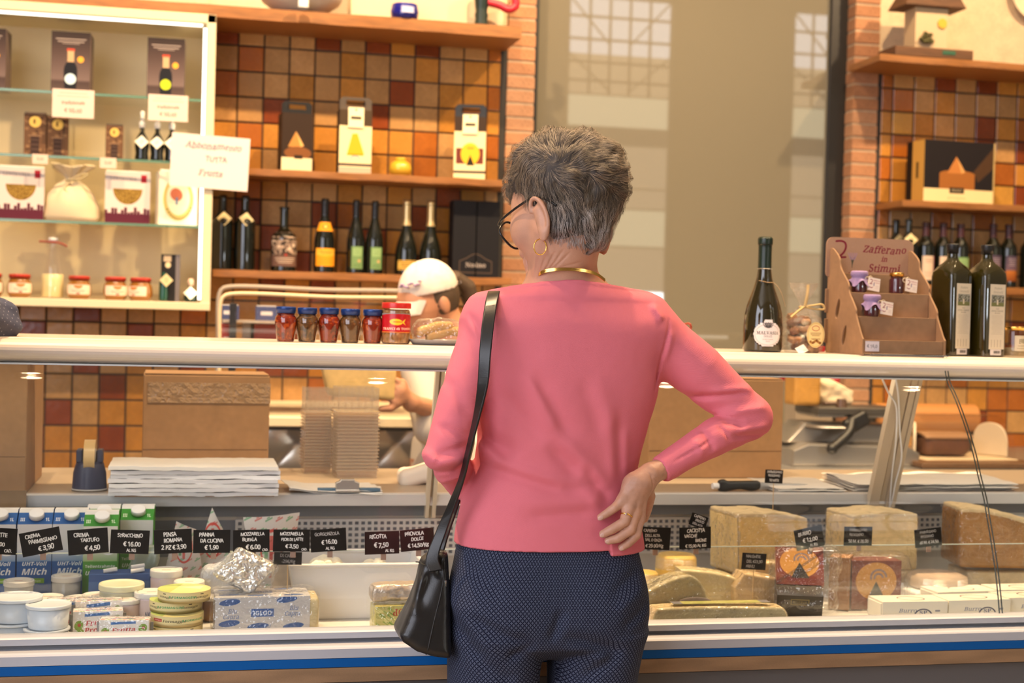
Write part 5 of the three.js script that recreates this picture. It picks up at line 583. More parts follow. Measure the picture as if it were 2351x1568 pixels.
// right hand shelves
{ const p = cell(300, 230, (c, w, h) => { c.fillStyle = '#1f1a1c'; c.fillRect(0, 0, w, h); c.save(); c.globalAlpha = 0.55; c.fillStyle = '#6b4522'; c.beginPath(); c.moveTo(210, 110); c.lineTo(300, 10); c.lineTo(300, 90); c.lineTo(230, 150); c.fill(); c.restore(); c.fillStyle = '#9a5f2a'; c.fillRect(66, 120, 150, 62); c.beginPath(); c.ellipse(141, 122, 75, 14, 0, 0, 7); c.fill(); wedge(c, 140, 120, 42, '#b9763b', '#d69a58'); c.fillStyle = '#ecd39c'; c.fillRect(0, 178, w, 52); c.fillStyle = '#2a2118'; c.fillRect(110, 172, 62, 22); words(c, 'REGGIO', 141, 183, 12, { color: '#d8c8a0' }); words(c, 'parmigiano', 141, 210, 14, { color: '#c4ad78', font: 'serif' }); });
  const o = thing('gift_box', 'large black box with a picture of a cheese wheel and wedge', 'box', [3.1949, SH.rmid, -5.66], 0.06); const w = 0.3461, h = 0.2662; part(o, 'carton', at(printed(w, h, 0.14, p, '#d6a85a', { left: cell(80, 230, (c, W, H) => { c.fillStyle = '#1d1510'; c.fillRect(0, 0, 26, H); c.fillStyle = '#c99a4c'; c.fillRect(26, 0, W, H); c.fillStyle = '#4a3a1e'; c.fillRect(44, 80, 10, 60); }) }), 0, h / 2, 0), PRINT); part(o, 'gold_edge', at(box(0.006, h, 0.004, 0.001), w / 2 - 0.003, h / 2, 0.0715), mat([0.6, 0.42, 0.16], 0.4)); }
{ const o = thing('wooden_shrine', 'little wooden shrine with roof, flowers and round medal on the right top shelf', 'ornament', [3.015, SH.rtop, -5.58]), k = 0.0019, wd = mat([0.13, 0.055, 0.02], 0.6, { map: tex.wood }); part(o, 'base', at(box(190 * k, 22 * k, 0.16, 0.004), 0, 11 * k, 0), wd); part(o, 'column', at(box(80 * k, 92 * k, 0.1, 0.003), 0, 68 * k, 0), mat([0.55, 0.4, 0.24], 0.8)); part(o, 'roof', at(metricUV(ext([[-75 * k, 0], [75 * k, 0], [50 * k, 40 * k], [-50 * k, 40 * k]], 0.16, 0.003)), 0, 114 * k, 0), wd); part(o, 'medal', at(cyl(11 * k, 11 * k, 0.006, 24), 24 * k, 80 * k, 0.054, PI / 2), mat([0.6, 0.36, 0.04], 0.35)); part(o, 'plaque', at(box(32 * k, 9 * k, 0.003, 0.001), 35 * k, 13 * k, 0.081), mat([0.02, 0.09, 0.05], 0.5));
  const fl = []; for (let i = 0; i < 26; i++) { const a = rr(0, 6.28), r = rr(0, 18) * k; fl.push(at(ball(rr(3, 6) * k, 1, 0.8, 1, 8, 6), -14 * k + r * Math.cos(a), 36 * k + Math.abs(r * Math.sin(a)) * 1.3, 0.056 + rr(0, 0.01))); } part(o, 'flowers', merge(fl), mat([0.07, 0.06, 0.015], 0.8)).userData.kind = 'stuff'; }
{ const o = thing('wall_plate', 'round cream plate hung on the plaster at the top right', 'plate', [3.6597, 2.8518, -5.79]); part(o, 'plate', at(lathe([[0, 0.006], [0.1, 0.008], [0.125, 0.02], [0.13, 0.024], [0.128, 0.026], [0.1, 0.014], [0, 0.012]], 40), 0, 0, 0, PI / 2), M.cream); part(o, 'hook', at(box(0.012, 0.02, 0.008, 0.002), 0, 0.13, 0.004), M.black); }
const RW = 'dark wine bottles on the low right shelf';
bottle('dark bottle with square tag behind the saffron stand, left of two', RW, [2.9657, SH.rlow, -5.7], 0.2839, 0.038, 'bordeaux', { tag: tagPrint }); bottle('dark bottle with square tag behind the saffron stand, right of two', RW, [2.9729, SH.rlow, -5.6], 0.2813, 0.038, 'bordeaux', { tag: tagPrint });
[[2122, 'left', L.white, 3.0657], [2162, 'middle', L.white, 3.1484], [2202, 'right', L.green, 3.2315]].forEach(([, w, pr, x]) => bottle(`dark red wine bottle with ${pr === L.green ? 'greenish' : 'pale'} label between stand and oil bottles, ${w} of three`, RW, [x, SH.rlow, -5.62], 0.2717, 0.037, 'bordeaux', { print: pr, y0: 0.08, y1: 0.46, foil: redFoil, arc: 1.8, turn: 0 }));
[['left', 3.3938], ['middle', 3.4692], ['right', 3.5692]].forEach(([w, x]) => bottle(`dark wine bottle with violet and orange label right of the oil bottles, ${w} of three`, RW, [x, SH.rlow, -5.63], 0.2785, 0.037, 'bordeaux', { print: L.violet, y0: 0.1, y1: 0.5, foil: redFoil, arc: 1.7, turn: 0 }));

// ---------------------------------------------------------------- on the counter's top shelf
const TOP = 1.2605;
const mottle = (cols, n = 128) => dataTex(n, (u, v) => { const k = perNoise(u, v, 9, cols[0][0]) + 0.6 * perNoise(u, v, 21, cols[1][1]), c = k > 0.22 ? cols[2] : k < -0.2 ? cols[0] : cols[1]; return c.map((x) => x * (0.9 + 0.25 * perNoise(u, v, 30, 3))); }, 1, true);
const preserve = { red: mat([1, 1, 1], 0.06, { map: mottle([[0.34, 0.08, 0.02], [0.52, 0.16, 0.05], [0.7, 0.3, 0.1]]), clearcoat: 1, clearcoatRoughness: 0.04 }), olive: mat([1, 1, 1], 0.06, { map: mottle([[0.22, 0.15, 0.06], [0.38, 0.26, 0.13], [0.5, 0.36, 0.2]]), clearcoat: 1, clearcoatRoughness: 0.04 }), tuna: mat([1, 1, 1], 0.08, { map: mottle([[0.5, 0.36, 0.16], [0.62, 0.45, 0.28], [0.74, 0.58, 0.4]]), clearcoat: 1, clearcoatRoughness: 0.04 }) };
const blueLid = mat([0.012, 0.045, 0.2], 0.3, { metalness: 0.3 });
function antipasto(label, x, z, H, m) {
  const o = thing('antipasto_jar', label, 'jar', [x, TOP, z], rr(0, 6), 'small blue lidded jars in a row on the counter'), r = 0.0248;
  part(o, 'jar_glass', lathe([[0, 0], [r * 0.72, 0], [r * 0.78, 0.003], [r * 0.82, H * 0.12], [r * 0.98, H * 0.5], [r, H * 0.6], [r * 0.94, H * 0.7], [r * 0.8, H * 0.76], [r * 0.8, H * 0.82], [0, H * 0.82]], 32), m);
  part(o, 'lid', warp(lathe([[0, H], [r * 0.84, H * 0.995], [r * 0.9, H * 0.97], [r * 0.9, H * 0.81], [0, H * 0.81]], 64), (v) => { const a = Math.atan2(v.z, v.x), q = Math.hypot(v.x, v.z) / r; if (q > 0.87 && v.y < H * 0.95) { const f = 1 + 0.02 * Math.sin(a * 32); v.x *= f; v.z *= f; } }), blueLid);
}
antipasto('red orange antipasto jar with blue lid, leftmost of five', 0.1958, -3.24, 0.079, preserve.red); antipasto('olive brown antipasto jar with blue lid, second from the left of five', 0.2436, -3.24, 0.078, preserve.olive); antipasto('red orange antipasto jar with blue lid, in the middle of five', 0.2927, -3.24, 0.079, preserve.red); antipasto('olive brown antipasto jar with blue lid, fourth from the left of five', 0.341, -3.24, 0.078, preserve.olive); antipasto('red orange antipasto jar with blue lid, beside the red tuna jar', 0.3918, -3.24, 0.078, preserve.red);
{ const p = cell(260, 150, (c, w, h) => { c.fillStyle = '#b3121d'; c.fillRect(0, 14, w, h); c.beginPath(); c.ellipse(130, 22, 130, 18, 0, 0, 7); c.fill(); c.fillStyle = '#d8a83a'; c.fillRect(0, h - 8, w, 4); c.fillStyle = '#f3c52d'; c.beginPath(); c.ellipse(118, 66, 42, 24, 0.1, 0, 7); c.fill(); c.beginPath(); c.moveTo(150, 66); c.lineTo(182, 40); c.lineTo(170, 70); c.lineTo(184, 92); c.closePath(); c.fill(); c.fillStyle = '#d24a1a'; c.fillRect(100, 62, 60, 6); words(c, 'TRANCI di TONNO', 130, 118, 23, { color: '#f7e7c8', font: 'serif', style: 'bold' }); });
  const o = thing('tuna_jar', 'tall jar of tuna with red lid and red label with yellow fish', 'jar', [0.4445, TOP, -3.23]), r = 0.0325, H = 0.094; part(o, 'jar_glass', lathe([[0, 0], [r * 0.9, 0], [r, 0.005], [r, H * 0.7], [r * 0.95, H * 0.8], [r * 0.9, H * 0.84], [0, H * 0.84]], 36), preserve.tuna); part(o, 'lid', lathe([[0, H], [r * 0.98, H], [r * 1.03, H * 0.98], [r * 1.03, H * 0.87], [r, H * 0.86], [0, H * 0.86]], 36), mat([0.55, 0.02, 0.015], 0.3)); part(o, 'label', wrap([[r + 0.0005, H * 0.27], [r + 0.0005, H * 0.74]], p, 0, 2.9), GLOSSY); }
{ const o = thing('bread_bag', 'sandwich rolls in a clear bag on a small grey tray', 'bread', [0.5416, TOP, -3.225]), crust = mat([0.62, 0.34, 0.1], 0.7, { map: tex.blotch });
  part(o, 'tray', at(lathe([[0, 0.004], [0.055, 0.004], [0.066, 0.012], [0.068, 0.012], [0.058, 0], [0, 0]], 40), 0, 0, 0), mat([0.28, 0.27, 0.28], 0.4)); for (const [x, y, rz] of [[-0.008, 0.032, 0.25], [0.014, 0.022, 0.2]]) part(o, 'roll', at(soft(0.085, 0.022, 0.04, 12, 0.009, (v) => { v.y += 0.008 * Math.cos(v.x * 30) + 0.0012 * Math.sin(v.x * 160); }), x, y, 0, 0, 0, rz), crust);
  part(o, 'bag', at(soft(0.118, 0.058, 0.075, 22, 0.02, (v) => { v.y += 0.006 * nz(v.x * 40, v.y * 40, v.z * 40) - 0.3 * Math.abs(v.x) * (v.y > 0 ? 1 : 0) * 0.5; }), 0, 0.034, 0), M.film); }
single('ribbon_curl', 'curled red gift ribbon just behind her raised right elbow', 'ribbon', merge([tube([[1.1142, 1.29, -3.22], [1.1222, 1.314, -3.22], [1.135, 1.3227, -3.22], [1.1446, 1.323, -3.21], [1.1482, 1.3117, -3.21]], 0.0028, 24, 6), tube([[1.1142, 1.29, -3.22], [1.1193, 1.2642, -3.22], [1.1193, TOP + 0.003, -3.22]], 0.0028, 12, 6)]), mat([0.35, 0.05, 0.02], 0.5));
{ const p = cell(256, 220, (c, w, h) => { c.fillStyle = '#e9e2e6'; c.fillRect(0, 0, w, h); c.strokeStyle = '#bcb0b2'; c.lineWidth = 5; c.beginPath(); c.ellipse(128, 124, 112, 86, 0, 0, 7); c.stroke(); c.strokeStyle = '#2a2a30'; c.lineWidth = 5; for (let i = -2; i <= 2; i++) { c.beginPath(); c.ellipse(128 + i * 14, 46, 8, 22, i * 0.35, 0, 7); c.stroke(); } for (const y of [38, 50, 62]) { c.beginPath(); c.moveTo(96, y); c.quadraticCurveTo(128, y - 10, 160, y); c.stroke(); } words(c, 'MALVASIA', 128, 110, 36, { color: '#26262b', font: 'serif', style: 'bold' }); words(c, 'DOLCE', 128, 138, 22, { color: '#3b3b42', font: 'serif' }); words(c, 'Emilia Frizzante', 128, 162, 13, { color: '#6a6a70' }); words(c, 'bianco', 128, 178, 12, { color: '#6a6a70' }); });
  const H = 0.278, R = 0.0475, wineGlass = mat([0.018, 0.014, 0.004], 0.05, { clearcoat: 1, clearcoatRoughness: 0.03 }), o = thing('wine_bottle', 'dark bottle of sweet sparkling wine with oval white label on the counter', 'bottle', [1.3464, TOP, -3.25], 0);
  part(o, 'bottle_glass', lathe(PROFILE.cone.map(([r, y]) => [r * R, y * H]), 44), wineGlass); part(o, 'foil', lathe([...band('cone', H, R, 0.725, 0.93, 0.001), [R * 0.38, H * 0.94], [R * 0.385, H * 0.985], [R * 0.33, H * 1.003], [0, H * 1.004]], 32), mat([0.01, 0.022, 0.014], 0.3)); part(o, 'foil_band', lathe(band('cone', H, R, 0.722, 0.728, 0.0016, 1), 32), M.foilWhite);
  const lab = lathe(Array.from({ length: 17 }, (_, i) => { const t = 0.05 + 0.23 * i / 16; return [radiusAt('cone', t) * R + 0.0006, t * H]; }), 40, -0.87, 1.5); { const uv = lab.attributes.uv, q = lab.attributes.position, idx = lab.index.array, keep = []; for (let i = 0; i < idx.length; i += 3) { let inn = true; for (let k = 0; k < 3; k++) { const u = uv.getX(idx[i + k]) * 2 - 1, v = (uv.getY(idx[i + k]) * 2 - 1) + 0.08; const crown = Math.abs(u) < 0.3 && v > 0; if (u * u + v * v > 1.02 && !crown) inn = false; } if (inn) keep.push(idx[i], idx[i + 1], idx[i + 2]); } lab.setIndex(keep); } part(o, 'label', rectUV(lab, p), PRINT);
  part(o, 'cord', tube([[-0.02, H * 0.62, 0.014], [0, H * 0.605, 0.024], [0.02, H * 0.6, 0.016], [0.034, H * 0.53, 0.022], [0.048, H * 0.4, 0.02]], 0.0006, 30, 5), M.cork); }
{ const p = cell(150, 180, (c, w, h) => { c.fillStyle = '#ecd79c'; c.fillRect(0, 0, w, h); c.strokeStyle = '#c9a45a'; c.lineWidth = 4; c.beginPath(); c.ellipse(75, 90, 66, 82, 0, 0, 7); c.stroke(); c.strokeStyle = '#b8402a'; c.beginPath(); c.ellipse(75, 44, 30, 17, 0, 0, 7); c.stroke(); lines(c, 30, 76, 90, 3, 9, '#7a4b2a', 3); for (let i = 0; i < 9; i++) { c.fillStyle = ['#8a5626', '#b0803d', '#6d3f1b'][i % 3]; c.beginPath(); c.arc(34 + i * 10, 138 + 8 * Math.sin(i), 9, 0, 7); c.fill(); } words(c, 'CANTUCCI', 75, 118, 15, { color: '#5b3418', style: 'bold' }); });
  const o = thing('biscuit_bag', 'clear bag of brown biscuits tied with raffia beside the wine bottle', 'biscuits', [1.45, TOP, -3.25]), bm = [mat([0.32, 0.15, 0.06], 0.8, { map: tex.blotch }), mat([0.42, 0.22, 0.09], 0.8, { map: tex.blotch }), mat([0.24, 0.1, 0.04], 0.8)], bg = [0, 1].map((s) => soft(0.046, 0.016, 0.024, 8, 0.006, (v) => { v.y += 0.003 * nz(v.x * 90, s * 5, v.z * 90); }));
  for (let i = 0; i < 22; i++) { const l = Math.floor(i / 6); part(o, 'biscuit', bg[i % 2], bm[i % 3], [rr(-0.024, 0.024), 0.014 + l * 0.021 + rr(-0.003, 0.003), rr(-0.02, 0.02)], [rr(-0.5, 0.5), rr(0, 3), rr(-0.7, 0.7)]); }
  part(o, 'bag', warp(lathe([[0, 0.001], [0.044, 0.001], [0.051, 0.012], [0.052, 0.05], [0.046, 0.085], [0.022, 0.104], [0.007, 0.112], [0.01, 0.122], [0.03, 0.158], [0.034, 0.17]], 56), (v) => { const a = Math.atan2(v.z, v.x), k = 1 + 0.07 * Math.sin(a * 9 + v.y * 60) * smoothstep(v.y, 0.06, 0.12) + 0.03 * Math.sin(a * 5 + v.y * 30); v.x *= k; v.z *= k * 0.85; }), M.film);
  part(o, 'ribbon', merge([tube([[-0.045, 0.085, 0.03], [-0.02, 0.102, 0.02], [0, 0.112, 0.01], [0.02, 0.116, 0.016], [0.045, 0.118, 0.012], [0.05, 0.108, 0.012], [0.03, 0.107, 0.014], [0.002, 0.111, 0.012]], 0.0028, 50, 6), tube([[0, 0.112, 0.01], [0.004, 0.14, 0.012], [0.008, 0.166, 0.008]], 0.0035, 20, 6), new THREE.TorusGeometry(0.009, 0.0025, 8, 20).rotateX(PI / 2).translate(0, 0.111, 0)]), mat([0.6, 0.42, 0.17], 0.6));
  const lg = new THREE.CircleGeometry(1, 40).scale(0.027, 0.031, 1); part(o, 'label', rectUV(metricless(lg), p), GLOSSY, [0.014, 0.044, 0.0465], [0, 0.25, 0]); part(o, 'price_slip', printed(0.03, 0.02, 0.001, noteCell(30, 20, '#e8e2d8'), '#e8e2d8'), PRINT, [-0.022, 0.008, 0.048], [-0.6, 0.1, 0.5]); }
function metricless(g) { return g; }
// cardboard saffron stand
{ const kraft = mat([0.33, 0.19, 0.1], 0.85, { map: tex.blotch }), kraftSide = kraft;
  const o = thing('saffron_stand', 'stepped cardboard stand for saffron jars with handwritten header', 'stand', [1.655, TOP, -3.23]), W = 0.107;
  const prof = [[0.11, 0], [0.11, 0.038], [0.098, 0.052], [0.072, 0.092], [0.066, 0.112], [0.03, 0.15], [0.024, 0.172], [-0.02, 0.21], [-0.03, 0.236], [-0.062, 0.258], [-0.078, 0.262], [-0.092, 0.25], [-0.092, 0.0]];
  for (const s of [-1, 1]) { const q = new THREE.Shape(); q.moveTo(...prof[0]); q.lineTo(...prof[1]); q.splineThru(prof.slice(2, 11).map(([a, b]) => new THREE.Vector2(a, b))); q.lineTo(...prof[11]); q.lineTo(...prof[12]); q.closePath(); for (const [a, b] of [[0.005, 0.12], [0.045, 0.055]]) { const hole = new THREE.Path(); hole.ellipse(a - 0.035, b - 0.01, 0.009, 0.026, 0, 2 * PI, false, -0.35); q.holes.push(hole); } part(o, 'side_panel', metricUV(at(ext(q, 0.0045, 0.0006), s * W, 0, 0, 0, -PI / 2, 0)), kraftSide); }
  for (const [z, y0, y1] of [[0.104, 0.004, 0.036], [0.066, 0.036, 0.092], [0.028, 0.092, 0.15]]) { part(o, 'step_front', at(box(2 * W - 0.006, y1 - y0, 0.004, 0.0008), 0, (y0 + y1) / 2, z), kraft); part(o, 'step_shelf', at(box(2 * W - 0.006, 0.004, 0.042, 0.0008), 0, y1 - 0.004, z - 0.021), kraftSide); }
  part(o, 'step_shelf', at(box(2 * W - 0.006, 0.004, 0.07, 0.0008), 0, 0.03, 0.06), kraftSide);
  part(o, 'back_panel', at(box(2 * W - 0.005, 0.2, 0.004, 0.0008), 0, 0.1, -0.075), kraft);
  const hp = cell(420, 190, (c, w, h) => { c.fillStyle = '#a1806a'; c.fillRect(0, 0, w, h); for (let i = 0; i < 900; i++) { c.fillStyle = i % 2 ? 'rgba(120,92,72,.35)' : 'rgba(190,160,138,.3)'; c.fillRect(rnd() * w, rnd() * h, 3, 1); } c.strokeStyle = '#70182c'; c.lineCap = 'round'; c.lineWidth = 9; c.beginPath(); c.moveTo(46, 20); c.quadraticCurveTo(98, 10, 92, 50); c.quadraticCurveTo(84, 82, 52, 96); c.lineTo(92, 94); c.stroke(); c.lineWidth = 5; c.beginPath(); c.moveTo(48, 168); c.quadraticCurveTo(80, 196, 112, 168); c.stroke(); c.strokeStyle = '#4c4a3c'; c.lineWidth = 2.5; for (let i = -2; i <= 2; i++) { c.beginPath(); c.moveTo(124, 142); c.quadraticCurveTo(126, 110, 126 + i * 8, 86); c.stroke(); } c.strokeStyle = '#9b7d94'; c.lineWidth = 4; for (let i = -2; i <= 2; i++) { c.beginPath(); c.moveTo(126 + i * 5, 104); c.lineTo(126 + i * 10, 74); c.stroke(); }
    for (const [t, x, y, s] of [['Zafferano', 278, 54, 46], ['in', 278, 98, 32], ['Stimmi', 278, 142, 46]]) hand(c, t, x, y, s, '#70182c', { style: 'italic', font: 'serif', bold: 1.6, sx: 0.97 }); });
  const hs = new THREE.Shape(), hw = 0.119, r = 0.022; hs.moveTo(-hw, 0.012); hs.quadraticCurveTo(-hw, 0, -hw + 0.012, 0); hs.lineTo(hw - 0.012, 0); hs.quadraticCurveTo(hw, 0, hw, 0.012); hs.lineTo(hw, 0.1 - r); hs.quadraticCurveTo(hw, 0.1, hw - r, 0.1); hs.lineTo(-hw + r, 0.1); hs.quadraticCurveTo(-hw, 0.1, -hw, 0.1 - r); const hg = ext(hs, 0.004, 0); { const u = hg.attributes.uv, q = hg.attributes.position, n = hg.attributes.normal; for (let i = 0; i < u.count; i++) { const f = n.getZ(i) > 0.5; u.setXY(i, lerp(hp[0], hp[2], f ? clamp((q.getX(i) + hw) / (2 * hw), 0, 1) : 0.02), lerp(hp[1], hp[3], f ? clamp(q.getY(i) / 0.1, 0, 1) : 0.5)); } }
  part(o, 'header_card', hg, PRINT, [0, 0.19, -0.084]); for (const [y, h] of [[0.1, 0.06], [0.025, 0.06]]) part(o, 'back_tab', at(box(0.012, h, 0.004, 0.003), -W - 0.005, y + h / 2, -0.085), kraft);
  part(o, 'price_label', printed(0.036, 0.024, 0.0008, noteCell(60, 40, '#d6cfd6', (c) => hand(c, '€ 16,0', 30, 20, 17, '#7d7c88')), '#d6cfd6'), PRINT, [-0.082, 0.021, 0.1065]);
  single('shelf_tray', 'dark grey edge strip under the front of the saffron stand', 'tray', box(0.2, 0.003, 0.012, 0.001), mat([0.06, 0.065, 0.08], 0.35), [1.665, TOP + 0.0015, -3.112]);
  const cardPrint = cell(90, 84, (c, w, h) => { c.fillStyle = '#dccfc6'; c.fillRect(0, 0, w, h); c.strokeStyle = '#7a2036'; c.lineWidth = 4; c.beginPath(); c.moveTo(14, 14); c.quadraticCurveTo(34, 8, 30, 26); c.lineTo(16, 42); c.lineTo(32, 40); c.stroke(); c.beginPath(); c.moveTo(14, 60); c.quadraticCurveTo(26, 72, 38, 60); c.stroke(); c.fillStyle = '#6a5c86'; c.fillRect(42, 30, 6, 22); words(c, 'Zafferano', 62, 16, 11, { color: '#8a2a3e', style: 'italic', font: 'serif' }); words(c, 'in Stimmi', 64, 30, 9, { color: '#8a2a3e', style: 'italic', font: 'serif' }); lines(c, 54, 50, 30, 3, 8, '#b39a94', 1.5); });
  const lilac = mat([0.36, 0.25, 0.46], 0.85, { map: tex.blotch });
  function saffron(label, x, y, z, cloth) { const j = thing('saffron_jar', label, 'jar', [1.655 + x, TOP + y, -3.23 + z], 0, 'saffron jars on the cardboard stand'); part(j, 'jar_glass', lathe([[0, 0], [0.016, 0], [0.0185, 0.003], [0.0185, 0.034], [0.015, 0.039], [0.015, 0.044], [0, 0.044]], 28), mat([0.07, 0.015, 0.02], 0.07, { clearcoat: 1 })); if (cloth) part(j, 'cloth_cover', warp(lathe([[0, 0.054], [0.018, 0.0535], [0.021, 0.05], [0.021, 0.042], [0.018, 0.039], [0.0195, 0.034], [0.025, 0.022]], 64), (v) => { const a = Math.atan2(v.z, v.x), k = smoothstep(-v.y, -0.036, -0.02); const f = 1 + 0.1 * k * Math.sin(a * 8); v.x *= f; v.z *= f; v.y += k * 0.008 * Math.sin(a * 4 + 1); }), lilac); else part(j, 'lid', lathe([[0, 0.053], [0.0165, 0.052], [0.0175, 0.05], [0.0175, 0.043], [0, 0.043]], 28), M.gold); part(j, 'bow', merge([new THREE.TorusGeometry(0.005, 0.0008, 6, 16).translate(0.012, 0.034, 0.018), new THREE.TorusGeometry(0.005, 0.0008, 6, 16).translate(0.021, 0.036, 0.017), tube([[0.016, 0.034, 0.018], [0.014, 0.02, 0.021], [0.018, 0.008, 0.02]], 0.0008, 12, 5)]), M.cream); part(j, 'gift_tag', printed(0.034, 0.032, 0.0008, cardPrint, '#dccfc6'), PRINT, [0.03, 0.021, 0.0185], [-0.08, 0.12, -0.13]); }
  saffron('saffron jar under lilac cloth with tag, on the highest step', -0.07, 0.15, 0.004, true); saffron('saffron jar with bare gold lid and tag, on the highest step', 0.03, 0.15, 0.004, false); saffron('saffron jar under lilac cloth with tag, on the middle step', -0.058, 0.092, 0.051, true);
}
// olive oil bottles with square bodies
{ const p = cell(150, 470, (c, w, h) => { c.fillStyle = '#c9c0ae'; c.fillRect(0, 0, w, h); words(c, 'Podere', 75, 30, 24, { color: '#8a8578', font: 'serif', style: 'italic' }); words(c, 'Orsinelli', 75, 58, 24, { color: '#8a8578', font: 'serif', style: 'italic' }); c.fillStyle = '#8b8c86'; c.fillRect(12, 76, 126, 84); for (let i = 0; i < 140; i++) { c.fillStyle = ['#2e2c29', '#4a4a42', '#6b6d55', '#9fa39a'][i % 4]; c.fillRect(12 + rnd() * 118, 82 + rnd() * 44, 8, 6); } c.fillStyle = '#6d7048'; c.fillRect(12, 132, 126, 28); c.fillStyle = '#cfc4b0'; c.fillRect(66, 112, 14, 36); words(c, 'OLIO', 75, 176, 13, { color: '#55524a' }); words(c, 'EXTRA VERGINE', 75, 192, 15, { color: '#55524a', font: 'serif' }); words(c, 'DI OLIVA', 75, 208, 13, { color: '#55524a' }); lines(c, 18, 226, 114, 13, 11, '#a09888', 2); for (let i = 0; i < 4; i++) { c.fillStyle = '#aaa290'; c.fillRect(20 + i * 30, 400, 8, 54); } });
  const bar = noteCell(110, 44, '#cfc9c9', (c) => { for (let i = 0; i < 26; i++) { c.fillStyle = '#333'; c.fillRect(34 + i * 2.6, 10, 0.8 + rnd() * 1.4, 22); } });
  const R = 0.0385, H = 0.281, oil = mat([0.02, 0.016, 0.002], 0.04, { clearcoat: 1, clearcoatRoughness: 0.03 });
  function oilBottle(label, x, z, turn) { const o = thing('oil_bottle', label, 'bottle', [x, TOP, z], turn, 'square dark olive oil bottles'); const g = lathe([[0, 0], [0.9, 0], [1, 0.012], [1, 0.3], [1, 0.6], [1, 0.7], [0.97, 0.745], [0.84, 0.79], [0.6, 0.825], [0.42, 0.85], [0.35, 0.875], [0.33, 0.9], [0.33, 0.93], [0, 0.93]].map(([r, y]) => [r * R, y * H]), 64); part(o, 'bottle_glass', warp(g, (v) => { const k = 1 - smoothstep(v.y, H * 0.72, H * 0.86), a = Math.atan2(v.z, v.x), m = Math.pow(Math.pow(Math.abs(Math.cos(a)), 7) + Math.pow(Math.abs(Math.sin(a)), 7), -1 / 7), f = lerp(1, m * 0.99, k); v.x *= f; v.z *= f; }), oil); part(o, 'cap', lathe([[0, 1.0], [0.4, 0.998], [0.42, 0.99], [0.41, 0.965], [0.38, 0.96], [0.38, 0.915], [0, 0.915]].map(([r, y]) => [r * R, y * H]), 32), M.black); part(o, 'label', printed(0.049, 0.162, 0.0008, p, '#c9c0ae'), PRINT, [0.002, 0.1, R + 0.0006]); part(o, 'barcode_label', printed(0.035, 0.014, 0.0008, bar, '#cfc9c9'), PRINT, [0, 0.0115, R + 0.0007]); }
  oilBottle('square dark olive oil bottle with tall cream label, next to the cardboard stand', 1.8483, -3.25, 0.3); oilBottle('square dark olive oil bottle with tall cream label, right of its twin', 1.8483 + 0.09, -3.24, 0.22); }
{ const o = thing('spice_jar', 'small clear jar with gold lid and pale label at the right edge', 'jar', [2.0221, TOP, -3.24]), r = 0.029, H = 0.078; part(o, 'jar_glass', lathe([[0, 0], [r * 0.9, 0], [r, 0.004], [r, H * 0.8], [r * 0.86, H * 0.87], [r * 0.86, H * 0.9]], 32), mat([0.95, 0.95, 0.9], 0.03, { transmission: 1, thickness: 0, ior: 1.55 })); part(o, 'spice', lathe([[0, 0.003], [r * 0.92, 0.003], [r * 0.92, H * 0.3], [0, H * 0.32]], 28), mat([0.4, 0.3, 0.18], 0.9, { map: tex.blotch })); part(o, 'lid', lathe([[0, H], [r * 0.9, H * 0.99], [r * 0.93, H * 0.97], [r * 0.93, H * 0.87], [0, H * 0.87]], 32), M.gold); part(o, 'label', wrap([[r + 0.0006, H * 0.2], [r + 0.0006, H * 0.7]], noteCell(80, 50, '#cbbfa6', (c) => { hand(c, 'ERBE', 40, 18, 18, '#6b6350'); lines(c, 12, 32, 56, 2, 8, '#8a806a'); }), 0.2, 1.5), PRINT); }
single('card', 'bit of red cardboard standing behind the biscuit bag', 'card', box(0.03, 0.014, 0.03, 0.001), mat([0.4, 0.02, 0.03], 0.6), [1.5591, TOP + 0.007, -3.4]);

// ---------------------------------------------------------------- on the counter's rear work top
const WT = 0.8965;
function carton(label, x0, x1, y0, y1, z0, z1, tape, turn = 0) { const o = thing('cardboard_box', label, 'box', [(x0 + x1) / 2, y0, (z0 + z1) / 2], turn), w = x1 - x0, h = y1 - y0, d = z1 - z0; part(o, 'carton', at(box(w, h, d, 0.003), 0, h / 2, 0), M.cardboard); part(o, 'flap', at(box(w * 0.98, 0.004, d * 0.49, 0.0015), 0, h + 0.003, d * 0.25), M.cardboard); part(o, 'flap', at(box(w * 0.98, 0.004, d * 0.49, 0.0015), 0, h + 0.003, -d * 0.25), M.cardboard); if (tape) part(o, 'tape', at(warp(box(w * 0.97, h * tape, 0.0012, 0.0005), () => 0), w * 0.02, h * (0.93 - tape / 2), d / 2 + 0.0012), mat([0.3, 0.19, 0.1], 0.2, { bumpMap: tex.crumple, bumpScale: 0.006, clearcoat: 0.6 })); part(o, 'seam', at(box(w * 0.99, 0.0015, 0.001, 0.0003), 0, h * 0.28, d / 2 + 0.0004), mat([0.2, 0.11, 0.05], 0.9)); return o; }
carton('tall brown cardboard box at the left end of the work top', -0.72, -0.3732, WT, 1.2, -3.75, -3.4);
single('cardboard_flap', 'torn cardboard flap hanging over the steel edge at the left end', 'flap', (() => { const g = new THREE.BoxGeometry(0.34, 0.05, 0.003, 60, 6, 1); g.deleteAttribute('uv'); g.deleteAttribute('normal'); return metricUV(warp(g, (v) => { if (v.y < -0.02) v.y += 0.008 * nz(v.x * 60, 2, 1); v.z += 0.003 * nz(v.x * 30, v.y * 30, 4); })); })(), mat([0.3, 0.19, 0.1], 0.9, { map: tex.blotch }), [-0.3672 - 0.17, 0.884, -3.362]);
carton('brown cardboard box with wide shiny packing tape behind the paper stack', -0.1314, 0.1859, WT, 1.1584, -3.9, -3.72, 0.2, 0.03);
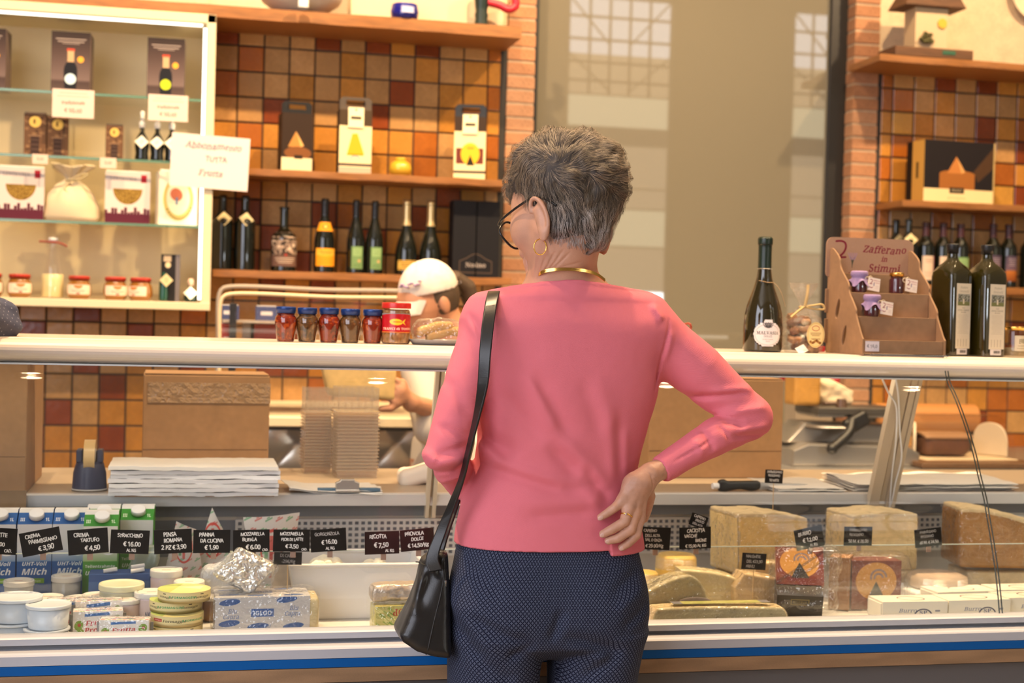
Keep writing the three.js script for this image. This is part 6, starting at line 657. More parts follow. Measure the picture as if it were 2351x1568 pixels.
carton('large brown cardboard box behind her right elbow', 1.2166, 1.6088, WT, 1.1705, -3.92, -3.72, 0);
{ const o = thing('tape_dispenser', 'dark blue tape dispenser with a roll of clear tape', 'dispenser', [-0.238, WT, -3.47]), n = mat([0.035, 0.038, 0.075], 0.4), k = 0.00104; part(o, 'dispenser_body', merge([at(lathe([[0, 0], [38 * k, 0], [38 * k, 6 * k], [36 * k, 40 * k], [31 * k, 58 * k], [29 * k, 66 * k], [0, 66 * k]], 32), 0, 0, 0), at(box(14 * k, 30 * k, 40 * k, 0.004), -22 * k, 78 * k, 0), at(box(14 * k, 30 * k, 40 * k, 0.004), 22 * k, 78 * k, 0)]), n); part(o, 'base_ring', lathe([[0, 0], [39 * k, 0], [39.5 * k, 5 * k], [0, 5 * k]], 32), mat([0.5, 0.48, 0.46], 0.5)); part(o, 'tape_roll', at(cyl(38 * k, 38 * k, 24 * k, 36), 0, 76 * k, 0, 0, 0, PI / 2), mat([0.62, 0.42, 0.18], 0.3)); part(o, 'tape_core', at(cyl(18 * k, 18 * k, 26 * k, 24), 0, 76 * k, 0, 0, 0, PI / 2), M.paper); }
{ const o = thing('paper_stack', 'thick stack of white wrapping paper on the work top', 'paper', [0.0051, WT, -3.44]); const w = 0.3813, sh = [0, 1, 2].map((s) => { const g = new THREE.BoxGeometry(w, 0.0085, 0.2, 40, 1, 16); g.deleteAttribute('uv'); g.deleteAttribute('normal'); return metricUV(warp(g, (v) => { v.y += 0.003 * nz(v.x * 9, s * 4, v.z * 12) + 0.0015 * nz(v.x * 40, s, v.z * 40); v.z += 0.003 * nz(v.x * 14, s * 9, 2); })); }); const pm = [mat([0.82, 0.8, 0.78], 0.85), mat([0.74, 0.72, 0.72], 0.85), mat([0.85, 0.8, 0.72], 0.85)]; for (let i = 0; i < 7; i++) part(o, 'paper_ream', sh[i % 3], pm[i === 6 ? 2 : i % 2], [rr(-0.004, 0.004), 0.006 + i * 0.0098, rr(-0.004, 0.004)], [0, rr(-0.015, 0.015), 0]); part(o, 'card_base', at(box(w * 0.94, 0.002, 0.19, 0.0005), 0, 0.001, 0.004), M.cardboard); }
{ const o = thing('paper_pad', 'sheets of white paper held by a steel bulldog clip', 'paper', [0.3582, WT, -3.45]); for (let i = 0; i < 3; i++) { const g = new THREE.BoxGeometry(0.22, 0.001, 0.15, 20, 1, 12); g.deleteAttribute('uv'); g.deleteAttribute('normal'); part(o, 'sheet', metricUV(warp(g, (v) => { v.y += 0.012 * smoothstep(-v.x, 0.04, 0.11) * (1 - v.z * 2) * 0.8 + 0.003 * nz(v.x * 20, i, v.z * 20); })), M.paper, [-0.02 - i * 0.006, 0.002 + i * 0.003, 0.0], [0, 0.1 * (i - 1), 0]); } part(o, 'clip', merge([at(metricUV(ext([[-0.028, 0], [0.028, 0], [0.028, 0.024], [0.018, 0.028], [0.016, 0.032], [-0.016, 0.032], [-0.018, 0.028], [-0.028, 0.024]], 0.018, 0.002)), 0, 0.004, 0.066), at(cyl(0.004, 0.004, 0.056, 16), 0, 0.009, 0.078, 0, 0, PI / 2)]), M.steel); part(o, 'pen', merge([at(cyl(0.0055, 0.0055, 0.14, 16), 0, 0.01, 0.062, 0, 0, PI / 2), at(cyl(0.004, 0.0055, 0.01, 16), 0.075, 0.01, 0.062, 0, 0, -PI / 2)]), mat([0.1, 0.2, 0.3], 0.15, { transmission: 0.5, thickness: 0.005 })); }
{ const tray = mat([0.86, 0.8, 0.72], 0.15, { transmission: 0.8, thickness: 0, ior: 1.45 }); function trays(label, x, z, w, d, n, step, turn) { const o = thing('tray_stack', label, 'containers', [x, WT, z], turn); const g = (() => { const outer = new THREE.BoxGeometry(w, step * 2.2, d), rim = new THREE.BoxGeometry(w + 0.008, 0.003, d + 0.008); return merge([outer, rim.translate(0, step * 1.1, 0)]); })(); for (let i = 0; i < n; i++) part(o, 'tray', g, tray, [rr(-0.001, 0.001), step * 1.1 + i * step, rr(-0.001, 0.001)]); part(o, 'top_tray', at(merge([new THREE.BoxGeometry(w * 1.02, 0.06, 0.002).translate(0, 0, d / 2), new THREE.BoxGeometry(w * 1.02, 0.06, 0.002).translate(0, 0, -d / 2), new THREE.BoxGeometry(0.002, 0.06, d).translate(w / 2, 0, 0), new THREE.BoxGeometry(0.002, 0.06, d).translate(-w / 2, 0, 0)]), 0, n * step + 0.045, 0), M.film); } trays('tall stack of clear plastic food trays right of the taped box', 0.415, -3.76, 0.105, 0.1, 18, 0.009, 0.05); trays('lower stack of clear plastic trays behind the tall tray stack', 0.3218, -3.86, 0.07, 0.08, 18, 0.0085, 0.05); }
single('folded_cloth', 'folded white cloth on the work top left of the steel post', 'cloth', soft(0.1, 0.05, 0.08, 16, 0.02, (v) => { v.y += 0.004 * Math.sin(v.x * 60 + v.z * 20) - 0.12 * Math.abs(v.x - 0.02); }), mat([0.72, 0.62, 0.52], 0.9), [0.5603, WT + 0.024, -3.6]);
{ const o = thing('knife', 'kitchen knife with thick black handle and white bolster', 'knife', [1.3723, WT + 0.014, -3.44], 0.06); part(o, 'handle', at(soft(0.118, 0.024, 0.022, 14, 0.009, (v) => { v.y += 0.002 * Math.cos(v.x * 90) * (v.y < 0 ? 1 : 0) + (v.x < -0.04 ? 0.004 * (v.y > 0 ? 1 : -1) : 0); }), 0, 0, 0), M.black); part(o, 'bolster', at(cyl(0.008, 0.008, 0.016, 16), -0.066, -0.001, 0, 0, 0, PI / 2), M.white); part(o, 'blade', metricUV(at(ext([[0, -0.01], [0.1, -0.006], [0.14, 0.004], [0, 0.01]], 0.0016, 0.0004), 0.058, -0.002, 0)), M.steel); }
function sheets(label, x0, x1, z, n, lift) { const o = thing('wrapping_paper', label, 'paper', [(x0 + x1) / 2, WT, z]); for (let i = 0; i < n; i++) { const g = new THREE.BoxGeometry(x1 - x0, 0.0012, 0.2, 40, 1, 16); g.deleteAttribute('uv'); g.deleteAttribute('normal'); part(o, 'sheet', metricUV(warp(g, (v) => { v.y += lift * (1 + nz(v.x * 8, i * 3, v.z * 8)) * smoothstep(-v.z, -0.1, 0.1) + 0.0025 * nz(v.x * 22, i, v.z * 22); })), M.paper, [rr(-0.01, 0.01), 0.003 + i * 0.0042, rr(-0.006, 0.006)], [0, rr(-0.05, 0.05), 0]); } }
sheets('loose white wrapping sheets beside the knife', 1.4627, 1.6499, -3.49, 3, 0.004); sheets('pile of white wrapping paper behind the slanted post', 1.6866, 2.1605, -3.52, 5, 0.008);

// ---------------------------------------------------------------- on the back counter
const BC = 0.9685;
{ // plexiglass cabinet with cream frame
  const o = thing('plexiglass_case', 'clear plexiglass case with cream frame and coloured packs standing for its reflections, behind the small jars', 'case'), x0 = 0.0775, x1 = 0.8308, y1 = 1.381, b = 0.03;
  const loop = (xa, xb, yb, z, r) => tube([[xa, BC + 0.004, z], [xa, (BC + yb) / 2, z], [xa, yb - b, z], [xa + b * 0.3, yb - b * 0.3, z], [xa + b, yb, z], [(xa + xb) / 2, yb, z], [xb - b, yb, z], [xb - b * 0.3, yb - b * 0.3, z], [xb, yb - b, z], [xb, (BC + yb) / 2, z], [xb, BC + 0.004, z]], r, 120, 8);
  part(o, 'case_frame', loop(x0, x1, y1, -4.93, 0.0065), mat([0.72, 0.55, 0.33], 0.4)); part(o, 'rear_frame', loop(x0 - 0.0, x1, y1 + 0.03, -5.3, 0.008), mat([0.36, 0.3, 0.24], 0.4)); part(o, 'front_sheet', span(x0, x1, BC, y1, -4.932, -4.931, 0), M.pane); part(o, 'post', span(0.1207 - 0.012, 0.1207 + 0.012, BC, y1 - 0.03, -4.97, -4.945, 0.003), M.darkFrame);  // the dark post is added in place of a dark bar mirrored in the sheet
  for (const [n, l, x, y, w, h, c, c2] of [['lower left', 'red pack with white stripe', 0.1059, 1.15, 0.05, 0.13, '#a02c2a', '#d9cbc4'], ['lower middle', 'red pack with white stripe', 0.2358, 1.15, 0.1, 0.13, '#a83a34', '#8f2622'], ['upper left', 'blue and white pack', 0.11, 1.293, 0.07, 0.05, '#3d4468', '#c9c4c4'], ['upper middle', 'blue and white pack', 0.24, 1.293, 0.075, 0.05, '#454d74', '#c3bfc2'], ['middle', 'pale grey pack', 0.1778, 1.15, 0.04, 0.13, '#b0a294', '#9c8f83']]) { const g = thing('reflection_pack', `${l} standing in for a reflection in the plexiglass case, ${n}`, 'packet', [x, y, -5.12]); part(g, 'carton', at(printed(w, h, 0.05, cell(60, 60, (k, W, H) => { k.fillStyle = c; k.fillRect(0, 0, W, H); k.fillStyle = c2; k.fillRect(14, 22, 32, 16); }), c), 0, h / 2, 0), PRINT); part(g, 'seal', at(box(w * 0.9, 0.003, 0.03, 0.001), 0, h + 0.001, 0), M.paper); }  // made-up packs whose colours imitate the reflections in the clear sheet
  part(o, 'inner_shelf', span(x0 + 0.01, x1 - 0.01, 1.2835, 1.2925, -5.28, -5.0, 0.001), mat([0.5, 0.42, 0.34], 0.3)); part(o, 'inner_shelf', span(x0 + 0.01, x1 - 0.01, 1.141, 1.1495, -5.28, -5.0, 0.001), mat([0.5, 0.42, 0.34], 0.3));
}
const BL = 0.8005;
{ // slicing machine
  const o = thing('slicing_machine', 'grey metal slicing machine with black lever on the back counter', 'slicer', [2.4396, BL, -5.06]), k = 0.0017, al = mat([0.42, 0.39, 0.36], 0.3, { metalness: 0.8 });
  part(o, 'machine_base', at(metricUV(ext([[-155 * k, 0], [150 * k, 0], [150 * k, 0.05], [120 * k, 0.075], [-120 * k, 0.085], [-155 * k, 0.06]], 0.26, 0.008, 2)), 0, 0, 0), al); part(o, 'motor_housing', at(metricUV(ext([[-150 * k, 0.08], [120 * k, 0.075], [110 * k, 0.15], [-110 * k, 0.16]], 0.16, 0.012, 2)), 0, 0, -0.03), mat([0.36, 0.33, 0.3], 0.35, { metalness: 0.7 })); part(o, 'blade_guard', at(lathe([[0, 0.012], [0.11, 0.012], [0.118, 0.006], [0.118, 0], [0, 0]], 40), -40 * k, 0.14, 0.03, 0, PI / 2, 0), al); part(o, 'carriage', at(box(210 * k, 0.028, 0.22, 0.005), 10 * k, 0.205, 0.01), mat([0.09, 0.08, 0.07], 0.4, { metalness: 0.5 }));
  part(o, 'carriage_side', at(box(200 * k, 0.012, 0.2, 0.003), 10 * k, 0.187, 0), al); part(o, 'lever', merge([tube([[-20 * k, 0.17, 0.14], [-32 * k, 0.13, 0.16], [-70 * k, 0.075, 0.17]], 0.018, 20, 10), at(box(60 * k, 0.06, 0.04, 0.014), -8 * k, 0.165, 0.13, 0, 0, 0.5), at(ball(0.022), -74 * k, 0.07, 0.17)]), M.black); part(o, 'knob', merge([at(cyl(0.018, 0.022, 0.03, 20), -30 * k, 0.235, 0.08), at(cyl(0.008, 0.008, 0.06, 12), -55 * k, 0.232, 0.08, 0, 0, PI / 2)]), mat([0.1, 0.055, 0.035], 0.3));
  const y = BL + 0.221, c = thing('cheese_block', 'square amber cheese block in crumpled film on the slicing machine', 'cheese', [2.255, y, -5.04]); part(c, 'cheese', at(soft(0.105, 0.125, 0.1, 8, 0.006), 0, 0.064, 0), mat([0.55, 0.27, 0.05], 0.6, { map: tex.blotch })); part(c, 'wrapper', at(soft(0.112, 0.05, 0.108, 18, 0.01, (v) => { v.y += 0.02 * Math.max(0, nz(v.x * 30, 3, v.z * 30)) + (v.y > 0 ? 0.03 * Math.max(0, 1 - Math.abs(v.x + 0.01) * 22) : 0); }), 0, 0.134, 0), mat([0.75, 0.66, 0.5], 0.5, { transmission: 0.4, thickness: 0 }));
  single('crumpled_paper', 'crumpled cream paper beside the amber cheese block', 'paper', soft(0.14, 0.1, 0.07, 18, 0.02, (v) => { const s = 1 - 0.9 * smoothstep(v.x, -0.04, 0.08) * (v.y > 0 ? 1 : 0); v.y = v.y > 0 ? v.y * s : v.y; v.x += 0.006 * nz(v.y * 40, v.z * 40, 1); v.z += 0.01 * nz(v.x * 30, v.y * 30, 5); }), mat([0.68, 0.55, 0.38], 0.9), [2.4248, y + 0.05, -5.12]);
}
{ const o = thing('cheese_dome', 'clear plastic dome with white ends over a tray on the back counter', 'dome', [2.9242, BL, -5.1], 0.04), w = 0.36, r = 0.16; const dome = new THREE.CylinderGeometry(r, r, w, 40, 1, true, -PI / 2, PI); dome.rotateZ(PI / 2); const g = metricUV(dome); g.rotateX(0); part(o, 'dome_shell', warp(g, (v) => { const t = v.y; void t; }), mat([0.96, 0.93, 0.9], 0.03, { transmission: 1, thickness: 0, ior: 1.5 }), [0, 0.03, 0], [domeTurn(g), 0, 0]); for (const s of [-1, 1]) { const e = new THREE.Shape(); e.moveTo(-0.075, 0); e.lineTo(-0.075, 0.05); e.quadraticCurveTo(-0.07, 0.13, 0, 0.13); e.quadraticCurveTo(0.07, 0.13, 0.075, 0.05); e.lineTo(0.075, 0); part(o, 'dome_end', metricUV(at(ext(e, 0.01, 0.002), s * w * 0.47, 0.028, 0, 0, PI / 2 + s * 0.5, 0)), mat([0.66, 0.56, 0.42], 0.5)); } part(o, 'tray', at(box(w * 1.12, 0.022, 0.3, 0.006), 0, 0.014, 0), mat([0.6, 0.48, 0.32], 0.5)); const c = thing('ham_piece', 'dark brown piece of ham under the plastic dome', 'meat', [2.8762, BL + 0.026, -5.1]); part(c, 'meat', at(soft(0.2, 0.085, 0.13, 12, 0.03, (v) => { v.y += 0.006 * nz(v.x * 20, v.y * 20, v.z * 20); }), 0, 0.044, 0), mat([0.13, 0.055, 0.03], 0.5, { map: tex.blotch })); part(c, 'rind', at(soft(0.205, 0.014, 0.135, 10, 0.006, (v) => { v.y -= 3 * v.z * v.z; }), 0, 0.088, 0), mat([0.3, 0.17, 0.09], 0.5)); }
function domeTurn(g) { g.computeBoundingBox(); const b = g.boundingBox; return b.max.y > 0.1 && b.min.y > -0.1 ? 0 : b.max.z > 0.1 && b.min.z > -0.1 ? -PI / 2 : b.min.z < -0.1 && b.max.z < 0.1 ? PI / 2 : PI; }
{ const o = thing('paper_roll', 'wide roll of orange brown wrapping paper in a holder by the right tiles', 'paper roll', [3.0455, 0.945, -5.55]), w = 0.4663, r = 0.0578; part(o, 'roll', at(cyl(r, r, w, 40), 0, 0, 0, 0, 0, PI / 2), mat([0.5, 0.21, 0.06], 0.5)); part(o, 'roll_core', at(cyl(r * 0.3, r * 0.3, w + 0.03, 20), 0, 0, 0, 0, 0, PI / 2), M.cardboard); const h = o.position.y - BL; part(o, 'holder', merge([-1, 1].map((s) => at(box(0.012, h + 0.02, 0.06, 0.003), s * (w / 2 + 0.01), -h / 2 + 0.01, 0))), M.darkFrame); }
single('cutting_board', 'dark wooden cutting board in front of the plastic dome', 'board', box(0.5, 0.022, 0.14, 0.006), mat([0.14, 0.07, 0.03], 0.5, { map: tex.wood }), [2.9123, BL + 0.0115, -4.9 - 0.02]);
{ const o = thing('salami_box', 'flat red box with white print on a stand behind the amber cheese', 'box', [2.446, BL, -5.4]), top = 1.1233 - BL; part(o, 'carton', at(printed(0.2, 0.05, 0.14, cell(120, 30, (c, w, h) => { c.fillStyle = '#a5182a'; c.fillRect(0, 0, w, h); words(c, 'DELIZIA', 86, 16, 15, { color: '#e8cfc8', style: 'bold' }); }), '#9a1626'), 0, top, 0), PRINT); part(o, 'stand', at(box(0.16, top - 0.026, 0.12, 0.004), 0, (top - 0.026) / 2, 0), mat([0.3, 0.24, 0.18], 0.6)); }

// ---------------------------------------------------------------- the shop assistant
{
  const who = thing('person', 'shop assistant in white cap and white shirt looking down behind the counter, holding cheese', 'person'), Zs = -4.55;
  const H = V(0.7316, 1.3745, -4.55), f = V(-0.86, -0.34, 0.34).normalize(), r = V(0, 0, 0).crossVectors(f, V(0, 1, 0)).normalize(), u = V(0, 0, 0).crossVectors(r, f).normalize();
  const W = (a, b, c) => [H.x + r.x * a + u.x * b + f.x * c, H.y + r.y * a + u.y * b + f.y * c, H.z + r.z * a + u.z * b + f.z * c], loc = (x, y, z) => { x -= H.x; y -= H.y; z -= H.z; return [x * r.x + y * r.y + z * r.z, x * u.x + y * u.y + z * u.z, x * f.x + y * f.y + z * f.z]; };
  const sk = orb([0, 0.02, -0.01], 0.073, 0.092, 0.09), fc = [cone([0, -0.02, 0.045], [0, -0.095, 0.06], 0.06, 0.03), cone([0, 0.02, 0.05], [0, -0.03, 0.05], 0.055, 0.052)], ns = cone([0, -0.005, 0.1], [0, -0.035, 0.116], 0.008, 0.012), sock = [orb([-0.031, 0, 0.106], 0.016, 0.011, 0.013), orb([0.031, 0, 0.106], 0.016, 0.011, 0.013)], lip = orb([0, -0.068, 0.098], 0.02, 0.01, 0.008), er = [-1, 1].map((s) => orb([s * 0.075, -0.015, -0.01], 0.009, 0.031, 0.019)), C = V(0.8414, 1.077, -4.6), nb = [C.x + 0.02, H.y - 0.17, H.z - 0.03], nk = cone(nb, W(0, -0.06, -0.03), 0.06, 0.055);
  const headS = (x, y, z) => { const [a, b, c] = loc(x, y, z); let d = sk(a, b, c); for (const q of fc) d = smin(d, q(a, b, c), 0.03); d = smin(d, ns(a, b, c), 0.012); for (const q of sock) d = smax(d, -q(a, b, c), 0.01); d = smin(d, lip(a, b, c), 0.006); for (const q of er) d = smin(d, q(a, b, c), 0.006); return smin(d, nk(x, y, z), 0.03); };
  const sy = H.y - 0.2, sL = [C.x - 0.15, sy - 0.02, Zs + 0.1], sR = [C.x + 0.2, sy - 0.02, Zs - 0.08], elb = [0.7543, 1.0243, -4.42], wr = [0.6455, 1.0583, -4.3], tor = stack([[sy + 0.02, C.x + 0.02, 0.12, Zs - 0.02, 0.07], [sy - 0.06, C.x + 0.02, 0.19, Zs, 0.11], [sy - 0.25, C.x + 0.03, 0.18, Zs, 0.12], [0.95, C.x + 0.03, 0.165, Zs, 0.11], [0.8, C.x + 0.03, 0.19, Zs, 0.125]], 2.3);
  const slL = chain([sL, [C.x - 0.12, sy - 0.2, Zs + 0.16]], [0.062, 0.056]), slR = chain([sR, [C.x + 0.24, sy - 0.24, Zs + 0.02]], [0.06, 0.055]), shirt = net((x, y, z) => smin(smin(tor(x, y, z), Math.min(slL(x, y, z), slR(x, y, z)), 0.04), 1, 0.01) - 0.003 * nz(x * 18, y * 8, z * 18), [C.x - 0.34, 0.76, Zs - 0.25], [C.x + 0.4, sy + 0.08, Zs + 0.34], 0.012);
  const arm = chain([sL, [C.x - 0.12, sy - 0.24, Zs + 0.16], elb, wr], [0.045, 0.038, 0.035, 0.024]), armB = chain([sR, [C.x + 0.24, sy - 0.28, Zs + 0.02], [C.x + 0.05, sy - 0.36, Zs + 0.2], [C.x - 0.1, sy - 0.3, Zs + 0.27]], [0.043, 0.038, 0.033, 0.024]);
  const K = [0.6083, 1.0948, -4.28], fi = [0, 1, 2, 3].map((i) => chain([[K[0] - 0.01, K[1] + 0.03 - i * 0.022, K[2] + 0.01], [K[0] - 0.045, K[1] + 0.046 - i * 0.021, K[2] + 0.012], [K[0] - 0.072, K[1] + 0.042 - i * 0.02, K[2] + 0.006], [K[0] - 0.088, K[1] + 0.03 - i * 0.019, K[2] - 0.004]], [0.0105, 0.01, 0.009, 0.0078])), pm = blend(0.02, cone(wr, K, 0.024, 0.024), cone([K[0], K[1] + 0.022, K[2]], [K[0] - 0.012, K[1] - 0.028, K[2] + 0.006], 0.017, 0.016)), th = chain([[K[0] + 0.01, K[1] - 0.02, K[2]], [K[0] - 0.03, K[1] - 0.052, K[2] + 0.01], [K[0] - 0.06, K[1] - 0.055, K[2]]], [0.014, 0.0115, 0.009]);
  const handS = (x, y, z) => { let d = smin(pm(x, y, z), th(x, y, z), 0.012); for (const q of fi) d = smin(d, q(x, y, z), 0.005); return smin(d, arm(x, y, z), 0.02); };
  const legs = blend(0.03, cone([C.x - 0.07, 0.85, Zs], [C.x - 0.08, 0.48, Zs], 0.1, 0.07), cone([C.x - 0.08, 0.48, Zs], [C.x - 0.08, 0.08, Zs - 0.02], 0.068, 0.05), cone([C.x + 0.13, 0.85, Zs], [C.x + 0.13, 0.48, Zs], 0.1, 0.07), cone([C.x + 0.13, 0.48, Zs], [C.x + 0.13, 0.08, Zs - 0.02], 0.068, 0.05));
  const skin2 = mat([0.52, 0.24, 0.13], 0.5, { bumpMap: tex.skin, bumpScale: 0.001 });
  part(who, 'body', metricUV(joined([net(headS, [H.x - 0.2, H.y - 0.24, H.z - 0.18], [H.x + 0.2, H.y + 0.16, H.z + 0.18], 0.006), net(handS, [K[0] - 0.12, K[1] - 0.16, K[2] - 0.3], [K[0] + 0.34, sy + 0.06, K[2] + 0.09], 0.006), net(armB, [C.x - 0.2, sy - 0.45, Zs - 0.2], [C.x + 0.34, sy + 0.06, Zs + 0.32], 0.012), net((x, y, z) => smin(tor(x, y, z) + 0.015, legs(x, y, z) + 0.012, 0.03), [C.x - 0.3, 0.05, Zs - 0.2], [C.x + 0.4, sy + 0.05, Zs + 0.2], 0.02)])), skin2);
  part(who, 'shirt', metricUV(shirt), mat([0.7, 0.62, 0.54], 0.85)); part(who, 'trousers', metricUV(net((x, y, z) => Math.max(legs(x, y, z), y - 0.84), [C.x - 0.25, 0.03, Zs - 0.18], [C.x + 0.3, 0.9, Zs + 0.18], 0.016)), mat([0.03, 0.03, 0.04], 0.8)); for (const dx of [-0.08, 0.13]) part(who, 'shoe', net(blend(0.03, cone([C.x + dx, 0.045, Zs + 0.02], [C.x + dx - 0.09, 0.04, Zs + 0.05], 0.042, 0.038), cone([C.x + dx, 0.05, Zs], [C.x + dx, 0.1, Zs - 0.01], 0.045, 0.045)), [C.x + dx - 0.16, -0.02, Zs - 0.08], [C.x + dx + 0.08, 0.16, Zs + 0.12], 0.01), M.white, [0, 0.004, 0]);
  // cap with brim, hair and pony tail
  const crown = orb([0, 0.035, -0.008], 0.085, 0.098, 0.103), cut = (b, c) => 0.028 - b + 0.12 * c, capF = (x, y, z) => { const [a, b, c] = loc(x, y, z); return Math.max(crown(a, b, c) - 0.0012 * Math.cos(Math.atan2(a, c) * 6), cut(b, c)); };
  const capCloth = mat([0.78, 0.68, 0.6], 0.85, { map: tex.blotch }), cap = part(who, 'cap', metricUV(net(capF, [H.x - 0.16, H.y - 0.12, H.z - 0.16], [H.x + 0.16, H.y + 0.18, H.z + 0.16], 0.006)), capCloth); cap.userData.label = 'white cap';
  { const n = 18, m = 8, pos = [], idx = []; for (const t of [0, 1]) for (let j = 0; j <= m; j++) for (let i = 0; i <= n; i++) { const a = (i / n - 0.5) * 2.1, k = j / m, rr_ = lerp(0.092, 0.092 + 0.082 * Math.cos(a * 0.75), k); pos.push(...W(Math.sin(a) * lerp(0.082, 0.075, k), 0.036 - 0.034 * k - 0.035 * (1 - Math.cos(a)) - t * 0.004, Math.cos(a) * rr_ + 0.004)); } const q = (n + 1) * (m + 1); for (const t of [0, 1]) for (let j = 0; j < m; j++) for (let i = 0; i < n; i++) { const a = t * q + j * (n + 1) + i, b = a + n + 1; if (t) idx.push(a, a + 1, b, a + 1, b + 1, b); else idx.push(a, b, a + 1, a + 1, b, b + 1); } const g = new THREE.BufferGeometry(); g.setAttribute('position', new THREE.Float32BufferAttribute(pos, 3)); g.setIndex(idx); g.computeVertexNormals(); part(cap, 'brim', metricUV(g), capCloth); }
  { const e = []; for (let i = 0; i < 9; i++) { const a = 0.2 + i * 0.1, q = W(Math.sin(-a) * 0.083, 0.078 + 0.006 * Math.sin(i * 1.7), Math.cos(a) * 0.096); e.push(at(ball(0.007, 1, 0.6, 1, 8, 6), ...q)); } part(cap, 'embroidery', merge(e), mat([0.35, 0.25, 0.4], 0.8)); }
  const hairM = mat([0.07, 0.04, 0.02], 0.6, { bumpMap: tex.leather, bumpScale: 0.004 }), hairS = (x, y, z) => { const [a, b, c] = loc(x, y, z); return Math.max(orb([0, 0.012, -0.022], 0.08, 0.094, 0.087)(a, b, c), b - 0.04, c - 0.028 + 0.2 * Math.max(0, -b)); };
  part(who, 'hair', metricUV(merge([net(hairS, [H.x - 0.16, H.y - 0.16, H.z - 0.16], [H.x + 0.16, H.y + 0.12, H.z + 0.16], 0.006), net(chain([W(0.01, 0.02, -0.095), W(0.015, 0.035, -0.125), W(0.02, -0.01, -0.16), W(0.02, -0.08, -0.165), W(0.02, -0.15, -0.15)], [0.012, 0.026, 0.032, 0.026, 0.01]), [H.x - 0.1, H.y - 0.22, H.z - 0.25], [H.x + 0.26, H.y + 0.1, H.z + 0.1], 0.007)])), hairM); part(who, 'cap_strap', tube([W(0.05, 0.03, -0.1), W(0, 0.02, -0.112), W(-0.05, 0.03, -0.1)], 0.006, 16, 6), capCloth);
  const ch = thing('cheese_block', 'pale yellow block of hard cheese held by the shop assistant', 'cheese', [0.4908, 1.1264, -4.3]); part(ch, 'cheese', soft(0.2, 0.1, 0.09, 14, 0.012, (v) => { v.x += (v.y + 0.05) * -0.25 * (v.x < 0 ? 1 : 0) + 0.004 * nz(v.x * 40, v.y * 40, v.z * 40); v.y -= 0.12 * Math.max(0, v.x); }), mat([0.72, 0.48, 0.18], 0.7, { map: tex.blotch })); part(ch, 'rind', at(soft(0.19, 0.008, 0.088, 8, 0.003, (v) => { v.y -= 0.12 * Math.max(0, v.x); }), 0.004, 0.05, 0), mat([0.5, 0.3, 0.1], 0.7));
}
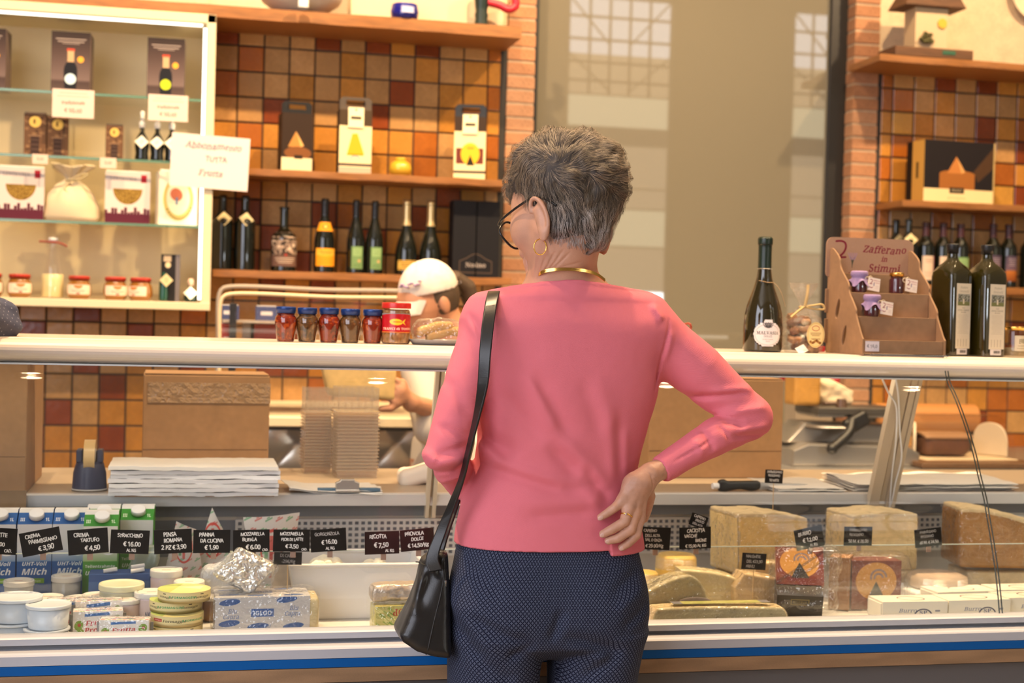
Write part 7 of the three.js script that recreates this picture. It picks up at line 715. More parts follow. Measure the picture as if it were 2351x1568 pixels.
// the customer at the left edge, of whom only a sleeve shows
{ const who = thing('person', 'person at the left edge, blue dotted sleeve leaning on the counter', 'person'), x = -0.74, z = -2.62, el = [-0.4151, 1.287, -3.2], dots = dataTex(64, (u, v) => { const a = ((u * 4) % 1) - 0.5, b = ((v * 4 + (Math.floor(u * 4) % 2) * 0.5) % 1) - 0.5; return Math.hypot(a, b) < 0.12 ? [0.62, 0.62, 0.7] : [0.26, 0.28, 0.38]; }, 18, true);
  const tor = stack([[1.42, x, 0.14, z, 0.07], [1.3, x, 0.2, z, 0.1], [1.1, x, 0.18, z, 0.11], [0.9, x, 0.19, z, 0.12]], 2.3), sl = chain([[x + 0.19, 1.36, z - 0.02], [x + 0.24, 1.33, z - 0.3], el], [0.06, 0.052, 0.045]), sl2 = chain([[x - 0.19, 1.36, z], [x - 0.26, 1.1, z - 0.02], [x - 0.22, 0.9, z - 0.06]], [0.06, 0.05, 0.04]), fore = chain([el, [el[0] - 0.2, el[1] + 0.12, el[2] + 0.02]], [0.045, 0.034]);
  const shirt = (X, Y, Z) => smin(tor(X, Y, Z), Math.min(smin(sl(X, Y, Z), fore(X, Y, Z), 0.02), sl2(X, Y, Z)), 0.03) - 0.004 * Math.sin((X * 0.6 + Y) * 150) * smoothstep(-Z, 3.0, 3.15);
  part(who, 'blouse', metricUV(net(shirt, [x - 0.34, 0.88, -3.3], [x + 0.46, 1.52, z + 0.16], 0.009)), mat([1, 1, 1], 0.8, { map: dots })).userData.label = 'blue grey blouse with pale dots';
  const hd = [x, 1.58, z], legs = blend(0.03, cone([x - 0.09, 0.92, z], [x - 0.09, 0.08, z], 0.1, 0.05), cone([x + 0.09, 0.92, z], [x + 0.09, 0.08, z], 0.1, 0.05)), hnd = blend(0.015, fore, cone([el[0] - 0.2, el[1] + 0.12, el[2] + 0.02], [el[0] - 0.27, el[1] + 0.17, el[2] + 0.02], 0.024, 0.02), ...[0, 1, 2, 3].map((i) => cone([el[0] - 0.27, el[1] + 0.18 - i * 0.014, el[2] + 0.02], [el[0] - 0.35, el[1] + 0.2 - i * 0.02, el[2] + 0.02], 0.009, 0.007)));
  part(who, 'body', metricUV(net(blend(0.025, orb(hd, 0.073, 0.105, 0.09), orb([hd[0], hd[1] - 0.06, hd[2] - 0.03], 0.055, 0.06, 0.06), orb([hd[0], hd[1] - 0.01, hd[2] - 0.1], 0.014, 0.022, 0.018), cone([x, 1.36, z + 0.01], [x, 1.52, z], 0.058, 0.054), (X, Y, Z) => tor(X, Y, Z) + 0.012, (X, Y, Z) => legs(X, Y, Z) + 0.008, (X, Y, Z) => hnd(X, Y, Z) + 0.006), [x - 0.34, 0.05, -3.3], [x + 0.42, 1.74, z + 0.16], 0.013)), skinMat); part(who, 'trousers', metricUV(net((X, Y, Z) => Math.max(legs(X, Y, Z), Y - 0.91), [x - 0.22, 0.03, z - 0.14], [x + 0.22, 0.95, z + 0.14], 0.015)), mat([0.05, 0.05, 0.06], 0.8)); part(who, 'hair', metricUV(net((X, Y, Z) => Math.max(orb([x, 1.61, z + 0.015], 0.085, 0.1, 0.098)(X, Y, Z), 1.52 - Y, 0.02 * (Z < z - 0.06 ? 1 : 0) + (z - 0.06 - Z)), [x - 0.1, 1.5, z - 0.12], [x + 0.1, 1.74, z + 0.13], 0.007)), mat([0.06, 0.045, 0.035], 0.6)); for (const dx of [-0.09, 0.09]) part(who, 'shoe', net(blend(0.03, cone([x + dx, 0.045, z], [x + dx, 0.04, z - 0.12], 0.042, 0.036), cone([x + dx, 0.05, z], [x + dx, 0.1, z], 0.045, 0.045)), [x + dx - 0.07, -0.02, z - 0.18], [x + dx + 0.07, 0.16, z + 0.07], 0.01), M.black, [0, 0.004, 0]); }
single('metal_clip', 'small steel clip standing on the counter beside the dotted sleeve', 'clip', merge([at(box(0.016, 0.022, 0.012, 0.002), 0, 0.011, 0), at(box(0.022, 0.004, 0.016, 0.001), 0, 0.002, 0)]), M.steel, [-0.3929, TOP, -3.24]);

// ---------------------------------------------------------------- food in the display well
const TR = 0.678;
// milk cartons with slanted tops
const blueMilk = cell(150, 400, (c, w, h) => { c.fillStyle = '#dfe0e6'; c.fillRect(0, 0, w, h); const g = c.createLinearGradient(0, 120, 0, 220); g.addColorStop(0, '#dfe0e6'); g.addColorStop(1, '#3f6ea8'); c.fillStyle = g; c.fillRect(0, 120, w, 100); c.fillStyle = '#2a5c9c'; c.fillRect(0, 180, w, 220); c.fillStyle = '#eee'; c.beginPath(); c.arc(112, 118, 36, 0, 7); c.fill(); c.fillStyle = '#c8433c'; c.beginPath(); c.arc(106, 112, 12, 0, 7); c.fill(); c.fillStyle = '#37549a'; c.fillRect(112, 116, 18, 18); words(c, 'UHT-Voll', 74, 192, 26, { color: '#f1f0ee', style: 'italic bold' }); words(c, 'Milch', 74, 230, 42, { color: '#f4f2f0', style: 'italic bold' }); c.fillStyle = '#7fae33'; c.fillRect(28, 262, 92, 24); words(c, '3,5% Fett', 74, 275, 15, { color: '#eaf2d4' }); });
const greenMilk = cell(150, 400, (c, w, h) => { c.fillStyle = '#e3e2dc'; c.fillRect(0, 0, w, h); const g = c.createLinearGradient(0, 110, 0, 200); g.addColorStop(0, '#e3e2dc'); g.addColorStop(1, '#7fae55'); c.fillStyle = g; c.fillRect(0, 110, w, 90); c.fillStyle = '#559a3c'; c.fillRect(0, 170, w, 230); c.fillStyle = '#eee'; c.beginPath(); c.arc(110, 106, 34, 0, 7); c.fill(); words(c, 'Teilentrahmte', 76, 194, 19, { color: '#f0efe6', style: 'bold' }); words(c, 'UHT-Milch', 76, 226, 27, { color: '#f4f3ee', style: 'italic bold' }); c.fillStyle = '#4a76a8'; c.fillRect(38, 262, 76, 20); words(c, '1,5% Fett', 76, 273, 14, { color: '#dfe6ee' }); });
const topOf = (css, ink2) => cell(150, 60, (c, w, h) => { c.fillStyle = '#dcd9d4'; c.fillRect(0, 0, w, 14); c.fillStyle = css; c.fillRect(0, 14, w, h); words(c, '1L', 128, 40, 18, { color: ink2, style: 'bold' }); words(c, 'III', 20, 40, 18, { color: ink2, style: 'bold' }); });
const blueTop = topOf('#2c5d9e', '#e6e6ea'), greenTop = topOf('#3f8d35', '#e8f0d8');
function milkCarton(label, x, z, front, topCell, css, turn = 0) {
  const o = thing('milk_carton', label, 'milk carton', [x, TR, z], turn, css[1] === '2' ? 'blue milk cartons in the cold well' : 'green milk cartons in the cold well'), w = 0.071, d = 0.068, h = 0.178, H = 0.205, q = [[-w / 2, 0, d / 2], [w / 2, 0, d / 2], [w / 2, h, d / 2], [-w / 2, h, d / 2], [w / 2, H, -d * 0.1], [-w / 2, H, -d * 0.1], [w / 2, H, -d / 2], [-w / 2, H, -d / 2], [w / 2, 0, -d / 2], [-w / 2, 0, -d / 2]];
  const pos = [], uv = [], face = (a, b, c, e, r) => { for (const [k, u, v] of [[a, 0, 0], [b, 1, 0], [c, 1, 1], [a, 0, 0], [c, 1, 1], [e, 0, 1]]) { pos.push(...q[k]); uv.push(lerp(r[0], r[2], u), lerp(r[1], r[3], v)); } }, s = solid(css);
  face(0, 1, 2, 3, front); face(3, 2, 4, 5, topCell); face(5, 4, 6, 7, solid('#e0ddd8')); face(8, 9, 7, 6, s); face(1, 8, 6, 4, s); face(1, 4, 4, 2, s); face(9, 0, 5, 7, s); face(0, 3, 5, 5, s);
  const g = new THREE.BufferGeometry(); g.setAttribute('position', new THREE.Float32BufferAttribute(pos, 3)); g.setAttribute('uv', new THREE.Float32BufferAttribute(uv, 2)); g.computeVertexNormals(); part(o, 'carton', g, PRINT); part(o, 'screw_cap', warp(lathe([[0, 0.011], [0.0145, 0.0105], [0.0158, 0.009], [0.0162, 0], [0, 0]], 40), () => 0), M.white, [0.002, (h + H) / 2 + 0.001, d * 0.2 + 0.002], [Math.atan2(H - h, d * 0.6) * 0.9, 0, 0]);
}
[['leftmost and cut by the picture edge', -1.0 * 0.0735, 0], ['second from the left of the blue ones', 0, 0.02], ['rightmost of the blue ones', 0.0735, -0.01]].forEach(([l, dx, t]) => milkCarton('blue milk carton, ' + l, -0.3316 + dx, -3.235, blueMilk, blueTop, '#2a5c9c', t));
milkCarton('green and white milk carton in front of another, beside the blue ones', -0.1922, -3.2, greenMilk, greenTop, '#559a3c'); milkCarton('green and white milk carton standing behind another green one', -0.1933, -3.29, greenMilk, greenTop, '#559a3c'); milkCarton('green and white milk carton standing alone, rightmost of all cartons', -0.1195, -3.29, greenMilk, greenTop, '#559a3c', -0.04);
single('salad_bag', 'limp clear greenish bag leaning against the right green milk carton', 'bag', soft(0.06, 0.13, 0.03, 14, 0.012, (v) => { v.x += 0.012 * nz(v.y * 20, 1, 2) + v.y * 0.25; v.z += 0.012 * nz(v.x * 30, v.y * 25, 3); }), mat([0.5, 0.56, 0.44], 0.25, { transmission: 0.45, thickness: 0 }), [-0.1096, TR + 0.07, -3.17]);
{ const o = thing('ice_pack_box', 'blue plastic box with white pegs behind the clear tubs', 'box', [-0.1473, TR, -3.12]); part(o, 'box_body', at(printed(0.125, 0.088, 0.06, cell(130, 90, (c, w, h) => { c.fillStyle = '#4c6a9e'; c.fillRect(0, 0, w, h); c.fillStyle = '#3a588f'; c.fillRect(0, 0, w, 16); words(c, 'ZZERO', 40, 60, 28, { color: '#1c2c52', style: 'italic bold' }); }), '#42609a', { top: solid('#2f4d85') }), 0, 0.044, 0), PRINT); const pg = at(cyl(0.0045, 0.0045, 0.028, 12), 0, 0, 0, 0, 0, PI / 2); [[-0.02, 0.094, 0.014], [0.036, 0.094, 0.02], [0.036, 0.1, 0.006]].forEach((p) => part(o, 'peg', pg, M.white, p, [0, 0.25, 0.1])); }
// tubs
const tubBody = mat([0.62, 0.6, 0.55], 0.25, { transmission: 0.35, thickness: 0 }), tubLid = mat([0.66, 0.64, 0.6], 0.22), pinkTub = mat([0.7, 0.55, 0.55], 0.35), tubWhite = mat([0.66, 0.7, 0.74], 0.3);
function tub(label, group, x, z, r, h, body, lid, o = {}) { const t = thing(o.name ?? 'food_tub', label, 'tub', [x, o.y ?? TR, z], o.turn ?? 0, group); part(t, 'tub_body', lathe([[0, 0], [r * 0.84, 0], [r * 0.87, 0.003], [r * 0.95, h * 0.88], [0, h * 0.88]], 36), body); part(t, 'lid', lathe([[0, h * 0.985], [r * 0.86, h * 0.975], [r * 0.88, h], [r * 0.98, h], [r * 1.01, h * 0.97], [r * 1.01, h * 0.86], [r * 0.96, h * 0.85]], 40), lid); if (o.print) part(t, 'label', wrap([[r * 0.885 + 0.0012, h * 0.08], [r * 0.945 + 0.0012, h * 0.82]], o.print, o.mid ?? -0.05, o.arc ?? 2.2), PRINT); if (o.top) part(t, 'lid_label', at(rectUV(new THREE.CircleGeometry(r * 0.8, 30), o.top), 0, h * 0.988, 0, -PI / 2, 0, 0), PRINT); return t; }
const CG = 'small clear tubs crowded in front of the milk cartons', lidPrint = noteCell(60, 60, '#cfcabf', (c) => { c.fillStyle = '#b7afa2'; c.fillRect(14, 26, 32, 3); c.fillStyle = '#a85a50'; c.fillRect(20, 34, 20, 4); });
[[43, 1350, 3.12, 'back row, leftmost'], [110, 1362, 3.06, 'middle row, below the second blue carton'], [152, 1344, 3.14, 'back row, below the rightmost blue carton'], [183, 1366, 3.05, 'middle row, below the front green carton'], [40, 1375, 3.03, 'front row, leftmost'], [66, 1398, 2.97, 'front row, nearest the big white tubs'], [128, 1380, 3.0, 'front row, above the fruit packs'], [224, 1378, 3.03, 'front row, rightmost']].forEach(([px, , d, l], i) => { const xs = [-0.352, -0.2877, -0.2584, -0.2239, -0.3456, -0.3152, -0.2649, -0.1869]; void px; tub('small clear tub with whitish lid, ' + l, CG, xs[i], -d, 0.031, [0.075, 0.052, 0.08, 0.05, 0.062, 0.048, 0.052, 0.06][i] * 0.98, tubBody, tubLid, { name: 'clear_tub', top: lidPrint }); });
const greenTubPrint = cell(220, 60, (c, w, h) => { c.fillStyle = '#b5b59d'; c.fillRect(0, 0, w, h); c.fillStyle = '#2f5b4c'; c.fillRect(58, 14, 14, 26); c.fillStyle = '#9c5a3c'; c.fillRect(140, 18, 46, 8); });
tub('large tub with pale yellow green lid in front of the blue box', undefined, -0.1394, -3.02, 0.0455, 0.083, mat([0.6, 0.58, 0.46], 0.3), mat([0.62, 0.62, 0.42], 0.25), { print: greenTubPrint, arc: 2.6 });
const pinkPrint = cell(200, 120, (c, w, h) => { c.fillStyle = '#cdbcbf'; c.fillRect(0, 0, w, h); c.fillStyle = '#2e4a62'; c.beginPath(); c.arc(92, 38, 15, 0, 7); c.fill(); c.fillStyle = '#d6d6c2'; c.beginPath(); c.arc(92, 38, 8, 0, 7); c.fill(); c.fillStyle = '#a9b6cc'; c.fillRect(114, 24, 30, 10); c.fillStyle = '#b99a4a'; c.fillRect(88, 58, 16, 12); c.fillStyle = '#7f9aa0'; c.fillRect(112, 50, 26, 16); lines(c, 62, 82, 90, 2, 8, '#8f7f86', 2); c.fillStyle = '#4d8a4a'; c.beginPath(); c.moveTo(30, 60); c.quadraticCurveTo(40, 110, 86, 120); c.lineTo(30, 120); c.fill(); c.fillStyle = '#b04a48'; c.fillRect(128, 106, 26, 6); });
const pinkPrint2 = cell(200, 120, (c, w, h) => { c.fillStyle = '#cdbcbd'; c.fillRect(0, 0, w, h); c.fillStyle = '#2e4a62'; c.beginPath(); c.arc(60, 36, 13, 0, 7); c.fill(); c.fillStyle = '#d6d6c2'; c.beginPath(); c.arc(60, 36, 7, 0, 7); c.fill(); c.fillStyle = '#8fa6a4'; c.fillRect(76, 30, 26, 26); c.fillStyle = '#b99a4a'; c.fillRect(54, 56, 14, 10); for (let i = 0; i < 40; i++) { c.fillStyle = ['#5d5680', '#4a4668', '#7a7194'][i % 3]; c.beginPath(); c.arc(150 + 26 * (rnd() - 0.5), 62 + 56 * (rnd() - 0.3), 5, 0, 7); c.fill(); } c.fillStyle = '#5a8c54'; c.fillRect(128, 106, 50, 14); });
const PG = 'pinkish yogurt tubs in the cold well';
tub('tall pinkish yogurt tub with green corner, behind its smaller twin', PG, -0.0514, -3.08, 0.0335, 0.1, pinkTub, tubLid, { name: 'yogurt_tub', print: pinkPrint, arc: 2.6, top: lidPrint }); tub('pinkish yogurt tub with dark violet grapes printed on it', PG, -0.0036, -3.03, 0.0315, 0.084, pinkTub, tubLid, { name: 'yogurt_tub', print: pinkPrint2, arc: 2.6, top: lidPrint });
const pinkPrint3 = cell(160, 80, (c, w, h) => { c.fillStyle = '#cbb7b0'; c.fillRect(0, 0, w, h); hand(c, 'NATURA', 90, 44, 22, '#3d4a60', { style: 'italic' }); });
tub('low pinkish tub with dark slanted lettering above the fruit packs', PG, -0.1306, -2.97, 0.0345, 0.062, pinkTub, tubLid, { name: 'yogurt_tub', print: pinkPrint3, arc: 1.8, mid: 0.3, top: lidPrint }); tub('low pinkish tub squeezed between fruit packs and round cheese boxes', PG, -0.078, -2.98, 0.0345, 0.073, pinkTub, tubLid, { name: 'yogurt_tub', print: pinkPrint3, arc: 1.8, top: lidPrint });
const WG = 'white oval tubs at the front left of the well';
tub('big white tub at the lower left corner of the well', WG, -0.3334, -2.915, 0.05, 0.048, tubWhite, tubWhite, { name: 'white_tub', y: TR + 0.0325 }); tub('big white tub underneath another at the lower left corner', WG, -0.3334 - 0.004, -2.915, 0.05, 0.0325, tubWhite, tubWhite, { name: 'white_tub' }); tub('white tub with clear rim resting on another, beside the fruit packs', WG, -0.2686, -2.872, 0.0425, 0.047, tubWhite, tubWhite, { name: 'white_tub', y: TR + 0.0265 }); tub('white tub underneath another, beside the fruit packs', WG, -0.2709, -2.872, 0.0435, 0.0265, tubWhite, tubWhite, { name: 'white_tub' });
single('pasta_bag', 'yellow speckled crumpled bag end at the far left of the well', 'bag', soft(0.05, 0.03, 0.04, 14, 0.012, (v) => { v.y += 0.006 * nz(v.x * 60, v.y * 60, v.z * 60); }), mat([0.62, 0.45, 0.12], 0.5, { map: tex.blotch }), [-0.3767, TR + 0.052, -2.955]);
// fruit bars in printed wrap
const fruit = cell(200, 110, (c, w, h) => { c.fillStyle = '#e2dcd4'; c.fillRect(0, 0, w, h); c.save(); c.translate(104, 62); c.rotate(-0.08); words(c, 'Frutta', -6, -14, 30, { color: '#b8242a', font: 'serif', style: 'italic bold' }); words(c, 'Premilo', 0, 16, 30, { color: '#b8242a', font: 'serif', style: 'italic bold' }); c.restore(); c.fillStyle = '#2a66a8'; c.save(); c.rotate(-0.06); c.fillRect(46, 14, 100, 12); c.restore(); for (const [x, y] of [[24, 60], [176, 40], [170, 92], [30, 96]]) { c.fillStyle = '#7d9c34'; c.beginPath(); c.ellipse(x, y, 17, 22, 0.3, 0, 7); c.fill(); c.fillStyle = '#b23a32'; c.beginPath(); c.arc(x + 2, y - 2, 7, 0, 7); c.fill(); } });
const fruitTop = cell(200, 110, (c, w, h) => { c.fillStyle = '#e4ded6'; c.fillRect(0, 0, w, h); c.fillStyle = '#2f6cae'; c.fillRect(40, 60, 96, 13); words(c, 'Premilo', 110, 34, 30, { color: '#c03226', font: 'serif', style: 'italic bold' }); for (let i = 0; i < 9; i++) { c.fillStyle = i % 2 ? '#86a83a' : '#c24a34'; c.beginPath(); c.ellipse(14 + i * 22, 88 + 10 * Math.sin(i * 2), 11, 8, i, 0, 7); c.fill(); } });
const FG = 'fruit snack packs in printed wrap';
function fruitPack(label, p, w, h, d, turn) { const o = thing('fruit_pack', label, 'packet', p, turn, FG); part(o, 'wrapper', warpKeep(at(printed(w, h, d, fruit, '#ddd6cc', { top: fruitTop }), 0, h / 2, 0)), GLOSSY); part(o, 'film', at(soft(w + 0.006, h + 0.003, d + 0.004, 14, 0.006, (v) => { v.y += 0.0015 * nz(v.x * 70, v.y * 70, v.z * 70); }), 0, h / 2 + 0.0015, 0), M.film); part(o, 'crimp', merge([-1, 1].map((s) => at(box(0.008, h * 0.7, 0.002, 0.0005), s * (w / 2 + 0.003), h / 2, 0))), GLOSSY); }
function warpKeep(g) { return g; }
fruitPack('fruit snack pack in front, its red lettering fully readable', [-0.1236, TR, -2.862], 0.094, 0.043, 0.034, -0.1); fruitPack('fruit snack pack lying second from the front', [-0.1781, TR + 0.002, -2.908], 0.094, 0.05, 0.036, 0.06); fruitPack('fruit snack pack with large top lettering, third from the front', [-0.1798, TR + 0.002, -2.948], 0.09, 0.062, 0.034, 0.12); fruitPack('fruit snack pack at the back, behind the white tubs', [-0.2333, TR + 0.002, -2.99], 0.095, 0.056, 0.04, 0.1);
// round boxes of cheese portions
const roundPrint = cell(330, 50, (c, w, h) => { c.fillStyle = '#d4c591'; c.fillRect(0, 0, w, h); for (const x of [42, 262]) { words(c, 'Formaggio', x, 30, 20, { color: '#3d3a30', font: 'serif', style: 'italic bold' }); c.fillStyle = '#3d3a30'; c.fillRect(x - 10, 8, 20, 6); } words(c, '8 FORMAGGINI', 150, 28, 21, { color: '#3d8a5a', style: 'bold' }); }), roundPrint2 = cell(330, 50, (c, w, h) => { c.fillStyle = '#d4c591'; c.fillRect(0, 0, w, h); c.fillStyle = '#b03030'; c.fillRect(20, 14, 60, 20); words(c, 'PROMO', 50, 25, 14, { color: '#f0dcc8' }); words(c, 'Formaggio', 150, 28, 24, { color: '#3d3a30', font: 'serif', style: 'italic bold' }); words(c, '8 FORMAGGINI', 262, 26, 19, { color: '#3d8a5a', style: 'bold' }); });
const roundTop = cell(150, 150, (c, w, h) => { c.fillStyle = '#dccf8c'; c.fillRect(0, 0, w, h); c.fillStyle = '#b3bd6c'; c.beginPath(); c.moveTo(0, 0); c.lineTo(74, 0); c.lineTo(30, h); c.lineTo(0, h); c.fill(); c.fillStyle = '#efe2a8'; c.beginPath(); c.moveTo(70, 60); c.lineTo(130, 40); c.lineTo(120, 90); c.fill(); });
const RG = 'round boxes of cheese portions stacked in a pile'; function roundBox(label, x, y, z, pr, mid) { const r = 0.052, h = 0.0225, o = thing('cheese_box', label, 'cheese box', [x, y, z], 0, RG); part(o, 'box_body', lathe([[0, 0], [r * 0.98, 0], [r * 0.98, h * 0.5], [0, h * 0.5]], 48), mat([0.6, 0.5, 0.26], 0.5)); part(o, 'lid', rectUV(lathe([[r, h * 0.28], [r, h * 0.96]], 48), solid('#d4c591')), PRINT); part(o, 'lid_print', wrap([[r + 0.0005, h * 0.3], [r + 0.0005, h * 0.92]], pr, mid, 2.3, 28), PRINT); part(o, 'lid_top', at(rectUV(new THREE.CircleGeometry(r, 44), roundTop), 0, h * 0.965, 0, -PI / 2, 0, 0), PRINT); }
roundBox('round pale yellow cheese box at the bottom of the pile', -0.0271, TR, -2.91, roundPrint, -0.05); roundBox('round pale yellow cheese box with red stripe, in the middle of the pile', -0.0254, TR + 0.0228, -2.908, roundPrint2, 0.0); roundBox('round pale yellow cheese box set back under the topmost one', -0.0288, TR + 0.0456, -2.93, roundPrint, -0.1); roundBox('round pale yellow cheese box on top of the pile', -0.0129, TR + 0.0684, -2.915, roundPrint, 0.05);
// printed cheese paper
const wrapPrint = cell(230, 200, (c, w, h) => { c.fillStyle = '#cfc8c0'; c.fillRect(0, 0, w, h); c.lineWidth = 3; for (let i = 0; i < 6; i++) for (let j = 0; j < 8; j++) { c.save(); c.translate(20 + i * 42 + (j % 2) * 20, 14 + j * 26); c.rotate(-0.3); c.fillStyle = (i + j) % 2 ? 'rgba(190,60,50,.55)' : 'rgba(60,140,80,.55)'; c.fillRect(-16, -2, 30, 4); c.fillRect(-8, -6, 12, 3); c.restore(); } c.strokeStyle = 'rgba(200,50,40,.8)'; c.lineWidth = 6; c.beginPath(); c.arc(116, 82, 42, 0, 7); c.stroke(); c.fillStyle = 'rgba(200,60,50,.7)'; c.fillRect(108, 52, 14, 62); c.fillStyle = 'rgba(60,140,80,.6)'; c.fillRect(88, 64, 14, 40); });
function paperSheet(name, label, pts, z, bend, group) { const s = shape(pts), g = new THREE.ShapeGeometry(s, 1); g.computeBoundingBox(); const b = g.boundingBox, n = 14, pos = [], uv = [], idx = [], L = (p, q, t) => [lerp(p[0], q[0], t), lerp(p[1], q[1], t)]; for (let j = 0; j <= n; j++) for (let i = 0; i <= n; i++) { const p = L(L(pts[0], pts[1], i / n), L(pts[3], pts[2], i / n), j / n), x = p[0], y = p[1]; pos.push(x, y, z + bend * Math.sin(i / n * PI) + 0.006 * nz(x * 40, y * 40, z * 9)); const u = (x - b.min.x) / (b.max.x - b.min.x), v = (y - b.min.y) / (b.max.y - b.min.y); uv.push(lerp(wrapPrint[0], wrapPrint[2], u), lerp(wrapPrint[1], wrapPrint[3], v)); if (i < n && j < n) { const a = j * (n + 1) + i; idx.push(a, a + 1, a + n + 2, a, a + n + 2, a + n + 1); } } const h = new THREE.BufferGeometry(); h.setAttribute('position', new THREE.Float32BufferAttribute(pos, 3)); h.setAttribute('uv', new THREE.Float32BufferAttribute(uv, 2)); h.setIndex(idx); h.computeVertexNormals(); return single(name, label, 'wrapped cheese', h, new THREE.MeshPhysicalMaterial({ map: printTex, roughness: 0.7, side: THREE.DoubleSide }), undefined, undefined, group); }
paperSheet('cheese_paper', 'printed cheese paper with a pointed peak behind the cream tags', [[-0.0079, 0.7087], [0.0974, 0.7071], [0.0676, 0.8352], [0.0426, 0.8844]], -3.25, 0.012); paperSheet('cheese_paper', 'lower folded printed cheese paper left of the pointed peak', [[-0.0637, 0.7192], [0.0298, 0.7177], [0.0083, 0.8433], [-0.0342, 0.8618]], -3.2, 0.012); paperSheet('cheese_paper', 'tall printed cheese paper with red ring emblem behind the foil cheese', [[0.145, 0.6856], [0.2127, 0.6845], [0.2354, 0.877], [0.1103, 0.8658]], -3.22, 0.02);
const bluePrint = cell(400, 150, (c, w, h) => { c.fillStyle = '#b9b6b4'; c.fillRect(0, 0, w, h); for (const [x, y] of [[60, 20], [300, 12], [180, 118], [330, 120], [60, 104]]) { c.fillStyle = '#31568f'; c.save(); c.translate(x, y); c.rotate(-0.1); c.beginPath(); c.ellipse(0, 0, 44, 13, 0, 0, 7); c.fill(); c.restore(); } c.fillStyle = '#2d5796'; c.fillRect(150, 48, 96, 32); words(c, 'IGLOO', 198, 65, 25, { color: '#cfd6e2', style: 'bold' }); for (const [x, y] of [[330, 58], [72, 66], [214, 128]]) { words(c, 'Blu', x, y - 10, 24, { color: '#3a5a94', font: 'serif', style: 'italic' }); words(c, 'Capra', x - 6, y + 12, 24, { color: '#3a5a94', font: 'serif', style: 'italic' }); } });
{ const w = 0.2098, o = thing('blue_cheese', 'large block of blue cheese in printed foil and cling film', 'cheese', [0.1475, TR, -2.935], 0.03), h = 0.083, d = 0.1; part(o, 'foil_wrapper', at(printed(w * 0.9, h * 0.9, d * 0.9, bluePrint, '#aaa7a4', { top: bluePrint }), -w * 0.03, h * 0.45, 0), GLOSSY); part(o, 'cut_cheese', at(soft(w * 0.14, h * 0.85, d * 0.88, 8, 0.006), w * 0.44, h * 0.43, 0), mat([0.6, 0.5, 0.28], 0.5, { map: tex.blotch })); part(o, 'film', at(soft(w * 1.03, h, d, 26, 0.012, (v) => { v.y += 0.004 * nz(v.x * 30, v.y * 30, v.z * 40); v.z += 0.002 * nz(v.x * 60, v.y * 60, 3); }), 0, h * 0.49, 0), M.film);
  const f = thing('foil_cheese', 'crumpled block of cheese wrapped in bright aluminium foil on the blue cheese', 'cheese', [0.1048, TR + h + 0.038, -2.94], 0.1); const q = 0.088; part(f, 'foil', at(soft(q, q * 0.86, 0.055, 30, 0.012, (v) => { v.x += 0.25 * v.y; v.x += 0.004 * nz(v.x * 60, v.y * 60, v.z * 60); v.y += 0.004 * nz(v.x * 50 + 9, v.y * 60, v.z * 60); v.z += 0.0045 * nz(v.x * 70, v.y * 70, v.z * 40) + 0.002 * nz(v.x * 170, v.y * 170, v.z * 90); }), 0, 0, 0, -0.1, 0, -0.5), M.foilWhite); part(f, 'film_fold', at(soft(0.03, 0.06, 0.04, 12, 0.01, (v) => { v.x += 0.006 * nz(v.y * 50, v.z * 50, 1); }), 0.048, -0.012, 0.0, 0, 0, -0.3), M.film);
  single('film_packet', 'bluish cling film packet left of the foil cheese', 'packet', soft(0.08, 0.06, 0.04, 18, 0.016, (v) => { v.y += 0.006 * nz(v.x * 40, v.y * 40, v.z * 40) - 0.2 * Math.max(0, -v.x); }), mat([0.66, 0.68, 0.7], 0.15, { transmission: 0.3, thickness: 0, bumpMap: tex.crumple, bumpScale: 0.006 }), [0.0596, TR + 0.082, -3.08]); tub('tub of brown chocolate cream behind the round cheese boxes', undefined, 0.0469, -3.04, 0.03, 0.05, mat([0.16, 0.07, 0.03], 0.4), tubLid);
  single('wood_skewer', 'short wooden stick beside the blue cheese', 'stick', box(0.01, 0.008, 0.07, 0.002), mat([0.6, 0.38, 0.14], 0.6), [0.2527, TR + 0.004, -2.88], [0, 0.4, 0]); single('wood_skewer', 'short wooden stick between round boxes and blue cheese', 'stick', box(0.01, 0.008, 0.07, 0.002), mat([0.6, 0.38, 0.14], 0.6), [0.0354, TR + 0.004, -2.875], [0, 0.4, 0]);
  const pk = thing('pizza_bread', 'flat packed flatbread with a red tomato picture behind the ricotta tub', 'bread', [0.2013, TR, -3.13], 0.1); part(pk, 'bread', at(soft(0.06, 0.11, 0.02, 10, 0.008), 0, 0.055, 0, -0.15), mat([0.55, 0.46, 0.36], 0.7, { map: tex.blotch })); part(pk, 'label', printed(0.02, 0.034, 0.001, noteCell(40, 60, '#b08a72', (c) => { c.fillStyle = '#a02a22'; c.beginPath(); c.ellipse(20, 26, 15, 22, 0, 0, 7); c.fill(); }), '#b08a72'), PRINT, [0.02, 0.05, 0.0135], [-0.15, 0, 0]); }
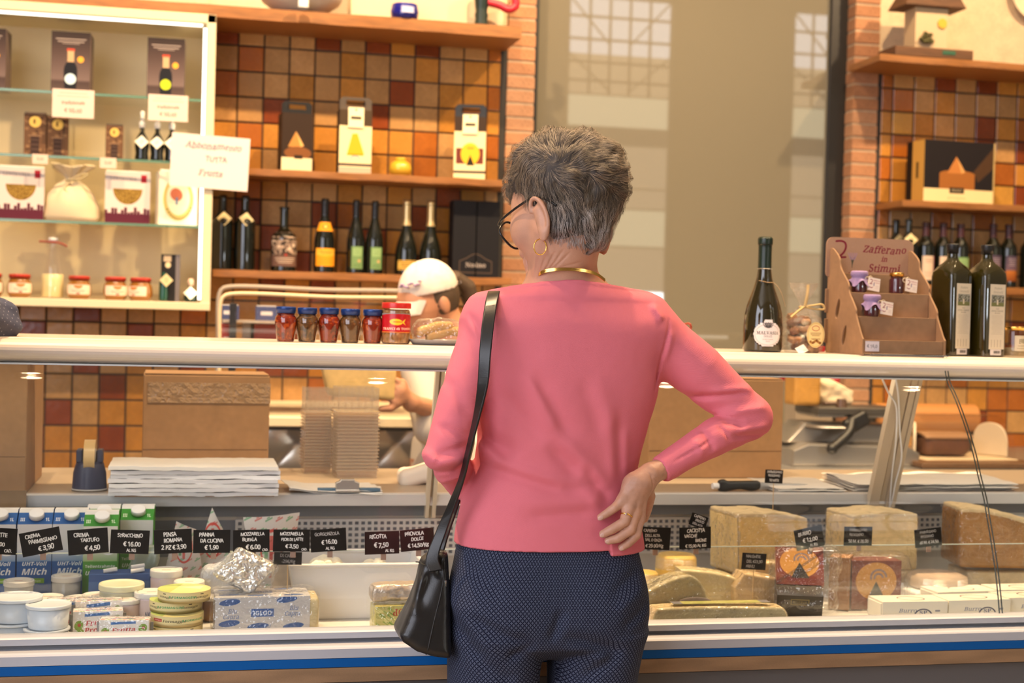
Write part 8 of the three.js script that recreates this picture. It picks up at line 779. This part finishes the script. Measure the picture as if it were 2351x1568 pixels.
// white ricotta tub
{ const o = thing('ricotta_tub', 'big white rectangular tub with crumbly ricotta', 'tub', [0.3466, TR, -3.1]), w0 = 0.122, w1 = 0.142, h = 0.115, d0 = 0.075, d1 = 0.09, wp = mat([0.72, 0.71, 0.7], 0.35), wall = (a, b, c, e) => slat(a, b, c, e, 0.004); part(o, 'tub_wall', merge([slat([-w1, h, d1], [w1, h, d1], [-w0, 0, d0], [w0, 0, d0], 0.004), slat([-w1, h, -d1], [w1, h, -d1], [-w0, 0, -d0], [w0, 0, -d0], 0.004), sideWall(-1, w0, w1, h, d0, d1), sideWall(1, w0, w1, h, d0, d1), box(w0 * 2, 0.004, d0 * 2, 0)]), wp); void wall;
  const rim = []; const R = [[-w1, d1], [w1, d1], [w1, -d1], [-w1, -d1]]; for (let i = 0; i < 4; i++) { const [a, b] = R[i], [c, e] = R[(i + 1) % 4]; for (const t of [0.04, 0.5, 0.96]) rim.push([lerp(a, c, t), h, lerp(b, e, t)]); } part(o, 'tub_rim', tube(rim, 0.005, 160, 8, true), wp);
  const curds = []; for (let i = 0; i < 70; i++) { const L = i % 2, cx = L ? -0.06 : 0.05, a = rr(0, 6.28), q = Math.sqrt(rnd()); curds.push(at(ball(rr(0.009, 0.019), 1, 0.75, 1, 9, 7), cx + q * 0.05 * Math.cos(a), (L ? 0.075 : 0.068) + 0.032 * (1 - q * q), q * 0.05 * Math.sin(a), rr(0, 3), rr(0, 3), 0)); } part(o, 'ricotta', merge([...curds.map((g) => warp(g, (v) => { v.y += 0.003 * nz(v.x * 90, v.y * 90, v.z * 90); })), at(soft(w0 * 1.95, 0.07, d0 * 1.9, 8, 0.01), 0, 0.04, 0)]), mat([0.8, 0.75, 0.6], 0.7)).userData.kind = 'stuff'; }
function sideWall(s, w0, w1, h, d0, d1) { const g = slat([-d1, h, 0], [d1, h, 0], [-d0, 0, 0], [d0, 0, 0], 0.004), p = g.attributes.position; g.rotateY(PI / 2); for (let i = 0; i < p.count; i++) p.setX(i, p.getX(i) + s * lerp(w0, w1, p.getY(i) / h)); g.computeVertexNormals(); return metricUV(g); }
{ const o = thing('grated_cheese_pack', 'gold green cheese pack with upside down red DOP letters beside the handbag', 'cheese', [0.4079, TR, -2.9], 0.1); part(o, 'pack', at(printed(0.085, 0.055, 0.05, cell(150, 90, (c, w, h) => { c.fillStyle = '#b9b26a'; c.fillRect(0, 0, w, h); for (let i = 0; i < 40; i++) { c.fillStyle = ['#8fa04a', '#d6cf86', '#6f8f3a'][i % 3]; c.save(); c.translate(rnd() * 60, rnd() * h); c.rotate(0.6); c.fillRect(0, 0, 26, 4); c.restore(); } c.save(); c.translate(96, 22); c.rotate(PI); words(c, 'DOP', 0, 0, 30, { color: '#a52a1e', font: 'serif', style: 'bold' }); c.restore(); }), '#c2b860', { top: solid('#d8c85a') }), 0, 0.0275, 0), GLOSSY); part(o, 'film', at(soft(0.09, 0.058, 0.054, 16, 0.008, (v) => { v.z += 0.002 * nz(v.x * 60, v.y * 60, 2); }), 0, 0.029, 0), M.film); single('foil_packet', 'small crumpled foil packet on top of the gold green cheese pack', 'packet', soft(0.1, 0.036, 0.05, 22, 0.013, (v) => { v.y += 0.003 * nz(v.x * 60, v.y * 60, v.z * 60) + 0.05 * v.x * (v.x < 0 ? 1 : 0); v.z += 0.003 * nz(v.x * 70, v.y * 70, v.z * 60); }), mat([0.5, 0.42, 0.34], 0.3, { metalness: 0.4, bumpMap: tex.crumple, bumpScale: 0.004 }), [0.4086, TR + 0.08, -2.905]); }
// cheeses right of the woman
const cheese = { yellow: mat([0.78, 0.52, 0.1], 0.45), pale: mat([0.66, 0.55, 0.3], 0.55, { map: tex.blotch }), green: mat([0.42, 0.36, 0.2], 0.6, { map: tex.blotch }), parm: mat([0.86, 0.6, 0.22], 0.75, { map: tex.blotch, bumpMap: tex.grain, bumpScale: 0.004 }), rind: mat([0.78, 0.6, 0.33], 0.7, { map: tex.blotch }), brown: mat([0.42, 0.2, 0.05], 0.65, { map: tex.blotch }), crust: mat([0.22, 0.18, 0.16], 0.8, { map: tex.blotch }) };
function wheel(label, x, y, z, r, h, m, name = 'round_cheese') { const o = thing(name, label, 'cheese', [x, y, z]); part(o, 'cheese', lathe([[0, 0], [r * 0.86, 0], [r * 0.98, h * 0.12], [r, h * 0.5], [r * 0.98, h * 0.88], [r * 0.86, h], [0, h]], 40), m); part(o, 'film', lathe([[0, h + 0.001], [r * 0.87, h + 0.001], [r * 0.99, h * 0.89], [r + 0.0012, h * 0.5]], 40), M.film); }
wheel('small yellow caciotta cheese next to her hip', 0.9993, TR + 0.042, -3.06, 0.032, 0.042, cheese.yellow); wheel('yellow caciotta cheese under the caciotta tag', 1.0951, TR + 0.05, -3.12, 0.048, 0.062, cheese.yellow); wheel('pale cheese stacked beneath the yellow caciotta cheeses', 1.0282, TR, -3.09, 0.05, 0.041, cheese.pale); wheel('pale cheese base under the taller yellow caciotta', 1.1136, TR, -3.14, 0.045, 0.049, cheese.pale);
function cheeseWedge(name, label, p, turn, pts, depth, m, rindM, holes, film) { const o = thing(name, label, 'cheese', p, turn); const s = new THREE.Shape(); s.moveTo(...pts[0]); for (let i = 1; i < pts.length; i++) if (pts[i].length === 4) s.quadraticCurveTo(...pts[i]); else s.lineTo(...pts[i]); s.closePath(); part(o, 'cheese', metricUV(ext(s, depth, 0.005, 3)), m); if (rindM) part(o, 'rind', metricUV(at(ext(s, depth * 0.985, 0.0055, 3).scale(1.012, 1.014, 1), 0, 0, -depth * 0.03)), rindM); if (holes) { const h = []; for (let i = 0; i < holes; i++) h.push(at(ball(rr(0.0008, 0.002), 1.6, 0.6, 0.3, 8, 6), lerp(pts[0][0], pts[1][0], rr(0.12, 0.9)), rr(0.008, 0.04), depth / 2 + 0.0002, 0, 0, rr(-0.6, 0.6))); part(o, 'holes', merge(h), mat([0.2, 0.16, 0.07], 0.8)).userData.kind = 'stuff'; } if (film) part(o, 'film', metricUV(ext(s, depth + 0.004, 0.006, 3).scale(1.02, 1.02, 1)), M.film); return o; }
cheeseWedge('cheese_slab', 'long greenish slab of cheese along the front of the well', [1.1093, TR, -2.875], -0.02, [[-0.155, 0], [0.148, 0], [0.15, 0.03, 0.135, 0.04], [0.1, 0.043, 0, 0.044], [-0.1, 0.046, -0.145, 0.042], [-0.158, 0.03, -0.155, 0]], 0.05, cheese.green, cheese.rind, 16, true); { const g = single('cheese_label', 'greenish gold printed label strip on top of the long cheese slab', 'label', printed(0.22, 0.0008, 0.026, solid('#a8a460'), '#b8b070', { top: cell(220, 26, (c, w, h) => { c.fillStyle = '#aaa863'; c.fillRect(0, 0, w, h); for (let i = 0; i < 60; i++) { c.fillStyle = i % 2 ? '#8f9a4a' : '#d3cc94'; c.fillRect(rnd() * w, rnd() * h, 14, 2); } c.fillStyle = '#77757c'; c.fillRect(0, 0, 22, h); c.fillRect(w - 22, 0, 22, h); }) }), GLOSSY, [1.111, TR + 0.0505, -2.872]); void g; }
cheeseWedge('cheese_wedge', 'greenish wedge of cheese with grey crust leaning by her trousers', [1.0384, TR, -2.955], 0.12, [[-0.085, 0], [0.08, 0], [0.085, 0.03, 0.062, 0.05], [0.05, 0.09, 0.02, 0.098], [-0.02, 0.098, -0.085, 0.065], [-0.085, 0]], 0.06, cheese.green, undefined, 12, true); single('crust_patch', 'grey brown crust patch on the greenish cheese wedge', 'crust', ball(0.03, 1.5, 0.62, 0.12), cheese.crust, [1.0708, TR + 0.034, -2.922]);
cheeseWedge('cheese_wedge', 'pale yellow wedge of cheese behind the greenish wedge', [1.1568, TR, -3.035], -0.1, [[-0.08, 0.0], [0.055, 0], [0.062, 0.01, 0.06, 0.068], [0.02, 0.092, -0.085, 0.095], [-0.08, 0]], 0.06, cheese.pale, undefined, 0, true); cheeseWedge('cheese_piece', 'shrink wrapped piece of mountain cheese with a small tag on a stick', [1.2371, TR, -3.005], -0.05, [[-0.05, 0], [0.05, 0], [0.046, 0.08], [-0.03, 0.092], [-0.052, 0.06]], 0.06, mat([0.62, 0.44, 0.22], 0.6, { map: tex.blotch }), undefined, 0, true); cheeseWedge('cheese_piece', 'shrink wrapped piece of mountain cheese half hidden behind its neighbour', [1.301, TR, -3.07], 0.1, [[-0.05, 0], [0.05, 0], [0.05, 0.1], [-0.04, 0.105], [-0.052, 0.06]], 0.05, mat([0.66, 0.48, 0.24], 0.6, { map: tex.blotch }), undefined, 0, true);
// hard cheeses
function parmesan(label, p, turn, w, h, d, m, f) { const o = thing('hard_cheese', label, 'cheese', p, turn); part(o, 'cheese', at(soft(w, h, d, 26, 0.007, (v) => { const t = v.y / h + 0.5; f?.(v, t); v.z += 0.002 * nz(v.x * 60, v.y * 60, 1); v.y += t > 0.9 ? 0.003 * nz(v.x * 40, 2, v.z * 40) : 0; }), 0, h / 2, 0), m); part(o, 'top_rind', at(soft(w * 0.985, 0.012, d * 0.99, 20, 0.005, (v) => { const q = V(v.x, h / 2, v.z); f?.(q, 1); v.y += q.y - h / 2 + 0.004 * nz(v.x * 40, 2, v.z * 40); v.x = q.x; }), 0, h, 0), cheese.rind); part(o, 'film', at(soft(w * 1.045, h * 1.03, d * 1.04, 26, 0.012, (v) => { f?.(v, v.y / h + 0.5); v.x += 0.003 * nz(v.y * 40, v.z * 40, 5); v.z += 0.003 * nz(v.x * 40, v.y * 40, 8); }), 0, h / 2 + 0.003, 0), M.film); return o; }
const P1 = parmesan('large yellow block of hard cheese with white specks, right of the caciotta tags', [1.3361, TR + 0.055, -3.22], 0.16, 0.19, 0.142, 0.14, cheese.parm, (v, t) => { v.x *= 0.96 + 0.06 * t; v.y -= t * 0.16 * Math.max(0, v.x); }); { const sp = []; for (let i = 0; i < 70; i++) sp.push(at(ball(rr(0.001, 0.0022), 1, 1, 0.3, 6, 5), rr(-0.08, 0.06), rr(0.03, 0.12), 0.0706)); part(P1, 'specks', merge(sp), mat([0.82, 0.7, 0.45], 0.8)).userData.kind = 'stuff'; } parmesan('pale block of hard cheese in baggy film behind the middle hard cheese tag', [1.6439, TR + 0.055, -3.24], 0.1, 0.19, 0.14, 0.13, mat([0.84, 0.62, 0.28], 0.7, { map: tex.blotch }), (v, t) => { v.x *= 0.97; v.y -= t * 0.08 * Math.abs(v.x); }); parmesan('block of hard cheese with brown rind face at the right edge', [1.9689, TR + 0.062, -3.22], -0.18, 0.22, 0.12, 0.14, cheese.brown, (v, t) => { v.y += t * (0.02 - 0.24 * Math.max(0, v.x + 0.05)); });
[['beneath the speckled hard cheese', 1.3431], ['beneath the pale hard cheese', 1.6453], ['beneath the brown rind cheese', 1.9715]].forEach(([l, x], i) => { const o = thing('cheese_slab', 'thick wrapped slab of cheese ' + l, 'cheese', [x, TR, -3.22], [0.1, 0, -0.1][i]); part(o, 'cheese', at(soft(0.19, 0.052, 0.12, 12, 0.006), 0, 0.027, 0), cheese.rind); part(o, 'film', at(soft(0.2, 0.054, 0.128, 14, 0.01, (v) => { v.z += 0.003 * nz(v.x * 40, v.y * 40, 3); }), 0, 0.028, 0), M.film); });
// boxes with a picture of a round cheese
const roundCheese = cell(170, 170, (c, w, h) => { c.fillStyle = '#7a3427'; c.fillRect(0, 0, w, h); c.fillStyle = '#cf9340'; c.beginPath(); c.ellipse(84, 72, 70, 66, 0, 0, 7); c.fill(); c.strokeStyle = '#8c7a80'; c.lineWidth = 7; c.beginPath(); c.arc(92, 58, 26, PI * 0.9, PI * 2); c.stroke(); c.beginPath(); c.arc(92, 60, 14, PI * 0.9, PI * 2); c.stroke(); c.fillStyle = '#33302a'; c.beginPath(); c.moveTo(84, 72); c.lineTo(50, 146); c.lineTo(122, 146); c.fill(); c.fillStyle = '#6e2a22'; c.fillRect(0, 140, w, 30); });
{ const o = thing('cheese_gift_box', 'black cheese box with round cheese picture leaning in a clear bag', 'box', [1.3198, TR + 0.004, -2.94], -0.3); part(o, 'box_front', at(printed(0.1, 0.072, 0.07, cell(110, 80, (c, w, h) => { c.fillStyle = '#2b2623'; c.fillRect(0, 0, w, h); c.strokeStyle = '#7d6f3c'; c.lineWidth = 2; c.strokeRect(34, 12, 42, 14); words(c, 'RISERVA', 55, 20, 9, { color: '#8d7f4a' }); }), '#241f1d'), 0, 0.03, 0, 0.35), GLOSSY); part(o, 'picture_lid', at(printed(0.105, 0.088, 0.02, roundCheese, '#8a3b2c', { right: solid('#c79a4a') }), 0.004, 0.104, -0.024, -0.45), GLOSSY); part(o, 'film', at(soft(0.15, 0.15, 0.1, 20, 0.03, (v) => { v.x += 0.01 * nz(v.y * 30, v.z * 30, 1) + 0.12 * Math.max(0, v.y); v.z += 0.008 * nz(v.x * 30, v.y * 30, 6); }), 0.012, 0.082, -0.01), M.film); }
{ const o = thing('cheese_gift_box', 'red brown cheese box with round cheese picture standing behind the butter', 'box', [1.5426, TR, -3.03], -0.1); part(o, 'box_front', at(printed(0.118, 0.112, 0.06, roundCheese, '#6b2a22'), 0, 0.056, 0), GLOSSY); part(o, 'kraft_side', at(printed(0.045, 0.12, 0.055, solid('#8a6038'), '#9a7044'), -0.078, 0.06, 0.01, 0, -0.5, 0), PRINT); part(o, 'film', at(soft(0.2, 0.13, 0.085, 18, 0.02, (v) => { v.x += 0.008 * nz(v.y * 30, v.z * 30, 1); v.z += 0.006 * nz(v.x * 30, v.y * 30, 9); }), -0.02, 0.064, 0.01), M.film); }
{ const o = thing('soft_cheese', 'flat round soft cheese in clear wrap on a white tray behind the butter', 'cheese', [1.7487, TR + 0.03, -3.1]); part(o, 'cheese', lathe([[0, 0.034], [0.055, 0.033], [0.07, 0.026], [0.072, 0.008], [0.066, 0], [0, 0]], 40), mat([0.66, 0.5, 0.36], 0.5, { map: tex.blotch })); part(o, 'film', lathe([[0, 0.037], [0.057, 0.036], [0.073, 0.028], [0.078, 0.004]], 40), M.film); part(o, 'tray', at(box(0.18, 0.03, 0.13, 0.006), 0, -0.0152, 0), M.white); }
const butter = cell(240, 90, (c, w, h) => { c.fillStyle = '#dcd6c6'; c.fillRect(0, 0, w, h); words(c, 'Burro', 92, 42, 24, { color: '#4d5a80', font: 'serif', style: 'italic' }); c.strokeStyle = '#2c3354'; c.lineWidth = 5; c.beginPath(); c.moveTo(70, 68); c.lineTo(116, 68); c.stroke(); c.beginPath(); c.arc(150, 68, 32, PI, PI * 2); c.stroke(); words(c, 'SP', 150, 52, 24, { color: '#3a4470', font: 'serif', style: 'bold' }); c.fillStyle = '#7d7f8c'; c.fillRect(194, 40, 18, 8); }), butterTop = cell(240, 90, (c, w, h) => { c.fillStyle = '#e2dccb'; c.fillRect(0, 0, w, h); c.strokeStyle = '#5a3a44'; c.lineWidth = 4; c.beginPath(); c.ellipse(130, 46, 46, 24, 0.1, 0, 7); c.stroke(); c.fillRect(80, 44, 90, 4); });
const butterMat = new THREE.MeshPhysicalMaterial({ map: printTex, roughness: 0.35 }); function butterPack(label, x, y, z, turn) { const o = thing('butter_pack', label, 'butter', [x, y, z], turn, 'cream wrapped butter blocks'); part(o, 'wrapper', at(printed(0.155, 0.043, 0.075, butter, '#ddd7c7', { top: butterTop }), 0, 0.0215, 0), butterMat); part(o, 'end_fold', merge([-1, 1].map((s) => at(box(0.004, 0.036, 0.066, 0.0018), s * 0.079, 0.021, 0))), mat([0.72, 0.68, 0.56], 0.4)); }
butterPack('cream butter block in front, leftmost, with printed arch emblem', 1.5709, TR, -2.91, -0.03); butterPack('cream butter block in front, next to the pane seam', 1.7301, TR, -2.915, 0.02); butterPack('cream butter block behind the front pair', 1.7536, TR, -3.01, 0.05); butterPack('cream butter block cut by the right edge of the picture', 1.883, TR, -2.93, 0.0); butterPack('cream butter block at the right behind the seam', 1.9179, TR, -3.02, 0.0);
// price tags
const clipMat = mat([0.3, 0.19, 0.14], 0.6), tagMat = PRINT;
function priceTag(label, p, w, h, turn, css, rows, stick, group = 'handwritten black price tags') {
  const W = Math.round(w * 2400), Hh = Math.round(h * 2400), c0 = cell(W, Hh, (c) => { c.fillStyle = css; c.fillRect(0, 0, W, Hh); for (const [t, x, y, s, k] of rows) hand(c, t, x * W, y * Hh, s * Hh, k ?? '#eeeae4', { bold: s * Hh * 0.055, sx: 0.86, font: 'sans-serif' }); });
  const o = thing('price_tag', label, 'price tag', p, 0, group); part(o, 'tag_plate', printed(w, h, 0.0016, c0, css), tagMat, undefined, [0, 0, turn]);
  if (stick) part(o, 'stick', at(cyl(0.0009, 0.0009, stick, 8), 0, -h / 2 - stick / 2 + 0.004, -0.001), mat([0.6, 0.4, 0.18], 0.6)); else part(o, 'clip_foot', box(0.011, 0.024, 0.004, 0.001), clipMat, [0.004, -h / 2 - 0.001, -0.0032]);
}
const B = '#17120f', BR = '#2a1412', K = [0.0755, 0.052];
priceTag('black price tag cut by the left edge, ending in cad', [-0.3755, 0.8616, -2.944], ...K, -0.06, B, [['LATTE', 0.6, 0.26, 0.2], ['€ 1,00', 0.55, 0.62, 0.2], ['CAD.', 0.8, 0.86, 0.15]]); priceTag('tilted black price tag reading crema parmigiano', [-0.292, 0.8592, -2.944], 0.077, 0.0475, 0.19, B, [['CREMA', 0.32, 0.2, 0.22], ['PARMIGIANO', 0.55, 0.44, 0.22], ['€ 3,90', 0.6, 0.76, 0.27]]); priceTag('black price tag reading crema tartufo', [-0.2024, 0.8592, -2.944], 0.0775, 0.05, 0.075, B, [['CREMA', 0.34, 0.22, 0.21], ['TARTUFO', 0.55, 0.45, 0.2], ['€ 4,50', 0.6, 0.76, 0.25]]); priceTag('black price tag reading stracchino', [-0.1217, 0.8577, -2.944], 0.0755, 0.0475, -0.04, B, [['STRACCHINO', 0.5, 0.24, 0.2], ['€ 16.00', 0.56, 0.6, 0.25], ['AL KG', 0.55, 0.86, 0.17]]); priceTag('black price tag reading pinsa romana', [-0.0374, 0.8578, -2.944], 0.0745, 0.0485, 0.04, B, [['PINSA', 0.42, 0.2, 0.22], ['ROMANA', 0.5, 0.44, 0.21], ['2 PZ € 3,90', 0.52, 0.74, 0.24]]); priceTag('black price tag reading panna da cucina', [0.0393, 0.8571, -2.944], 0.0735, 0.047, 0.0, B, [['PANNA', 0.36, 0.2, 0.23], ['DA CUCINA', 0.5, 0.46, 0.22], ['€ 1,90', 0.5, 0.76, 0.25]]); priceTag('black price tag reading mozzarella bufala', [0.1186, 0.8573, -2.944], 0.0735, 0.046, 0.02, B, [['MOZZARELLA', 0.53, 0.2, 0.2], ['BUFALA', 0.45, 0.44, 0.21], ['€ 6.00', 0.55, 0.76, 0.27], ['CAD.', 0.88, 0.9, 0.14]]); priceTag('black price tag reading mozzarella fior di latte', [0.1997, 0.8575, -2.944], 0.0745, 0.0455, -0.01, B, [['MOZZARELLA', 0.5, 0.2, 0.2], ['FIOR DI LATTE', 0.52, 0.45, 0.18], ['€ 3,50', 0.52, 0.76, 0.25], ['CAD.', 0.86, 0.9, 0.14]]); priceTag('half hidden black tag under the fior di latte tag, reading di capra', [0.1946, 0.8176, -2.962], 0.057, 0.0262, -0.02, '#201c1b', [['DI CAPRA', 0.5, 0.28, 0.34, '#8f8a86'], ['-29€/Kg', 0.52, 0.74, 0.36, '#8f8a86']], 0.07); priceTag('black price tag reading gorgonzola', [0.2756, 0.8577, -2.944], 0.0735, 0.0465, 0.06, B, [['GORGONZOLA', 0.46, 0.22, 0.19, '#b7b2ad'], ['€ 16.00', 0.52, 0.58, 0.24], ['AL KG', 0.54, 0.86, 0.17]]); priceTag('dark brown price tag reading ricotta', [0.387, 0.8513, -2.944], 0.072, 0.0475, 0.03, BR, [['RICOTTA', 0.38, 0.22, 0.22], ['€ 7,50', 0.48, 0.6, 0.27], ['AL KG', 0.72, 0.86, 0.17]]); priceTag('dark brown price tag reading provola dolce beside the bag strap', [0.4611, 0.8571, -2.944], 0.0715, 0.045, 0.09, BR, [['PROVOLA', 0.42, 0.2, 0.24], ['DOLCE', 0.5, 0.46, 0.22], ['€ 14,50/Kg', 0.52, 0.76, 0.24]]); priceTag('black price tag next to her hand reading caprino', [0.9818, 0.8555, -2.944], 0.073, 0.049, -0.045, B, [['CAPRINO', 0.36, 0.16, 0.17, '#c9c4be'], ['DELL ALTA', 0.44, 0.37, 0.17, '#c9c4be'], ['VAL D ENZA', 0.48, 0.57, 0.17, '#c9c4be'], ['€ 29.90/Kg', 0.52, 0.82, 0.2, '#d5d0ca']]); priceTag('black price tag reading caciotta vacche brune', [1.0757, 0.8556, -2.944], 0.0725, 0.0475, 0.03, B, [['CACIOTTA', 0.52, 0.16, 0.22], ['VACCHE', 0.36, 0.4, 0.2], ['BRUNE', 0.68, 0.62, 0.2], ['€ 15,00 AL KG', 0.52, 0.86, 0.19]]); priceTag('small tilted black tag peeking above the caciotta tag', [1.0893, 0.8902, -2.962], 0.04, 0.0275, -0.32, B, [['CAPRINO', 0.5, 0.2, 0.28], ['FRESCO', 0.56, 0.5, 0.26], ['DELL ALTA', 0.5, 0.8, 0.22]], 0.06); priceTag('small black tag on a stick reading malghese del friuli', [1.222, 0.7991, -2.962], 0.057, 0.0365, -0.06, '#1d1917', [['MALGHESE', 0.46, 0.2, 0.22, '#b9b4ae'], ['DEL €23,90', 0.52, 0.5, 0.24, '#b9b4ae'], ['FRIULI', 0.36, 0.8, 0.22, '#b9b4ae']], 0.09); priceTag('small black tag on a toothpick reading parmigiano reggiano', [1.3652, 0.9611, -3.2], 0.0455, 0.0325, -0.04, B, [['PARMIGIANO', 0.52, 0.16, 0.22], ['REGGIANO', 0.5, 0.42, 0.22], ['50 MESI', 0.52, 0.78, 0.24]], 0.07); priceTag('tilted black price tag reading burro', [1.3444, 0.8534, -2.944], 0.0675, 0.0465, 0.2, B, [['BURRO', 0.36, 0.24, 0.24], ['€ 12,00', 0.52, 0.58, 0.27], ['AL KG', 0.62, 0.86, 0.17]]); priceTag('black price tag reading parmigiano reggiano, beside the burro tag', [1.4622, 0.8564, -2.944], 0.068, 0.0425, -0.01, B, [['PARMIGIANO', 0.5, 0.18, 0.19, '#aaa59f'], ['REGGIANO', 0.44, 0.42, 0.19, '#aaa59f'], ['50 M. € 26.00', 0.52, 0.76, 0.22, '#c9c4be']]); priceTag('black price tag reading parmigiano reggiano, nearest the pane seam', [1.6352, 0.852, -2.944], 0.066, 0.041, 0.1, B, [['PARMIGIANO', 0.5, 0.18, 0.19, '#aaa59f'], ['REGGIANO', 0.46, 0.42, 0.19, '#aaa59f'], ['40 M. € 24.50', 0.52, 0.76, 0.22, '#c9c4be']]);
printTex.needsUpdate = true;
renderer.render(scene, camera);
